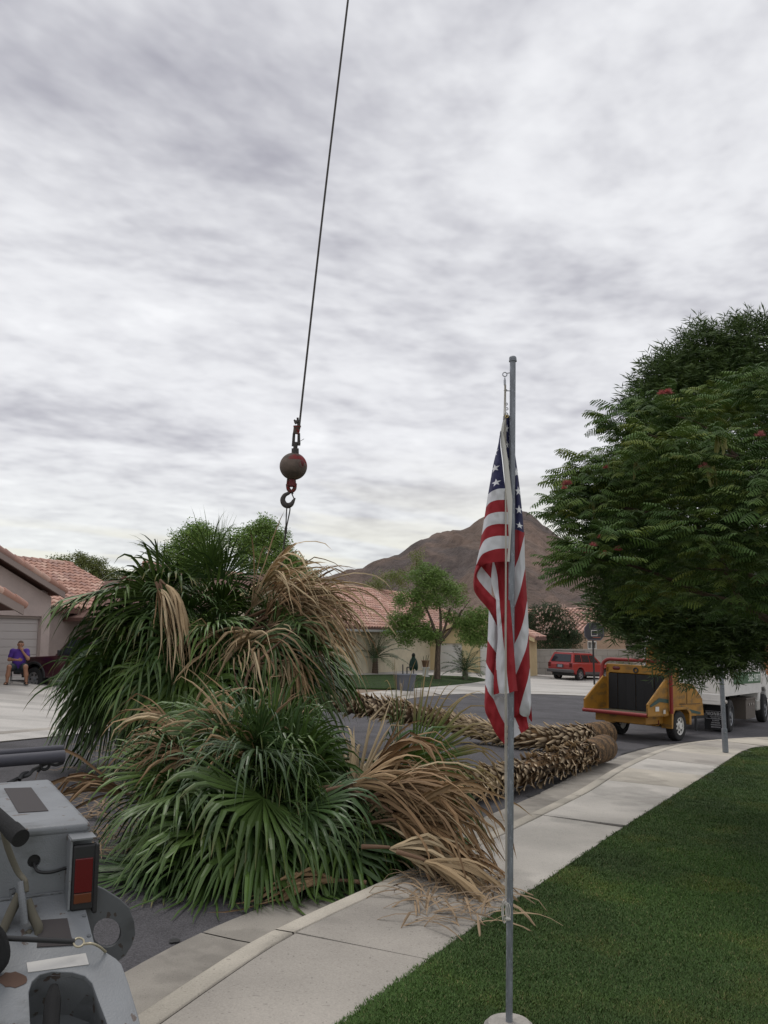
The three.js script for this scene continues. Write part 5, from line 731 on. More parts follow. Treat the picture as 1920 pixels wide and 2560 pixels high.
// frond aimed by where its fan should end up in the photo
function aim(t, o, px, py, d, R, k = {}) { const tip = P(px, py, d), v = tip.clone().sub(o), L = v.length(); const rad = k.rad ?? clamp(L * 0.55, 0.85, 1.3) * (0.9 + 0.25 * R()), pet = Math.max(0.25, L - rad * 0.75); addFrond(t, o.clone().addScaledVector(randDir(R), k.dead ? 0.1 : 0.26), v.normalize().addScaledVector(randDir(R), 0.18).add(V3(0, (k.lift ?? 0.25) + (k.dead || k.droop ? 0 : (R() - 0.25) * 0.6), 0)).normalize(), R, { pet, rad, ...k }); }
{
  // palm held up by the sling: its crown is the upper mound
  const t = zeroThing('felled_palm', 'felled fan palm held up by the sling, its crown the upper green mound', 'palm tree'), R = mulberry(701), H = P(560, 1590, 14);
  t.position.copy(H);
  const inner = new THREE.Group(); inner.name = 'x';
  const put = (fn) => fn;
  const lie = (px, py, r) => hit(px, py, (x) => g(x) + r);
  const trunkPts = [P(560, 1600, 14), P(700, 1690, 15), P(840, 1748, 16.3), P(910, 1766, 17.2), P(1000, 1780, 18.2), P(1120, 1806, 19.4), lie(1224, 1832, 0.25), lie(1320, 1844, 0.26), lie(1430, 1844, 0.27), lie(1475, 1839, 0.28), lie(1516, 1835, 0.29)];
  console.log('trunk1', trunkPts.map((p) => p.z.toFixed(1)).join(' '));
  palmTrunk(t, trunkPts, [0.18, 0.21, 0.24, 0.26], 0.88, 71, 11);
  // green fronds over the crown: [px, py, depth, options]
  const list = [];
  for (let i = 0; i < 58; i++) { const a = R() * 6.283, ex = 1 - Math.pow(R(), 1.5) * 0.7; list.push([470 + Math.cos(a) * 310 * ex - 40, Math.max(1440, 1610 + Math.sin(a) * 200 * ex), 13.2 + R() * 1.2 - 0.9 * (1 - ex) * 2, {}]); }
  for (let i = 0; i < 14; i++) list.push([270 + R() * 380, 1830 + R() * 90, 11.4 + R() * 1.2, { lift: 0 }]);
  for (let i = 0; i < 26; i++) list.push([300 + R() * 560, 1740 + R() * 120, 12.2 + R() * 1.6, { lift: 0.1 }]);
  list.push([60, 1500, 13.4, { lift: 0.3, droop: 1 }], [50, 1600, 13.3, { lift: 0.2, droop: 1 }], [70, 1670, 13.2, { lift: 0.2, droop: 1 }], [90, 1730, 13, { lift: 0.2, droop: 1 }], [120, 1790, 13, { lift: 0.2, droop: 1 }], [110, 1450, 13.5, { lift: 0.3, droop: 1 }], [160, 1420, 13.6, { lift: 0.3, droop: 1 }], [60, 1570, 12.9, { lift: 0.1, droop: 0.5, dry: 0.3 }], [120, 1480, 13.6, { lift: 0.35 }], [110, 1580, 13.4, { lift: 0.2, dry: 0.15 }], [160, 1700, 13.3, {}], [150, 1770, 13.2, {}], [230, 1500, 13.2, {}], [330, 1410, 13.6, { lift: 0.45 }], [400, 1390, 13.8, { lift: 0.4, droop: 0.6 }], [380, 1440, 13.2, { lift: 0.4 }], [545, 1290, 13.9, { lift: 0.2, droop: 0.35, roll: 1.2, span: 0.9, rad: 1.15 }], [575, 1310, 13.8, { lift: 0.2, droop: 0.4, roll: -1.0, span: 0.8, rad: 1.1 }], [480, 1360, 13.6, { droop: 0.5, roll: 0.4, lift: 0.2 }], [640, 1370, 13.8, { droop: 0.9 }], [450, 1480, 12.7, { roll: 0.2 }], [520, 1500, 12.6, { roll: -0.4 }], [330, 1480, 12.8, {}], [260, 1590, 12.8, {}], [350, 1620, 12.4, {}], [440, 1640, 12.3, {}], [230, 1690, 12.8, {}], [330, 1740, 12.5, {}], [420, 1760, 12.4, {}], [200, 1800, 12.7, {}], [300, 1840, 12.4, {}], [160, 1540, 13, { dry: 0.25 }], [850, 1650, 12.6, {}], [890, 1720, 12.8, {}], [800, 1580, 12.8, {}], [720, 1500, 13.2, {}], [840, 1740, 12.4, {}], [760, 1660, 12.2, {}], [640, 1560, 12.4, {}], [780, 1700, 13.1, {}], [720, 1640, 13, {}], [690, 1750, 12.8, {}], [820, 1760, 13.1, {}], [760, 1560, 13.6, {}]);
  for (const [px, py, d, k] of list) aim(t, H, px, py, d, R, k);
  // dead, tan fronds: a sheaf in front on the left and the big brown fan to the right
  const dl = [[420, 1600, 12.3, 12.6, 400, 1455], [440, 1640, 12.3, 12.6, 395, 1460], [470, 1600, 12.3, 12.6, 400, 1450], [405, 1590, 12.3, 12.5, 390, 1455]];
  for (const [px, py, d, d0, ox, oy] of dl) { const o = P(ox, oy, d0), v = P(px, py, d).sub(o); addFrond(t, o, v.clone().normalize().add(V3(0, 0.5, 0)).normalize(), R, { dead: true, pet: 0.12, rad: 1.2, span: 0.22, droop: 2.2 }); }
  for (let i = 0; i < 10; i++) { const px = 680 + R() * 220, py = 1470 + R() * 270, d = 12.7 + R() * 1.3; aim(t, P(590 + R() * 80, 1500 + R() * 130, 13.6), px, py, d, R, { dead: true, lift: 0.3, span: 0.2 + R() * 0.25, droop: 0.45, rad: 1.3 + R() * 0.5 }); }
  for (const [px, py] of [[760, 1450], [830, 1500], [880, 1580], [930, 1610], [900, 1660], [700, 1470], [800, 1540], [860, 1540]]) aim(t, P(620, 1470 + R() * 140, 13.2), px, py, 12.8, R, { dead: true, lift: 0.5, span: 0.25, droop: 0.6, rad: 1.5 });
  for (let i = 0; i < 10; i++) aim(t, P(520 + R() * 240, 1560 + R() * 200, 12.9), 520 + R() * 420, 1600 + R() * 260, 12.1 + R() * 0.9, R, { dead: true, lift: 0.3, span: 0.2 + R() * 0.3, droop: 0.6, rad: 0.9 + R() * 0.5 });
  // reddish flower stalk standing in front
  const st = (pts, r0, r1) => { const q = limb(pts.map(([x, y, d]) => P(x, y, d)), [r0, r1], 20, 7); tint(q, () => [0.17, 0.10, 0.062]); return q; };
  part('flower_stalk', [st([[635, 1900, 11.6], [622, 1820, 11.8], [612, 1740, 12], [622, 1680, 12.1], [660, 1640, 12.2], [700, 1605, 12.3], [740, 1570, 12.3]], 0.03, 0.012), st([[622, 1800, 11.8], [650, 1760, 11.8], [690, 1725, 11.8]], 0.016, 0.006), st([[640, 1660, 12.2], [720, 1650, 12.2], [800, 1640, 12.3]], 0.014, 0.006), st([[612, 1740, 12], [590, 1700, 12], [585, 1660, 12]], 0.012, 0.005)], dmat, t);
  for (const c of t.children) { if (c.name === 'boot') c.position.sub(H); else c.position.copy(H.clone().negate()); }
}
{
  // palm lying on the kerb: the lower mound
  const t = zeroThing('felled_palm', 'felled fan palm lying on the kerb, its crown the lower green mound', 'palm tree'), R = mulberry(801), H = P(640, 2010, 8.9);
  const lie = (px, py, r) => hit(px, py, (x) => g(x) + r);
  const trunkPts = [P(660, 2010, 9.1), P(820, 2000, 10.6), lie(1000, 1990, 0.2), lie(1128, 1972, 0.215), lie(1200, 1957, 0.225), lie(1287, 1939, 0.235), lie(1379, 1911, 0.25), lie(1440, 1893, 0.265), lie(1480, 1880, 0.28), lie(1512, 1869, 0.29)];
  console.log('trunk2', trunkPts.map((p) => p.z.toFixed(1)).join(' '));
  t.position.copy(H);
  palmTrunk(t, trunkPts, [0.16, 0.185, 0.205, 0.23], 0.865, 81, 11);
  const list = [];
  for (let i = 0; i < 64; i++) { const a = R() * 6.283, ex = 1 - Math.pow(R(), 1.5) * 0.7; list.push([600 + Math.cos(a) * 320 * ex, 2080 + Math.sin(a) * 200 * ex, 8.4 + Math.sin(a) * -0.8 * ex - 0.6 * (1 - ex), {}]); }
  for (let i = 0; i < 34; i++) list.push([330 + R() * 600, 1800 + R() * 160, 9 + R() * 1.6, { lift: 0.4 }]); for (let i = 0; i < 7; i++) aim(t, P(560 + R() * 220, 1930 + R() * 60, 8.8), 300 + R() * 640, 1800 + R() * 190, 8.4 + R(), R, { dead: true, lift: 0.5, span: 0.35 + R() * 0.4, droop: 0.8, rad: 0.8 + R() * 0.4 }); for (let i = 0; i < 22; i++) list.push([900 + R() * 330, 2030 + R() * 140, 8.0 + R() * 0.8, { lift: -0.05 }]);
  list.push([300, 1960, 8.4, { lift: 0.4 }], [290, 2060, 8.0, { lift: 0.35 }], [270, 2180, 7.6, {}], [300, 2260, 7.3, {}], [370, 2290, 7.0, { dry: 0.3 }], [480, 2290, 6.9, {}], [560, 2310, 6.8, {}], [640, 2290, 6.9, {}], [720, 2290, 7.0, {}], [800, 2260, 7.2, {}], [470, 2100, 7.4, { lift: 0.5, roll: 0.2 }], [560, 2060, 7.3, { lift: 0.5, roll: -0.2 }], [700, 2080, 7.3, { lift: 0.5 }], [800, 2060, 7.5, { lift: 0.5 }], [380, 2120, 7.4, {}], [640, 2170, 7.1, {}], [520, 2190, 7.1, {}], [400, 2210, 7.2, {}], [760, 2170, 7.2, {}], [860, 2150, 7.5, {}], [420, 1960, 8.0, { lift: 0.5 }], [540, 1930, 8.3, { lift: 0.5 }], [640, 1900, 8.6, { lift: 0.5 }], [770, 1930, 8.7, { lift: 0.5 }], [860, 1930, 9.2, {}], [1050, 2030, 9.0, { lift: 0 }], [1150, 2080, 9.0, { dry: 0.2 }], [1180, 2120, 8.7, {}], [1100, 2150, 8.4, {}], [980, 2130, 8.2, { lift: 0 }], [950, 2060, 8.6, { lift: 0 }]);
  for (const [px, py, d, k] of list) aim(t, H, px, py, d, R, k);
  // dead fronds across the right half and on the pavement
  for (let i = 0; i < 17; i++) { const f = R(), px = 880 + f * 360 + R() * 40, py = 1980 + f * 200 + R() * 80, d = lerp(8.4, 7.4, f) + R() * 0.3; aim(t, P(780 + R() * 120, 1960 + R() * 140, 8.3), px, py, d, R, { dead: true, lift: 0.4, span: 0.2 + R() * 0.3, droop: 0.6, rad: 1.1 + R() * 0.4 }); }
  for (const [x0, y0, x1, y1, d] of [[820, 1980, 1060, 1990, 8.0], [900, 2100, 1150, 2230, 7.4], [1000, 2160, 1170, 2260, 7.2], [880, 1940, 1000, 1900, 8.6], [940, 1990, 1180, 2060, 7.9], [1020, 2120, 1180, 2200, 7.4], [560, 1900, 330, 1860, 9.3], [520, 1890, 260, 1850, 9.5], [360, 2030, 170, 1990, 8.2], [420, 1850, 620, 1830, 9.6], [900, 2220, 780, 2240, 7.2]]) aim(t, P(x0, y0, d + 0.1), x1, y1, d, R, { dead: true, lift: 0.4, span: 0.3, droop: 0.9, rad: 1.1 });
  // the half-dried fan standing up beside the other trunk
  { const o = P(985, 1950, 10.6), tip = P(1000, 1870, 10.4); addFrond(t, o, tip.clone().sub(o).normalize(), R, { pet: 0.35, rad: 1.15, span: 1.5, roll: 1.2, dry: 0.75, droop: 0.9, sag: -1.5, label: 'half dried fan with green base and tan drooping tips' }); addFrond(t, o, V3(0.75, 0.6, 0.1).normalize(), R, { pet: 0.3, rad: 1.2, span: 1.0, roll: 1.3, dry: 0.9, droop: 0.9, sag: 0, label: 'half dried fan with tan drooping tips' }); }
  for (const c of t.children) { if (c.name === 'boot') c.position.sub(H); else c.position.copy(H.clone().negate()); }
}
// loose dead strips on the road, the pavement and the lawn
{
  const R = mulberry(91), acc = { p: [], c: [] };
  for (let i = 0; i < 300; i++) { const near2 = i < 110, px = near2 ? 1040 + R() * 190 : 190 + R() * 180, py = near2 ? 2190 + R() * 120 : 1850 + R() * 290, p = G(px, py, near2 ? 0.15 : 0.03), a = R() * 6.283, tn = 0.7 + R() * 0.6; ribbon(acc, p, V3(Math.cos(a), 0.25 + 0.3 * R(), Math.sin(a)).normalize(), V3(-Math.sin(a), 0, Math.cos(a)), 0.25 + R() * 0.5, (t) => 0.028 * Math.sin(Math.PI * (0.1 + 0.85 * t)) * (0.4 + R() * 0.5), (t) => 2.2, R, () => [0.27 * tn, 0.19 * tn, 0.115 * tn], { n: 7, twist: 3, kink: 0.5, fold: 0.6 }); }
  const m = part('leaf_litter', accGeo(acc), dmat, scene); m.userData.kind = 'stuff'; m.userData.label = 'dry brown palm leaf strips strewn on road and pavement'; m.userData.category = 'leaf litter';
}
// ---------- vehicles ----------
const upN = V3(0.045, 1, 0).normalize();
// group whose local -z points along the heading (x, forward) and whose floor follows the street
function parked(name, label, category, x, zf, y, hx, hz, tilt = true) { const t = thing(name, label, category, V3(x, y, -zf)); const turn = Math.atan2(-hx, hz); t.quaternion.setFromAxisAngle(V3(0, 1, 0), turn); if (tilt) t.quaternion.premultiply(new THREE.Quaternion().setFromUnitVectors(V3(0, 1, 0), upN)); t.updateMatrixWorld(true); return t; }
function wheel(parent, x, y, z, r, w, rimMat, o = {}) {                     // axle along x
  const gp = new THREE.Group(); gp.name = o.name ?? 'wheel'; gp.position.set(x, y, z); parent.add(gp); const s = o.side ?? Math.sign(x) ?? 1;
  const prof = [[r * 0.6, -w / 2], [r * 0.86, -w / 2], [r * 0.97, -w * 0.42], [r, -w * 0.28], [r, w * 0.28], [r * 0.97, w * 0.42], [r * 0.86, w / 2], [r * 0.6, w / 2]].map((p) => new THREE.Vector2(p[0], p[1]));
  part('tyre', new THREE.LatheGeometry(prof, 32).rotateZ(Math.PI / 2), M.rubber, gp);
  const rr = r * 0.61, rim = [cyl(rr, rr, w * 0.7, 0, 0, 0, 0, 0, Math.PI / 2, 28)], holes = []; const fx = s * w * 0.36;
  rim.push(at(new THREE.TorusGeometry(rr * 0.97, 0.014, 6, 28), fx + s * 0.01, 0, 0, 0, Math.PI / 2), cyl(rr * 0.3, rr * 0.26, 0.06, fx + s * 0.02, 0, 0, 0, 0, Math.PI / 2, 16));
  part('rim', rim, rimMat, gp);
  const nh = o.holes ?? 8; for (let i = 0; i < nh; i++) { const a = i / nh * 6.283; holes.push(cyl(rr * (o.hr ?? 0.14), rr * (o.hr ?? 0.14), 0.012, fx, Math.sin(a) * rr * 0.66, Math.cos(a) * rr * 0.66, 0, 0, Math.PI / 2, 10)); }
  if (nh) part('rim_holes', holes, M.dark, gp, { kind: 'stuff' });
  return gp;
}
const yellow = std({ map: rep(tex(512, (u, v) => { const a = fbm(u * 5, v * 5, 5, 571, 5), d = sstep(0.5, 0.75, fbm(u * 7, v * 12, 5, 573, 7)), k = 0.88 + a * 0.24; return [lerp(156 * k, 104, d * 0.6), lerp(112 * k, 82, d * 0.6), lerp(38 * k, 50, d * 0.6)]; }), 0.8), roughness: 0.6 }), redPaint = std({ color: rgb(0.22, 0.018, 0.016), roughness: 0.55 }), chipWhite = std({ map: rep(mottle([214, 212, 208], 0.16, 5, 0.05, 561), 0.6), roughness: 0.55 });
{
  // brush chipper, seen from its infeed end
  const x = 6.87, zf = 23.3, t = parked('wood_chipper', 'yellow towable wood chipper with black curtain, red bars and open feed table', 'wood chipper', x, zf, g(x), 0.70, 0.714); t.scale.setScalar(0.935);
  for (const s of [-1, 1]) wheel(t, s * 0.85, 0.4, 0, 0.4, 0.25, M.white, { holes: 8 });
  part('axle', [rbox(1.5, 0.12, 0.12, 0.01, 0, 0.42, 0), rbox(0.5, 0.1, 2.4, 0.01, 0, 0.5, -0.2)], M.dark, t);
  part('underframe', [rbox(1.5, 0.2, 1.0, 0.015, 0, 0.56, 1.0), rbox(1.3, 0.22, 1.0, 0.015, 0, 0.5, 0.3)], yellow, t, { uv: 1 });
  part('feed_table', [rbox(1.84, 0.06, 1.15, 0.01, 0, 0.70, 1.2)], yellow, t, { uv: 1 });
  part('table_plate', rbox(1.6, 0.012, 1.05, 0.004, 0, 0.738, 1.2), std({ map: rep(T.worn, 1), color: rgb(0.5, 0.42, 0.25), roughness: 0.7 }), t, { uv: 1 });
  part('safety_bar', tube([V3(-0.95, 0.72, 1.8), V3(0.95, 0.72, 1.8)], 0.05, 4, 14), redPaint, t);
  const sideOut = [[1.78, 0.70], [1.78, 0.98], [0.80, 1.62], [0.62, 1.62], [0.62, 0.70]];
  for (const s of [-1, 1]) part('side_wing', ext(sideOut.map(([z, y]) => [z, y]), 0.05, 0.008).rotateY(-Math.PI / 2).translate(0, 0, 0).translate(s * 0.93 + 0.025, 0, 0), yellow, t, { uv: 1 });
  part('wing_flange', [rod(V3(0.93, 0.98, 1.78), V3(0.93, 1.62, 0.8), 0.03), rod(V3(-0.93, 0.98, 1.78), V3(-0.93, 1.62, 0.8), 0.03)].concat([]), yellow, t, { kind: 'stuff', uv: 1 });
  // opening frame, hood and curtain
  part('infeed_hood', [rbox(1.86, 0.24, 0.34, 0.02, 0, 1.86, 0.48), rbox(0.1, 1.2, 0.34, 0.015, -0.88, 1.3, 0.48), rbox(0.1, 1.2, 0.34, 0.015, 0.88, 1.3, 0.48), rbox(1.7, 1.3, 0.5, 0.02, 0, 1.3, 0.05)], yellow, t, { uv: 1 });
  for (let i = 0; i < 6; i++) part('curtain_strip', rbox(0.272, 0.98, 0.02, 0.006, -0.69 + i * 0.276, 1.235, 0.66 - (i % 2) * 0.022, 0.03, 0, 0), M.rubber, t);
  part('tail_lamp', at(new THREE.CapsuleGeometry(0.05, 0.13, 6, 14), -0.6, 1.87, 0.655, 0, 0, Math.PI / 2, 1, 1, 0.35), M.redLens, t);
  part('lifting_eye', at(new THREE.TorusGeometry(0.06, 0.02, 8, 20), 0.0, 1.84, 0.665), M.dark, t);
  part('control_bar', tube([V3(-1.0, 1.05, 0.9), V3(-1.0, 1.75, 0.75), V3(-0.98, 1.98, 0.72), V3(-0.86, 2.09, 0.7), V3(-0.5, 2.11, 0.7), V3(0.5, 2.11, 0.7), V3(0.86, 2.09, 0.7), V3(0.99, 1.98, 0.7), V3(1.02, 1.7, 0.66), V3(1.02, 0.75, 0.6)], 0.05, 80, 12), redPaint, t);
  // drum housing, engine cover and fender on the right side
  part('engine_cover', [ext([[-0.15, 0.62], [-0.15, 1.52], [-1.15, 1.52], [-1.75, 1.1], [-1.85, 0.62]].reverse(), 1.6, 0.02).rotateY(-Math.PI / 2).translate(0.8, 0, 0), rbox(1.62, 0.85, 0.5, 0.02, 0, 1.06, 0.12)], yellow, t, { uv: 1 });
  part('fender', [ext([[-0.62, 0.42], [-0.62, 0.75], [-0.42, 0.9], [0.42, 0.9], [0.55, 0.8], [0.55, 0.35], [0.47, 0.35], [0.44, 0.72], [0.34, 0.84], [-0.34, 0.84], [-0.5, 0.72], [-0.5, 0.42]], 0.3, 0.006).rotateY(-Math.PI / 2).translate(1.0, 0, 0), ext([[-0.62, 0.42], [-0.62, 0.75], [-0.42, 0.9], [0.42, 0.9], [0.55, 0.8], [0.55, 0.35], [0.47, 0.35], [0.44, 0.72], [0.34, 0.84], [-0.34, 0.84], [-0.5, 0.72], [-0.5, 0.42]], 0.3, 0.006).rotateY(-Math.PI / 2).translate(-0.7, 0, 0)], yellow, t, { kind: 'stuff', uv: 1 });
  part('tool_door', rbox(0.02, 0.42, 0.4, 0.008, 0.815, 1.2, -0.45), yellow, t, { uv: 1 }); part('door_seam', [box(0.012, 0.012, 1.4, 0.806, 0.96, -0.9), box(0.012, 0.5, 0.012, 0.806, 1.22, -0.75)], M.dark, t, { kind: 'stuff' });
  // green and white swoosh stripes (print) on wing and cover
  const sw = (pts, m, off) => { const gs = ext(pts, 0.004).rotateY(-Math.PI / 2).translate(off, 0, 0); return gs; };
  const green = std({ color: rgb(0.02, 0.06, 0.05), roughness: 0.5 });
  part('swoosh', [sw([[1.7, 0.98], [1.2, 1.16], [0.66, 1.12], [0.66, 1.02], [1.15, 1.06], [1.65, 0.93]], green, 0.968), sw([[-0.4, 0.92], [-0.9, 0.82], [-1.6, 0.72], [-1.6, 0.66], [-0.95, 0.72], [-0.42, 0.80]], green, 0.81)], green, t, { kind: 'stuff' });
  part('decal', rbox(0.004, 0.12, 0.2, 0.001, 0.968, 0.88, 1.3), M.white, t); part('decal', rbox(0.004, 0.1, 0.12, 0.001, 0.968, 0.80, 0.9), M.offwhite, t);
  part('marker_lamp', rbox(0.1, 0.12, 0.03, 0.01, 0.72, 0.5, 0.82), M.redLens, t);
  part('chain_loop', at(new THREE.TorusGeometry(0.07, 0.012, 6, 18), -0.15, 0.42, 1.3), M.dark, t);
  part('discharge_chute', [rbox(0.4, 1.0, 0.45, 0.03, 0, 2.0, -0.5), rbox(0.4, 0.35, 1.0, 0.03, 0, 2.5, -0.9)], yellow, t, { uv: 1 });
  part('drawbar', [rbox(0.14, 0.14, 2.4, 0.01, 0, 0.5, -2.5), rod(V3(0.2, 0.1, -2.6), V3(0.2, 0.9, -2.6), 0.04)], M.dark, t);
}
{
  // chip truck
  const x = 9.26, zf = 26.75, t = parked('chip_truck', 'white chip dump truck with green phone sign and black mud flaps', 'truck', x, zf, g(x), 0.545, 0.838);
  for (const s of [-1, 1]) { wheel(t, s * 0.98, 0.46, 0, 0.47, 0.26, M.steel, { holes: 6 }); wheel(t, s * 0.70, 0.46, 0, 0.47, 0.26, M.steel, { holes: 0 }); wheel(t, s * 0.98, 0.48, -5.5, 0.48, 0.28, M.steel, { holes: 6, hr: 0.16 }); }
  part('axle', [cyl(0.1, 0.1, 1.8, 0, 0.46, 0, 0, 0, Math.PI / 2), cyl(0.07, 0.07, 1.8, 0, 0.48, -5.5, 0, 0, Math.PI / 2), rbox(0.9, 0.25, 7, 0.02, 0, 0.85, -2.6)], M.dark, t);
  const bodyW = 2.3, body = [box(0.06, 2.1, 5.6, bodyW / 2 - 0.03, 2.1, -1.75), box(0.06, 2.1, 5.6, -bodyW / 2 + 0.03, 2.1, -1.75), box(bodyW - 0.12, 0.08, 5.5, 0, 1.1, -1.75), box(bodyW - 0.12, 0.06, 5.5, 0, 3.1, -1.75), box(bodyW - 0.12, 1.92, 0.06, 0, 2.1, -4.5), box(bodyW - 0.13, 1.92, 0.06, 0, 2.1, 0.98)];
  for (let i = 0; i < 5; i++) body.push(box(0.05, 0.5, 0.08, bodyW / 2 + 0.022, 2.85, -4.2 + i * 1.2));
  part('dump_body', body, chipWhite, t, { uv: 1 });
  part('tailgate_sill', [rbox(2.3, 0.3, 0.12, 0.02, 0, 0.95, 1.02), box(2.3, 0.015, 0.01, 0, 0.92, 1.085)], chipWhite, t, { uv: 1 });
  part('hinge_lug', [cyl(0.05, 0.05, 0.06, 1.16, 0.9, 0.98, 0, 0, Math.PI / 2), cyl(0.02, 0.02, 0.09, 1.16, 0.9, 0.98, 0, 0, Math.PI / 2)], M.offwhite, t);
  const flap = document.createElement('canvas'); flap.width = 256; flap.height = 256; { const c = flap.getContext('2d'); c.fillStyle = '#17171a'; c.fillRect(0, 0, 256, 256); c.strokeStyle = '#9c9ca0'; c.lineWidth = 5; c.strokeRect(8, 60, 226, 84); c.fillStyle = '#b4b4b6'; c.textAlign = 'center'; c.font = 'bold 50px sans-serif'; c.fillText('MONROE', 121, 106); c.font = 'bold 15px sans-serif'; c.fillText('TRUCK EQUIPMENT', 121, 124); c.fillText('MONROE, WIS.', 121, 140); c.font = 'bold 19px sans-serif'; ['ILLINOIS', 'MICHIGAN', 'MINNESOTA', 'WISCONSIN'].forEach((w, i) => c.fillText(w, 121, 168 + i * 24)); }
  const ftx = new THREE.CanvasTexture(flap); ftx.colorSpace = THREE.SRGBColorSpace;
  for (const s of [-1, 1]) { const m = part('mud_flap', [rbox(0.66, 0.72, 0.02, 0.006, s * 0.82, 0.42, 0.62)], M.rubber, t); part('flap_print', new THREE.PlaneGeometry(0.62, 0.66).translate(s * 0.82, 0.42, 0.633), std({ map: ftx, roughness: 0.85 }), t); }
  const sg = document.createElement('canvas'); sg.width = 512; sg.height = 64; { const c = sg.getContext('2d'); c.fillStyle = '#14552b'; c.fillRect(0, 0, 512, 64); c.fillStyle = '#e4e6e2'; c.font = 'bold 58px sans-serif'; c.textAlign = 'right'; c.fillText('368-1997', 500, 53); }
  const stx = new THREE.CanvasTexture(sg); stx.colorSpace = THREE.SRGBColorSpace; stx.anisotropy = 8;
  part('sign', new THREE.BoxGeometry(4.2, 0.36, 0.012).rotateY(Math.PI / 2).translate(bodyW / 2 + 0.008, 1.55, -2.25), std({ color: rgb(0.012, 0.09, 0.03) }), t); part('sign_print', new THREE.PlaneGeometry(4.2, 0.36).rotateY(Math.PI / 2).translate(bodyW / 2 + 0.016, 1.55, -2.25), std({ map: stx, roughness: 0.5 }), t);
  part('tool_box', [rbox(0.5, 0.62, 1.5, 0.015, 0.85, 0.56, -2.95), rbox(0.52, 0.06, 1.52, 0.01, 0.86, 0.88, -2.95)], std({ color: rgb(0.12, 0.10, 0.085), roughness: 0.6, metalness: 0.3, bumpMap: T.rough, bumpScale: 0.004 }), t);
  part('box_latches', [-3.3, -2.95, -2.6].map((z) => rbox(0.03, 0.07, 0.06, 0.006, 1.115, 0.7, z)), M.chrome, t, { kind: 'stuff' });
  // cab, fender, door glass, mirror
  part('cab', [ext([[-4.62, 0.75], [-4.62, 2.55], [-5.3, 2.62], [-6.0, 1.72], [-6.9, 1.5], [-7.0, 0.75], [-6.1, 0.75], [-6.02, 1.05], [-5.75, 1.18], [-5.25, 1.18], [-4.98, 1.05], [-4.9, 0.75]].reverse(), 2.1, 0.05).rotateY(-Math.PI / 2).translate(1.05, 0, 0)], chipWhite, t);
  part('cab_step', rbox(0.4, 0.35, 0.5, 0.05, 0.9, 0.62, -4.35), std({ color: rgb(0.42, 0.41, 0.38), roughness: 0.5 }), t);
  part('door_window', [ext([[-4.75, 1.72], [-4.75, 2.4], [-5.25, 2.45], [-5.8, 1.76]].reverse(), 0.012).rotateY(-Math.PI / 2).translate(1.062, 0, 0)], std({ color: rgb(0.07, 0.065, 0.06), roughness: 0.08 }), t);
  part('mirror', [rod(V3(1.05, 1.7, -5.2), V3(1.5, 1.9, -5.35), 0.014), rod(V3(1.05, 2.3, -5.2), V3(1.5, 2.25, -5.35), 0.014), rbox(0.2, 0.5, 0.06, 0.02, 1.55, 2.1, -5.37)], std({ color: rgb(0.22, 0.22, 0.22), roughness: 0.4 }), t);
  part('door_emblem', [cyl(0.12, 0.12, 0.006, 1.066, 1.42, -5.1, 0, 0, Math.PI / 2, 20), at(new THREE.TorusGeometry(0.1, 0.015, 6, 20), 1.068, 1.42, -5.1, 0, Math.PI / 2)], M.offwhite, t);
}
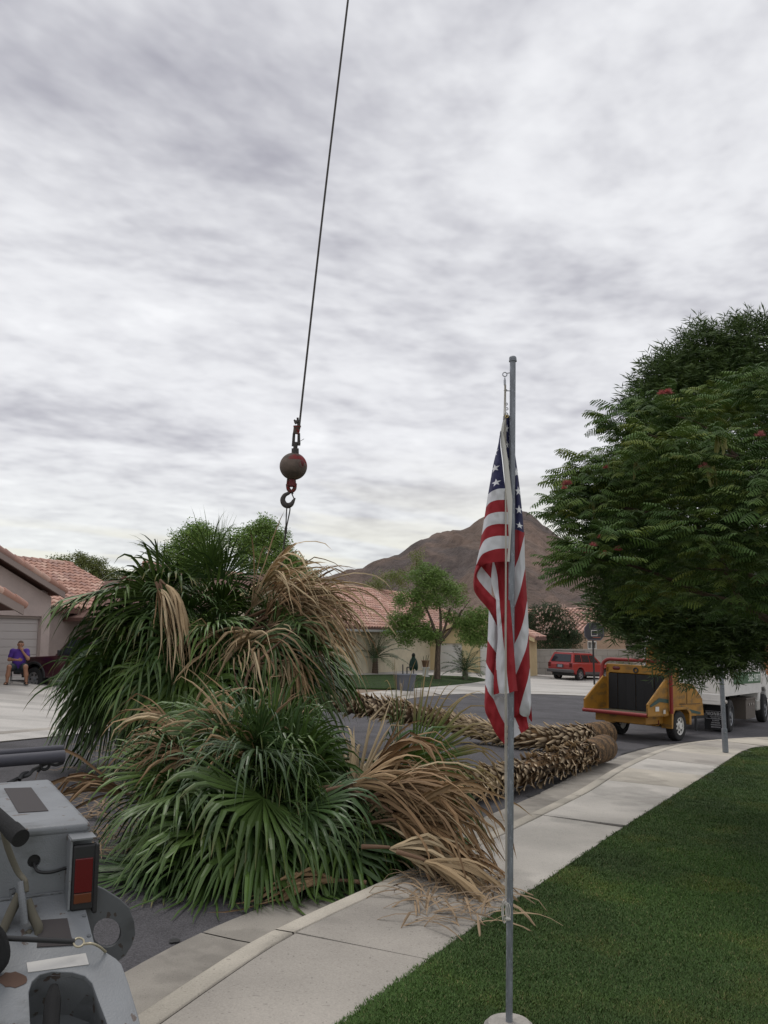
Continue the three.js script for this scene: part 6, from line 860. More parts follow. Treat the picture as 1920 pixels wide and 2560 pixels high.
{
  // red station-wagon style car seen from behind
  const c = GE(1421, 1701), t = parked('red_car', 'red four-wheel-drive estate car parked on the pale driveway by the block wall', 'car', c.x, -c.z, c.y, 0.72, 0.69);
  const red = new THREE.MeshPhysicalMaterial({ color: rgb(0.30, 0.014, 0.014), roughness: 0.4, clearcoat: 0.6, clearcoatRoughness: 0.15 }), grey = std({ color: rgb(0.075, 0.072, 0.075), roughness: 0.65 });
  for (const s of [-1, 1]) { wheel(t, s * 0.76, 0.36, 0, 0.36, 0.23, M.steel, { holes: 5, hr: 0.2 }); wheel(t, s * 0.76, 0.36, -2.7, 0.36, 0.23, M.steel, { holes: 5, hr: 0.2 }); }
  const arc = (cz, r) => Array.from({ length: 9 }, (_, i) => { const a = Math.PI * i / 8; return [cz + Math.cos(a) * r, 0.38 + Math.sin(a) * r]; });
  const lower = [[0.86, 0.62], [0.9, 0.95], [0.84, 1.08], [-2.6, 1.06], [-3.62, 0.98], [-3.72, 0.62], ...arc(-2.7, 0.43).reverse().map(([z, y]) => [z, Math.max(0.5, y)]), ...arc(0, 0.43).reverse()].map((p) => p);
  part('body', [ext(lower, 1.78, 0.06).rotateY(-Math.PI / 2).translate(0.89, 0, 0)], red, t);
  const cabin = (sx, y0, y1, zr0, zr1, zf0, zf1, w0, w1) => hexa([V3(-w0, y0, zr0), V3(w0, y0, zr0), V3(w0, y0, zf0), V3(-w0, y0, zf0)], [V3(-w1, y1, zr1), V3(w1, y1, zr1), V3(w1, y1, zf1), V3(-w1, y1, zf1)]);
  part('roof', [cabin(1, 1.05, 1.62, 0.84, 0.55, -2.25, -1.5, 0.85, 0.70), rbox(1.36, 0.07, 2.0, 0.03, 0, 1.635, -0.45)], red, t);
  part('rear_window', hexa([V3(-0.70, 1.12, 0.815), V3(0.70, 1.12, 0.815), V3(0.58, 1.56, 0.59), V3(-0.58, 1.56, 0.59)], [V3(-0.70, 1.125, 0.835), V3(0.70, 1.125, 0.835), V3(0.58, 1.565, 0.61), V3(-0.58, 1.565, 0.61)]), M.glass, t);
  const sideWin = (z0, z1, z2, z3, s) => hexa([V3(s * 0.835, 1.12, z0), V3(s * 0.835, 1.12, z1), V3(s * 0.722, 1.55, z2), V3(s * 0.722, 1.55, z3)], [V3(s * 0.85, 1.12, z0), V3(s * 0.85, 1.12, z1), V3(s * 0.737, 1.55, z2), V3(s * 0.737, 1.55, z3)]);
  for (const s of [-1, 1]) { part('side_window', sideWin(0.62, -0.12, -0.10, 0.44, s), M.glass, t); part('side_window', sideWin(-0.22, -0.98, -0.92, -0.2, s), M.glass, t); part('side_window', sideWin(-1.08, -1.95, -1.42, -1.02, s), M.glass, t); }
  part('bumper', [rbox(1.8, 0.2, 0.3, 0.06, 0, 0.58, 0.86), rbox(1.8, 0.2, 0.3, 0.06, 0, 0.55, -3.68)], grey, t, { kind: 'stuff' });
  for (const s of [-1, 1]) { part('sill_cladding', rbox(0.06, 0.16, 1.8, 0.02, s * 0.89, 0.48, -1.35), grey, t); part('tail_lamp', rbox(0.2, 0.26, 0.06, 0.02, s * 0.76, 0.93, 0.885), M.redLens, t); }
  part('number_plate', rbox(0.32, 0.15, 0.015, 0.005, 0, 0.86, 0.905), std({ color: rgb(0.25, 0.26, 0.3), roughness: 0.5 }), t); part('plate_recess', rbox(0.5, 0.2, 0.01, 0.004, 0, 0.87, 0.895), M.dark, t);
  part('roof_rail', [-1, 1].flatMap((s) => [rod(V3(s * 0.6, 1.74, 0.4), V3(s * 0.6, 1.74, -1.3), 0.018), rod(V3(s * 0.6, 1.66, 0.38), V3(s * 0.6, 1.74, 0.38), 0.02), rod(V3(s * 0.6, 1.66, -1.28), V3(s * 0.6, 1.74, -1.28), 0.02)]), M.black, t, { kind: 'stuff' });
  part('underbody', [rbox(1.5, 0.25, 4.0, 0.05, 0, 0.42, -1.35)], M.dark, t);
}
{
  // maroon pickup on the left driveway: nose to the left, mostly behind the palm
  const fw = GE(90, 1709, 0.06), hx = -0.894, hz = 0.447, x = fw.x - hx * 3.3 + 0.80 * -0.447 * 0 , zf = -fw.z - hz * 3.3;
  const t = parked('pickup_truck', 'dark maroon pickup truck with black bumper parked beside the seated man', 'pickup', x - 0.447 * 0.8, zf + 0.0, E(x, zf) + 0.06, hx, hz, false);
  t.position.x = x; t.position.z = -zf; t.translateX(0.78);
  const mar = new THREE.MeshPhysicalMaterial({ color: rgb(0.035, 0.006, 0.012), roughness: 0.3, clearcoat: 0.8, clearcoatRoughness: 0.1 });
  for (const s of [-1, 1]) { wheel(t, s * 0.78, 0.37, 0, 0.38, 0.26, M.steel, { holes: 6, hr: 0.16 }); wheel(t, s * 0.78, 0.37, -3.3, 0.38, 0.26, M.steel, { holes: 6, hr: 0.16 }); }
  const arc = (cz, r) => Array.from({ length: 9 }, (_, i) => { const a = Math.PI * (i / 8); return [cz + Math.cos(a) * r, 0.42 + Math.sin(a) * r]; });
  part('body', ext([[1.1, 0.55], [1.1, 1.1], [-0.9, 1.12], [-1.0, 1.1], [-2.35, 1.12], [-3.6, 1.06], [-3.95, 0.96], [-4.02, 0.6], ...arc(-3.3, 0.46).reverse(), ...arc(0, 0.46).reverse()], 1.8, 0.05).rotateY(-Math.PI / 2).translate(0.9, 0, 0), mar, t);
  part('cab', hexa([V3(-0.85, 1.08, -0.95), V3(0.85, 1.08, -0.95), V3(0.85, 1.08, -2.5), V3(-0.85, 1.08, -2.5)], [V3(-0.7, 1.68, -1.05), V3(0.7, 1.68, -1.05), V3(0.7, 1.68, -1.95), V3(-0.7, 1.68, -1.95)]), mar, t);
  for (const s of [-1, 1]) part('side_window', hexa([V3(s * 0.835, 1.14, -1.05), V3(s * 0.835, 1.14, -2.3), V3(s * 0.72, 1.6, -1.9), V3(s * 0.72, 1.6, -1.12)], [V3(s * 0.85, 1.14, -1.05), V3(s * 0.85, 1.14, -2.3), V3(s * 0.735, 1.6, -1.9), V3(s * 0.735, 1.6, -1.12)]), M.glass, t);
  part('bumper', rbox(1.8, 0.22, 0.25, 0.04, 0, 0.62, -4.1), M.black, t); part('headlamp', [rbox(0.3, 0.2, 0.05, 0.02, -0.68, 0.88, -4.0)], M.steel, t); part('headlamp', [rbox(0.3, 0.2, 0.05, 0.02, 0.68, 0.88, -4.0)], M.steel, t);
  part('fender_flare', [-1, 1].flatMap((s) => [-3.3, 0].map((z) => at(new THREE.TorusGeometry(0.47, 0.05, 8, 20, Math.PI), s * 0.88, 0.42, z, 0, Math.PI / 2, 0))), M.black, t, { kind: 'stuff' });
  part('wing_mirror', rbox(0.16, 0.18, 0.1, 0.03, -1.0, 1.2, -2.1), M.black, t);
  part('underbody', rbox(1.4, 0.2, 4.4, 0.04, 0, 0.45, -1.5), M.dark, t);
}
// ---------- person on a folding chair ----------
const sdCap = (p, a, b, ra, rb) => { const pax = p[0] - a[0], pay = p[1] - a[1], paz = p[2] - a[2], bax = b[0] - a[0], bay = b[1] - a[1], baz = b[2] - a[2]; const h = clamp((pax * bax + pay * bay + paz * baz) / (bax * bax + bay * bay + baz * baz + 1e-9), 0, 1); return Math.hypot(pax - bax * h, pay - bay * h, paz - baz * h) - lerp(ra, rb, h); };
function fieldMesh(bones, centre, half, res, k = 0.03) {                     // bones: [a, b, ra, rb, carve?]
  const mc = new MarchingCubes(res, new THREE.MeshStandardMaterial(), false, false, 120000); mc.isolation = 0; const hs = res / 2;
  for (let z = 0; z < res; z++) for (let y = 0; y < res; y++) for (let x = 0; x < res; x++) { const p = [centre[0] + (x - hs) / hs * half, centre[1] + (y - hs) / hs * half, centre[2] + (z - hs) / hs * half]; let d = 1; for (const [a, b, ra, rb, neg] of bones) { const e = sdCap(p, a, b, ra, rb); if (neg) d = Math.max(d, -e); else { const h = clamp(0.5 + 0.5 * (d - e) / k, 0, 1); d = lerp(d, e, h) - k * h * (1 - h); } } mc.field[x + y * res + z * res * res] = -d; }
  mc.update(); const n = mc.count, q = new THREE.BufferGeometry(); q.setAttribute('position', new THREE.BufferAttribute(mc.positionArray.slice(0, n * 3), 3)); q.setAttribute('normal', new THREE.BufferAttribute(mc.normalArray.slice(0, n * 3), 3));
  return q.scale(half, half, half).translate(...centre);
}
{
  const f = GE(30, 1712, 0.06), s = thing('person', 'heavyset person in purple shirt and grey shorts seated with hand at mouth', 'person', f.clone().add(V3(0, 0, -0.42)), 0.3);
  s.position.y = f.y;
  const skin = std({ color: rgb(0.33, 0.165, 0.10), roughness: 0.6 }), purple = std({ color: rgb(0.075, 0.03, 0.24), roughness: 0.9 }), shorts = std({ color: rgb(0.032, 0.045, 0.055), roughness: 0.9 }), hair = std({ color: rgb(0.09, 0.055, 0.035), roughness: 0.9 });
  const J = { hip: [0, 0.55, 0], belly: [0, 0.70, 0.06], chest: [0, 0.93, 0.0], neck: [0, 1.07, 0.01], sL: [-0.2, 1.0, 0], sR: [0.2, 1.0, 0], eL: [-0.28, 0.75, 0.08], wL: [-0.02, 0.74, 0.25], eR: [0.27, 0.77, 0.2], wR: [0.085, 1.02, 0.21] };
  const legs = [-1, 1].flatMap((k) => [[[k * 0.11, 0.53, 0.02], [k * 0.23, 0.54, 0.42], 0.095, 0.07], [[k * 0.23, 0.53, 0.42], [k * 0.26, 0.28, 0.40], 0.066, 0.062], [[k * 0.26, 0.30, 0.395], [k * 0.275, 0.09, 0.40], 0.062, 0.038], [[k * 0.275, 0.07, 0.39], [k * 0.30, 0.035, 0.55], 0.04, 0.032]]);
  const body = fieldMesh([[J.hip, J.belly, 0.15, 0.17], [J.belly, J.chest, 0.17, 0.15], [J.chest, J.neck, 0.13, 0.06], [J.neck, [0, 1.14, 0.025], 0.055, 0.055], [J.chest, J.sL, 0.1, 0.075], [J.chest, J.sR, 0.1, 0.075], [J.sL, J.eL, 0.062, 0.047], [J.eL, J.wL, 0.046, 0.03], [J.sR, J.eR, 0.062, 0.047], [J.eR, J.wR, 0.046, 0.03], ...legs], [0, 0.6, 0.18], 0.66, 96, 0.035);
  const hc = [0.02, 1.21, 0.05];
  const head = fieldMesh([[[hc[0], hc[1] + 0.02, hc[2] - 0.02], [hc[0], hc[1] - 0.01, hc[2] + 0.01], 0.088, 0.08], [[hc[0], hc[1] - 0.05, hc[2] + 0.03], [hc[0], hc[1] - 0.075, hc[2] + 0.05], 0.058, 0.042], [[hc[0], hc[1] + 0.005, hc[2] + 0.08], [hc[0], hc[1] - 0.025, hc[2] + 0.1], 0.008, 0.015], [[hc[0] - 0.035, hc[1] + 0.025, hc[2] + 0.075], [hc[0] + 0.035, hc[1] + 0.025, hc[2] + 0.075], 0.014, 0.014], [[hc[0] - 0.088, hc[1] + 0.01, hc[2]], [hc[0] - 0.09, hc[1] - 0.03, hc[2]], 0.015, 0.01], [[hc[0] + 0.088, hc[1] + 0.01, hc[2]], [hc[0] + 0.09, hc[1] - 0.03, hc[2]], 0.015, 0.01], [[hc[0] - 0.03, hc[1] + 0.004, hc[2] + 0.098], [hc[0] - 0.03, hc[1] + 0.003, hc[2] + 0.1], 0.012, 0.012, true], [[hc[0] + 0.03, hc[1] + 0.004, hc[2] + 0.098], [hc[0] + 0.03, hc[1] + 0.003, hc[2] + 0.1], 0.012, 0.012, true], [[hc[0] - 0.018, hc[1] - 0.055, hc[2] + 0.1], [hc[0] + 0.018, hc[1] - 0.055, hc[2] + 0.1], 0.006, 0.006, true]], hc, 0.15, 64, 0.018);
  const handBones = (w, dir, palmDir, lat, curl) => { const add = (p, d, s) => [p[0] + d[0] * s, p[1] + d[1] * s, p[2] + d[2] * s], b = [[w, add(w, dir, 0.06), 0.026, 0.03], [add(add(w, dir, 0.05), lat, -0.028), add(add(w, dir, 0.05), lat, 0.028), 0.018, 0.018]]; [[-0.03, 0.062], [-0.01, 0.074], [0.011, 0.07], [0.03, 0.054]].forEach(([o, L]) => { const a = add(add(w, dir, 0.075), lat, o), m = add(add(a, dir, L * 0.5), palmDir, L * 0.15 * curl), e = add(add(m, dir, L * 0.3), palmDir, L * 0.5 * curl); b.push([a, m, 0.0095, 0.0088], [m, e, 0.0088, 0.0075]); }); const ta = add(add(w, dir, 0.02), lat, -0.025), tm = add(add(ta, dir, 0.03), lat, -0.03), te = add(add(tm, dir, 0.03), palmDir, 0.012); b.push([ta, tm, 0.012, 0.011], [tm, te, 0.011, 0.009]); return b; };
  const nrm3 = (v) => { const l = Math.hypot(...v); return v.map((c) => c / l); };
  const hR = fieldMesh(handBones(J.wR, nrm3([-0.25, 0.75, -0.2]), nrm3([-0.2, -0.1, -0.9]), nrm3([-0.9, -0.2, 0.2]), 1), [0.06, 1.08, 0.2], 0.12, 64, 0.008);
  const hL = fieldMesh(handBones(J.wL, nrm3([1, 0.03, -0.1]), nrm3([0, 0, -1]), nrm3([0, -1, 0]), 0.5), [0.06, 0.74, 0.25], 0.12, 64, 0.008);
  part('body', [body, head, hR, hL], skin, s);
  part('shirt', [fieldMesh([[[0, 0.58, 0.02], J.belly, 0.165, 0.188], [J.belly, J.chest, 0.188, 0.165], [J.chest, [0, 1.03, 0], 0.145, 0.075], [J.chest, J.sL, 0.115, 0.09], [J.chest, J.sR, 0.115, 0.09], [J.sL, [-0.255, 0.85, 0.045], 0.079, 0.072], [J.sR, [0.245, 0.87, 0.12], 0.079, 0.072]], [0, 0.8, 0.05], 0.42, 72, 0.03)], purple, s);
  part('shorts', fieldMesh([[[0, 0.5, -0.02], [0, 0.58, 0.0], 0.172, 0.165], ...[-1, 1].map((k) => [[k * 0.11, 0.53, 0.02], [k * 0.205, 0.535, 0.35], 0.118, 0.102])], [0, 0.54, 0.15], 0.42, 64, 0.03), shorts, s);
  part('hair', fieldMesh([[[hc[0], hc[1] + 0.035, hc[2] - 0.035], [hc[0], hc[1] + 0.05, hc[2] - 0.015], 0.088, 0.08], [[hc[0], hc[1] - 0.02, hc[2] + 0.12], [hc[0], hc[1] - 0.06, hc[2] + 0.12], 0.095, 0.1, true]], hc, 0.16, 48, 0.01), hair, s);
  part('eyes', [-1, 1].map((k) => at(new THREE.SphereGeometry(0.008, 8, 6), hc[0] + k * 0.03, hc[1] + 0.004, hc[2] + 0.086)), M.black, s);
  for (const k of [-1, 1]) part('sandal', [rbox(0.1, 0.025, 0.27, 0.012, k * 0.288, 0.013, 0.47, 0, k * 0.15), at(new THREE.TorusGeometry(0.045, 0.014, 6, 14, Math.PI), k * 0.295, 0.03, 0.52, 0, k * 0.15), at(new THREE.TorusGeometry(0.048, 0.012, 6, 14, Math.PI), k * 0.283, 0.04, 0.43, 0, k * 0.15)], std({ color: rgb(0.03, 0.022, 0.018), roughness: 0.8 }), s);
  const ch = thing('folding_chair', 'dark metal folding chair under the person in the purple shirt', 'chair', s.position.clone(), 0.3);
  part('seat', rbox(0.42, 0.03, 0.40, 0.014, 0, 0.405, 0.0), M.dark, ch); part('backrest', rbox(0.42, 0.22, 0.025, 0.01, 0, 0.80, -0.24, -0.15), M.dark, ch);
  for (const k of [-1, 1]) { part('leg', rod(V3(k * 0.2, 0.0, 0.26), V3(k * 0.21, 0.9, -0.27), 0.011), M.dark, ch); part('leg', rod(V3(k * 0.19, 0.0, -0.26), V3(k * 0.19, 0.40, 0.14), 0.011), M.dark, ch); }
  part('crossbar', [rod(V3(-0.2, 0.13, 0.185), V3(0.2, 0.13, 0.185), 0.009)], M.dark, ch); part('crossbar', [rod(V3(-0.19, 0.1, -0.2), V3(0.19, 0.1, -0.2), 0.009)], M.dark, ch);
}
// ---------- street furniture and garden things ----------
{
  const b = G(1814, 1881, 0.14), t = thing('sign_post', 'square grey steel sign post rising into the tree at the pavement corner', 'post', b), sc = 1;
  part('post', [rbox(0.078, 3.0, 0.078, 0.008, 0, 1.5, 0), rbox(0.10, 0.5, 0.10, 0.01, 0, 0.25, 0)], M.galv, t);
  part('bolt', [cyl(0.015, 0.015, 0.15, 0, 0.42, 0.0, Math.PI / 2, 0, 0, 8)], M.steel, t);
}
{
  const b = GE(1484, 1688), D = 49, p = P(1484, 1650, D); p.y = E(p.x, -p.z) + 0.06;
  const t = thing('basketball_hoop', 'black basketball hoop with fan shaped backboard on a dark pole', 'basketball hoop', p, 0.35);
  part('pole', rod(V3(0, 0, 0), V3(0, 2.6, 0), 0.055, 0.05, 12), M.black, t);
  const bb = [[-0.62, 0.25], [-0.62, 0.7], [-0.38, 0.98], [0.38, 0.98], [0.62, 0.7], [0.62, 0.25], [0.4, 0.03], [-0.4, 0.03]];
  part('backboard', ext(bb, 0.03, 0.005).translate(0, 2.45, 0.12), std({ color: rgb(0.02, 0.02, 0.028), roughness: 0.3 }), t);
  part('backboard_rim', bb.map((a, i) => { const c = bb[(i + 1) % bb.length]; return rod(V3(a[0], a[1] + 2.45, 0.15), V3(c[0], c[1] + 2.45, 0.15), 0.025); }), std({ color: rgb(0.10, 0.10, 0.12) }), t);
  part('hoop_ring', at(new THREE.TorusGeometry(0.22, 0.012, 6, 24), 0, 2.62, 0.4, Math.PI / 2), std({ color: rgb(0.4, 0.08, 0.03) }), t);
  part('bracket', [box(0.3, 0.04, 0.12, 0, 2.75, 0.06), box(0.04, 0.5, 0.1, 0, 2.7, 0.05)], M.dark, t); part('board_target', [box(0.4, 0.03, 0.008, 0, 3.02, 0.155), box(0.4, 0.03, 0.008, 0, 2.72, 0.155), box(0.03, 0.3, 0.008, -0.19, 2.87, 0.155), box(0.03, 0.3, 0.008, 0.19, 2.87, 0.155)], M.offwhite, t);
}
{
  const D = 37.5, p = P(1013, 1727, D); p.y = E(p.x, -p.z) - 0.05;
  const t = thing('grey_tub', 'tapered blue grey tub standing at the kerb before the cream house', 'tub', p);
  part('tub', new THREE.LatheGeometry([[0, 0.02], [0.35, 0.02], [0.355, 0.05], [0.47, 0.72], [0.51, 0.74], [0.51, 0.79], [0.47, 0.8], [0.44, 0.74], [0.33, 0.08], [0, 0.08]].map((q) => new THREE.Vector2(...q)), 28), std({ color: rgb(0.13, 0.14, 0.165), roughness: 0.7, bumpMap: T.rough, bumpScale: 0.01 }), t);
  part('pipe', [rod(V3(-0.1, 0.6, 0), V3(-0.1, 1.2, 0), 0.025), rod(V3(0.08, 0.6, 0), V3(0.08, 1.08, 0), 0.025), rod(V3(0.08, 1.08, 0), V3(0.3, 1.08, 0), 0.022)], M.dark, t);
}
{
  const D = 48, p = P(1064, 1688, D); p.y = E(p.x, -p.z) + 0.05;
  const t = thing('pedestal', 'white plinth carrying a terracotta pot against the cream house wall', 'plinth', p);
  part('plinth', [rbox(0.42, 0.08, 0.42, 0.01, 0, 0.04, 0), rbox(0.3, 0.42, 0.3, 0.02, 0, 0.28, 0), rbox(0.42, 0.07, 0.42, 0.01, 0, 0.52, 0)], M.white, t);
  const t2 = thing('terracotta_pot', 'brown terracotta pot of short stems standing on the white plinth', 'pot', p.clone().add(V3(0, 0.555, 0)));
  part('pot', new THREE.LatheGeometry([[0, 0], [0.15, 0], [0.2, 0.3], [0.225, 0.31], [0.225, 0.37], [0.18, 0.37], [0.17, 0.3], [0, 0.3]].map((q) => new THREE.Vector2(...q)), 20), std({ color: rgb(0.22, 0.13, 0.085), roughness: 0.9 }), t2);
  part('stems', [-0.08, 0.02, 0.1].map((k, i) => limb([V3(k, 0.28, 0), V3(k * 1.3, 0.45, 0.02), V3(k * 1.8 + 0.02, 0.6 + 0.04 * i, 0)], [0.025, 0.02, 0.012], 6, 6)), std({ color: rgb(0.09, 0.11, 0.06) }), t2);
}
{
  const D = 48.3, p = P(1034, 1688, D); p.y = E(p.x, -p.z) + 0.04;
  const t = thing('garden_ornament', 'slender dark green leaf shaped ornament on a stake by the cream wall', 'garden ornament', p);
  const gm = std({ color: rgb(0.012, 0.05, 0.035), roughness: 0.5 });
  part('leaf_body', [-0.12, 0, 0.12].map((k, i) => at(new THREE.SphereGeometry(0.2, 14, 12), k, 0.66 + (i === 1 ? 0.14 : 0), 0, 0, 0, k * 1.2, 0.62, i === 1 ? 2.2 : 1.8, 0.5)), gm, t, { kind: 'stuff' }); part('stake', rod(V3(0, 0, 0), V3(0, 0.4, 0), 0.025), M.dark, t); part('tip', at(new THREE.SphereGeometry(0.1, 12, 10), 0, 1.16, 0, 0, 0, 0, 1, 1.3, 1), std({ color: rgb(0.02, 0.025, 0.02) }), t);
}
// ---------- the two trees at the right ----------
{
  // mimosa leaf: a drooping feathered leaf of narrow pinnae
  const mimosa = (seed, n = 9, L = 0.30) => { const R = mulberry(seed), pos = [], p = V3(0, 0, 0), d = V3(0, 0.12, 1).normalize(), side = V3(1, 0, 0); for (let i = 0; i < n; i++) { const t = i / n, pl = 0.095 * Math.sin(Math.PI * (0.22 + 0.72 * t)) * (0.85 + R() * 0.3), wd = 0.0145; for (const k of [-1, 1]) { const dd = side.clone().multiplyScalar(k).addScaledVector(d, 0.65).add(V3(0, -0.15 - R() * 0.45, 0)).normalize(), sd = d.clone().addScaledVector(dd, -d.dot(dd)).normalize(), a = p.clone(), m = a.clone().addScaledVector(dd, pl * 0.55), e = m.clone().add(dd.clone().add(V3(0, -0.5, 0)).normalize().multiplyScalar(pl * 0.45)); const w2 = wd / 2; const q = (v1, v2, v3) => { for (const v of [v1, v2, v3]) pos.push(v.x, v.y, v.z); }; const a1 = a.clone().addScaledVector(sd, w2 * 0.7), a2 = a.clone().addScaledVector(sd, -w2 * 0.7), m1 = m.clone().addScaledVector(sd, w2), m2 = m.clone().addScaledVector(sd, -w2), e1 = e.clone().addScaledVector(sd, w2 * 0.5), e2 = e.clone().addScaledVector(sd, -w2 * 0.5); q(a1, a2, m1); q(a2, m2, m1); q(m1, m2, e1); q(m2, e2, e1); } const o = p.clone(); p.addScaledVector(d, L / n); d.y -= 0.075; d.normalize(); const s2 = V3(0.003, 0, 0); for (const v of [o.clone().add(s2), o.clone().sub(s2), p]) pos.push(v.x, v.y, v.z); } return geoOf(pos); };
  const kinds = [mimosa(1001, 9, 0.25), mimosa(1002, 9, 0.23), mimosa(1003, 8, 0.20)];
  const base = V3(6.4, g(6.4) + 0.12, -9.6), t = thing('mimosa_tree', 'feathery mimosa tree with pink flowers and yellow pods at the right', 'tree', base), R = mulberry(1010), loc = (p) => p.clone().sub(base);
  const B = [];                                                            // branch tips: umbrella sprays
  // outline of the crown, by photo column and row, at the depth of the tree
  const top = [[1400, 1300], [1430, 1250], [1455, 1200], [1490, 1160], [1540, 1110], [1580, 1060], [1610, 1015], [1650, 990], [1700, 965], [1780, 960], [1850, 930], [1960, 890], [2100, 900], [2300, 980], [2600, 1200]];
  const bot = [[1400, 1310], [1430, 1300], [1450, 1420], [1480, 1440], [1540, 1480], [1620, 1500], [1700, 1530], [1800, 1560], [1900, 1590], [2100, 1600], [2600, 1500]];
  const ev = (tb, x) => { let i = 1; while (i < tb.length - 1 && tb[i][0] < x) i++; const [a, b] = [tb[i - 1], tb[i]], k = clamp((x - a[0]) / (b[0] - a[0]), 0, 1); return lerp(a[1], b[1], k); };
  for (let i = 0; i < 150; i++) { const px = 1430 + Math.pow(R(), 0.8) * 870, a = ev(top, px) + 25, b = ev(bot, px) - 10; if (b < a) continue; const f = R(), py = lerp(a, b, f); const D = 8.6 + R() * 2.6 - 0.9 * Math.sin(Math.PI * f) + (f < 0.15 ? 0.6 : 0); B.push(P(px, py, D)); }
  for (const [px, py, D] of [[1415, 1275, 9.3], [1440, 1262, 9.4], [1430, 1385, 9.2], [1460, 1395, 9.0], [1470, 1410, 8.9], [1500, 1380, 9.0], [1465, 1180, 9.6], [1490, 1150, 9.6], [1545, 1060, 9.8], [1575, 1040, 9.6], [1620, 1000, 9.8], [1450, 1215, 9.3], [1480, 1240, 9.0], [1700, 1000, 9.5], [1880, 960, 9.2], [1650, 1100, 8.8], [1800, 1420, 8.4], [1700, 1380, 8.6], [1600, 1340, 8.8], [1880, 1240, 8.3], [1900, 1320, 8.3]]) B.push(P(px, py, D));
  const ms = [], cs = [];
  for (const c of B) {
    const c0 = loc(c), n = 21 + Math.floor(R() * 11), vig = R(), outw = V3(c.x - 6.2, 0, c.z + 9.8).normalize();
    for (let i = 0; i < n; i++) { const a = R() * 6.283, el = -0.15 + R() * 0.75; const rr = 0.04 + R() * 0.24; const dir = V3(Math.cos(a), 0, Math.sin(a)).addScaledVector(outw, 0.45).normalize(); const yaw = Math.atan2(dir.x, dir.z); const p = c0.clone().add(V3(dir.x * rr, (R() - 0.5) * 0.3, dir.z * rr)); const s = 0.8 + R() * 0.5; ms.push(new THREE.Matrix4().compose(p, new THREE.Quaternion().setFromEuler(new THREE.Euler(-0.25 + el, yaw, (R() - 0.5) * 0.5, 'YXZ')), V3(s, s, s))); const k = R() * 0.6 + vig * 0.4; cs.push(rgb(lerp(0.056, 0.18, k * k), lerp(0.094, 0.20, k), lerp(0.028, 0.036, k))); }
  }
  scatter('crown', t, kinds, leafMat({ roughness: 0.85, specularIntensity: 0.4, transmission: 0.25, thickness: 0 }), ms, cs);
  const wood = std({ map: rep(T.bark, 1, 2), roughness: 0.95, color: rgb(0.9, 0.85, 0.8) });
  const limbs = [[V3(6.4, -0.6, -9.6), P(2230, 1600, 9.9), P(2050, 1570, 9.8)], [P(2050, 1570, 9.8), P(1930, 1552, 9.6), P(1860, 1515, 9.4), P(1760, 1485, 9.3), P(1690, 1470, 9.3)], [P(2050, 1570, 9.8), P(1880, 1440, 9.4), P(1800, 1425, 9.2), P(1740, 1420, 9.2)], [P(2150, 1560, 9.8), P(1950, 1250, 9.6), P(1850, 1150, 9.5), P(1740, 1130, 9.3), P(1620, 1085, 9.4)], [P(1850, 1150, 9.5), P(1750, 1060, 9.5), P(1690, 1040, 9.4)], [P(1860, 1515, 9.4), P(1740, 1310, 9.3), P(1640, 1285, 9.2), P(1500, 1260, 9.2), P(1420, 1250, 9.3)], [P(1760, 1485, 9.3), P(1600, 1420, 9.2), P(1450, 1390, 9.2)]];
  const lr = [[0.13, 0.09, 0.07], [0.065, 0.045, 0.035, 0.02, 0.01], [0.05, 0.03, 0.015, 0.006], [0.07, 0.045, 0.03, 0.012, 0.006], [0.025, 0.012, 0.006], [0.035, 0.025, 0.02, 0.01, 0.005], [0.025, 0.014, 0.006]];
  limbs.forEach((l, i) => part(i ? 'branch' : 'trunk', limb(l.map(loc), lr[i], 18, 8), wood, t));
  // flowers: pink powder puffs; pods: flat yellow-green
  const puff = (seed) => { const R2 = mulberry(seed), pos = []; for (let i = 0; i < 60; i++) { const d = randDir(R2); d.y = Math.abs(d.y) * 0.9 + 0.1; d.normalize(); const s = d.clone().cross(randDir(R2)).normalize(); leafQuad(pos, V3(0, 0, 0), d, s, 0.045, 0.005); } return geoOf(pos); };
  const pg = puff(5), pm = [0.55, 0.48, 0.40].map((r) => std({ color: rgb(r, 0.13, 0.13), roughness: 0.9 }));
  const puffs = [[1667, 981, 8.9], [1653, 985, 8.9], [1672, 984, 8.9], [1515, 1170, 8.9], [1602, 1174, 8.7], [1415, 1213, 8.9], [1410, 1222, 8.9], [1420, 1210, 8.9], [1760, 1170, 8.3], [1508, 1388, 8.6], [1483, 1366, 8.6], [1467, 1382, 8.7], [1500, 1346, 8.7], [1545, 1376, 8.6], [1900, 1090, 8.2], [1512, 1384, 8.6]];
  puffs.forEach(([px, py, D], i) => { const m = shade(new THREE.Mesh(pg, pm[i % 3])); m.name = 'flower'; m.position.copy(loc(P(px, py, D))); m.rotation.y = i; m.scale.setScalar(0.95 + (i % 3) * 0.25); t.add(m); });
  const pod = ext([[0, 0], [0.011, -0.015], [0.013, -0.07], [0.011, -0.13], [0, -0.15], [-0.011, -0.13], [-0.013, -0.07], [-0.011, -0.015]], 0.003, 0.001), bump = [0.03, 0.055, 0.08, 0.105].map((y) => at(new THREE.SphereGeometry(0.005, 8, 6), 0, -y, 0.003, 0, 0, 0, 1, 1, 0.5));
  const pgeo = merge([pod, bump]), pmat = leafMat({ color: rgb(0.22, 0.22, 0.045), roughness: 0.5, transmission: 0.3 });
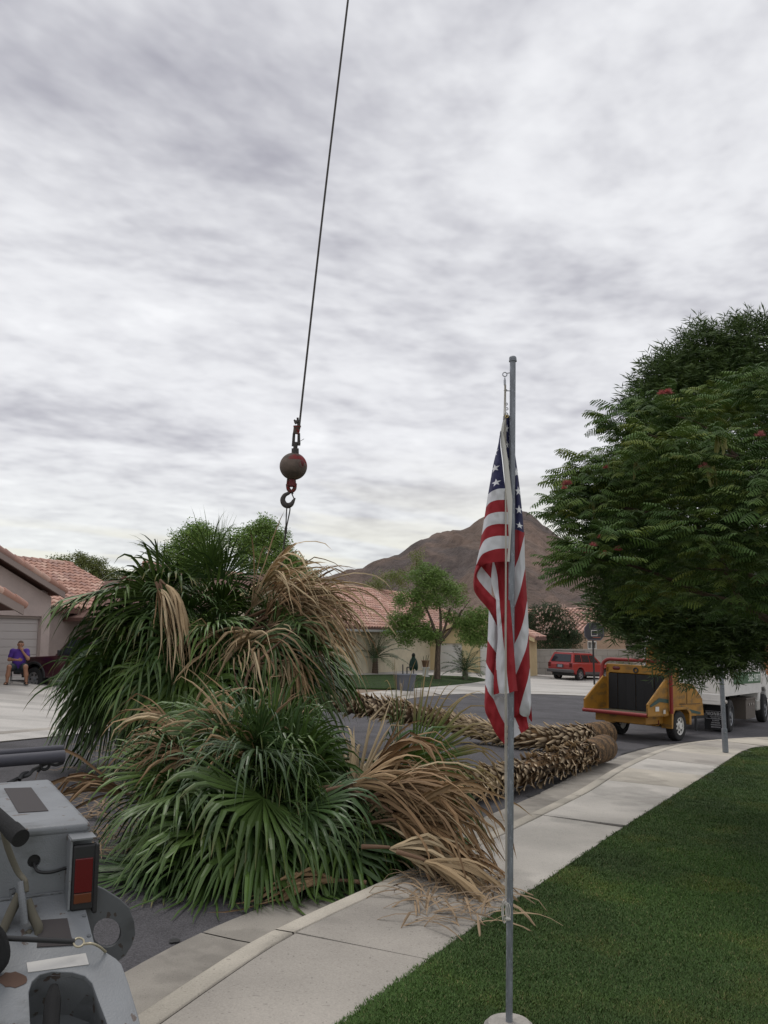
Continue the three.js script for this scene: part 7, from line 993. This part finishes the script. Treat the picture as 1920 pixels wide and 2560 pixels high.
  for (const [px, py, D, n] of [[1795, 1085, 8.2, 4], [1812, 1090, 8.2, 2], [1775, 1170, 8.2, 5], [1785, 1180, 8.2, 3], [1530, 1145, 8.8, 3], [1475, 1260, 8.9, 2], [1600, 1150, 8.7, 3], [1895, 1300, 8.1, 3]]) for (let i = 0; i < n; i++) { const m = shade(new THREE.Mesh(pgeo, pmat)); m.name = 'seed_pod'; m.position.copy(loc(P(px + (R() - 0.5) * 26, py + (R() - 0.5) * 16, D))); m.rotation.set((R() - 0.5) * 0.5, R() * 6.28, (R() - 0.5) * 0.5); m.scale.setScalar(0.85 + R() * 0.4); t.add(m); }
}
{
  // dark narrow-leaved tree behind it
  const sprig = (seed) => { const R = mulberry(seed), pos = []; const d0 = V3(0, 0.3, 1).normalize(); for (let i = 0; i < 16; i++) { const o = d0.clone().multiplyScalar(i * 0.016), a = i * 2.4, dd = V3(Math.cos(a), 0.15 + 0.3 * R(), Math.sin(a) * 0.5 + 0.7).normalize(); dd.y -= 0.35 * R(); dd.normalize(); const s = dd.clone().cross(randDir(R)).normalize(); leafQuad(pos, o, dd, s, 0.085 + R() * 0.05, 0.015); } return geoOf(pos); };
  const kinds = [1, 2, 3].map((k) => sprig(1100 + k)), D = 13;
  const base = V3(9.4, g(9.4) + 0.1, -14), t = thing('sumac_tree', 'tall dark narrow leaved tree behind the mimosa, hanging over the chipper', 'tree', base), R = mulberry(1110), loc = (p) => p.clone().sub(base);
  const blobs = [[1760, 830, 13, 52, 380], [1870, 815, 13, 62, 560], [1800, 900, 13, 80, 900], [1680, 900, 13, 60, 560], [1630, 960, 13, 52, 420], [1740, 960, 13, 90, 900], [1880, 920, 13, 90, 900], [1520, 1300, 12.6, 60, 520], [1560, 1220, 12.6, 80, 700], [1505, 1380, 12.5, 50, 420], [1540, 1480, 12.4, 62, 620], [1500, 1545, 12.4, 46, 480], [1600, 1540, 12.3, 80, 900], [1680, 1560, 12.2, 90, 1100], [1780, 1570, 12.2, 100, 1200], [1880, 1570, 12.2, 90, 1000], [1600, 1612, 12.2, 52, 380], [1650, 1655, 12.1, 44, 300], [1690, 1685, 12.0, 34, 180], [1730, 1650, 12.1, 60, 650], [1790, 1660, 12.1, 36, 180], [1803, 1695, 12.0, 20, 60], [1850, 1635, 12.1, 60, 620], [1920, 1630, 12.1, 46, 380], [1540, 1570, 12.3, 40, 300], [1740, 1300, 13, 160, 1300], [1650, 1150, 13, 110, 900], [1850, 1150, 13, 140, 1100], [1660, 1420, 12.6, 110, 1200], [1830, 1430, 12.8, 130, 1200], [1940, 1480, 12.6, 90, 500], [2000, 1250, 13, 160, 700], [2050, 1000, 13, 150, 600], [2060, 1500, 12.8, 120, 500]];
  const ms = [], cs = [];
  for (const [px, py, d, rp, n0] of blobs) { const n = Math.round(n0 * (py > 1440 ? 0.34 : py < 980 ? 0.55 : 0.7)); const left = px < 1700 && py > 1200 ? 34 : 0, c = loc(P(px + left, py < 1000 ? py + 42 : py > 1480 ? py - 26 : py, d)), r = rp / F * d * 0.88, ph = R() * 50; for (let i = 0; i < n; i++) { const dd = randDir(R), bump = 0.45 + 1.0 * fbm(dd.x * 2.8 + ph, dd.y * 2.5 + dd.z * 1.9 + ph, 3, 9), rr = r * bump * Math.pow(R(), 0.38), p = c.clone().addScaledVector(dd, rr); const out = dd.clone().add(randDir(R).multiplyScalar(0.7)).normalize(), q = new THREE.Quaternion().setFromUnitVectors(V3(0, 0, 1), out), s = 0.8 + R() * 0.5; ms.push(new THREE.Matrix4().compose(p, q, V3(s, s, s))); const k = R(); cs.push(rgb(lerp(0.042, 0.105, k), lerp(0.08, 0.16, k), lerp(0.022, 0.038, k))); } }
  scatter('crown', t, kinds, leafMat({ roughness: 0.5 }), ms, cs);
  const limbs = [[V3(9.4, -1.0, -14), P(2250, 1500, 14), P(2080, 1200, 13.6), P(1900, 950, 13.2), P(1860, 830, 13)], [P(2250, 1500, 14), P(2000, 1540, 13), P(1800, 1560, 12.4), P(1640, 1590, 12.3), P(1560, 1560, 12.4)], [P(2080, 1200, 13.6), P(1800, 1250, 13), P(1600, 1300, 12.7)]], lr = [[0.2, 0.14, 0.09, 0.04, 0.015], [0.1, 0.06, 0.04, 0.02, 0.008], [0.07, 0.04, 0.012]];
  limbs.forEach((l, i) => part(i ? 'branch' : 'trunk', limb(l.map(loc), lr[i], 18, 8), M.bark, t));
}
renderer.render(scene, camera);
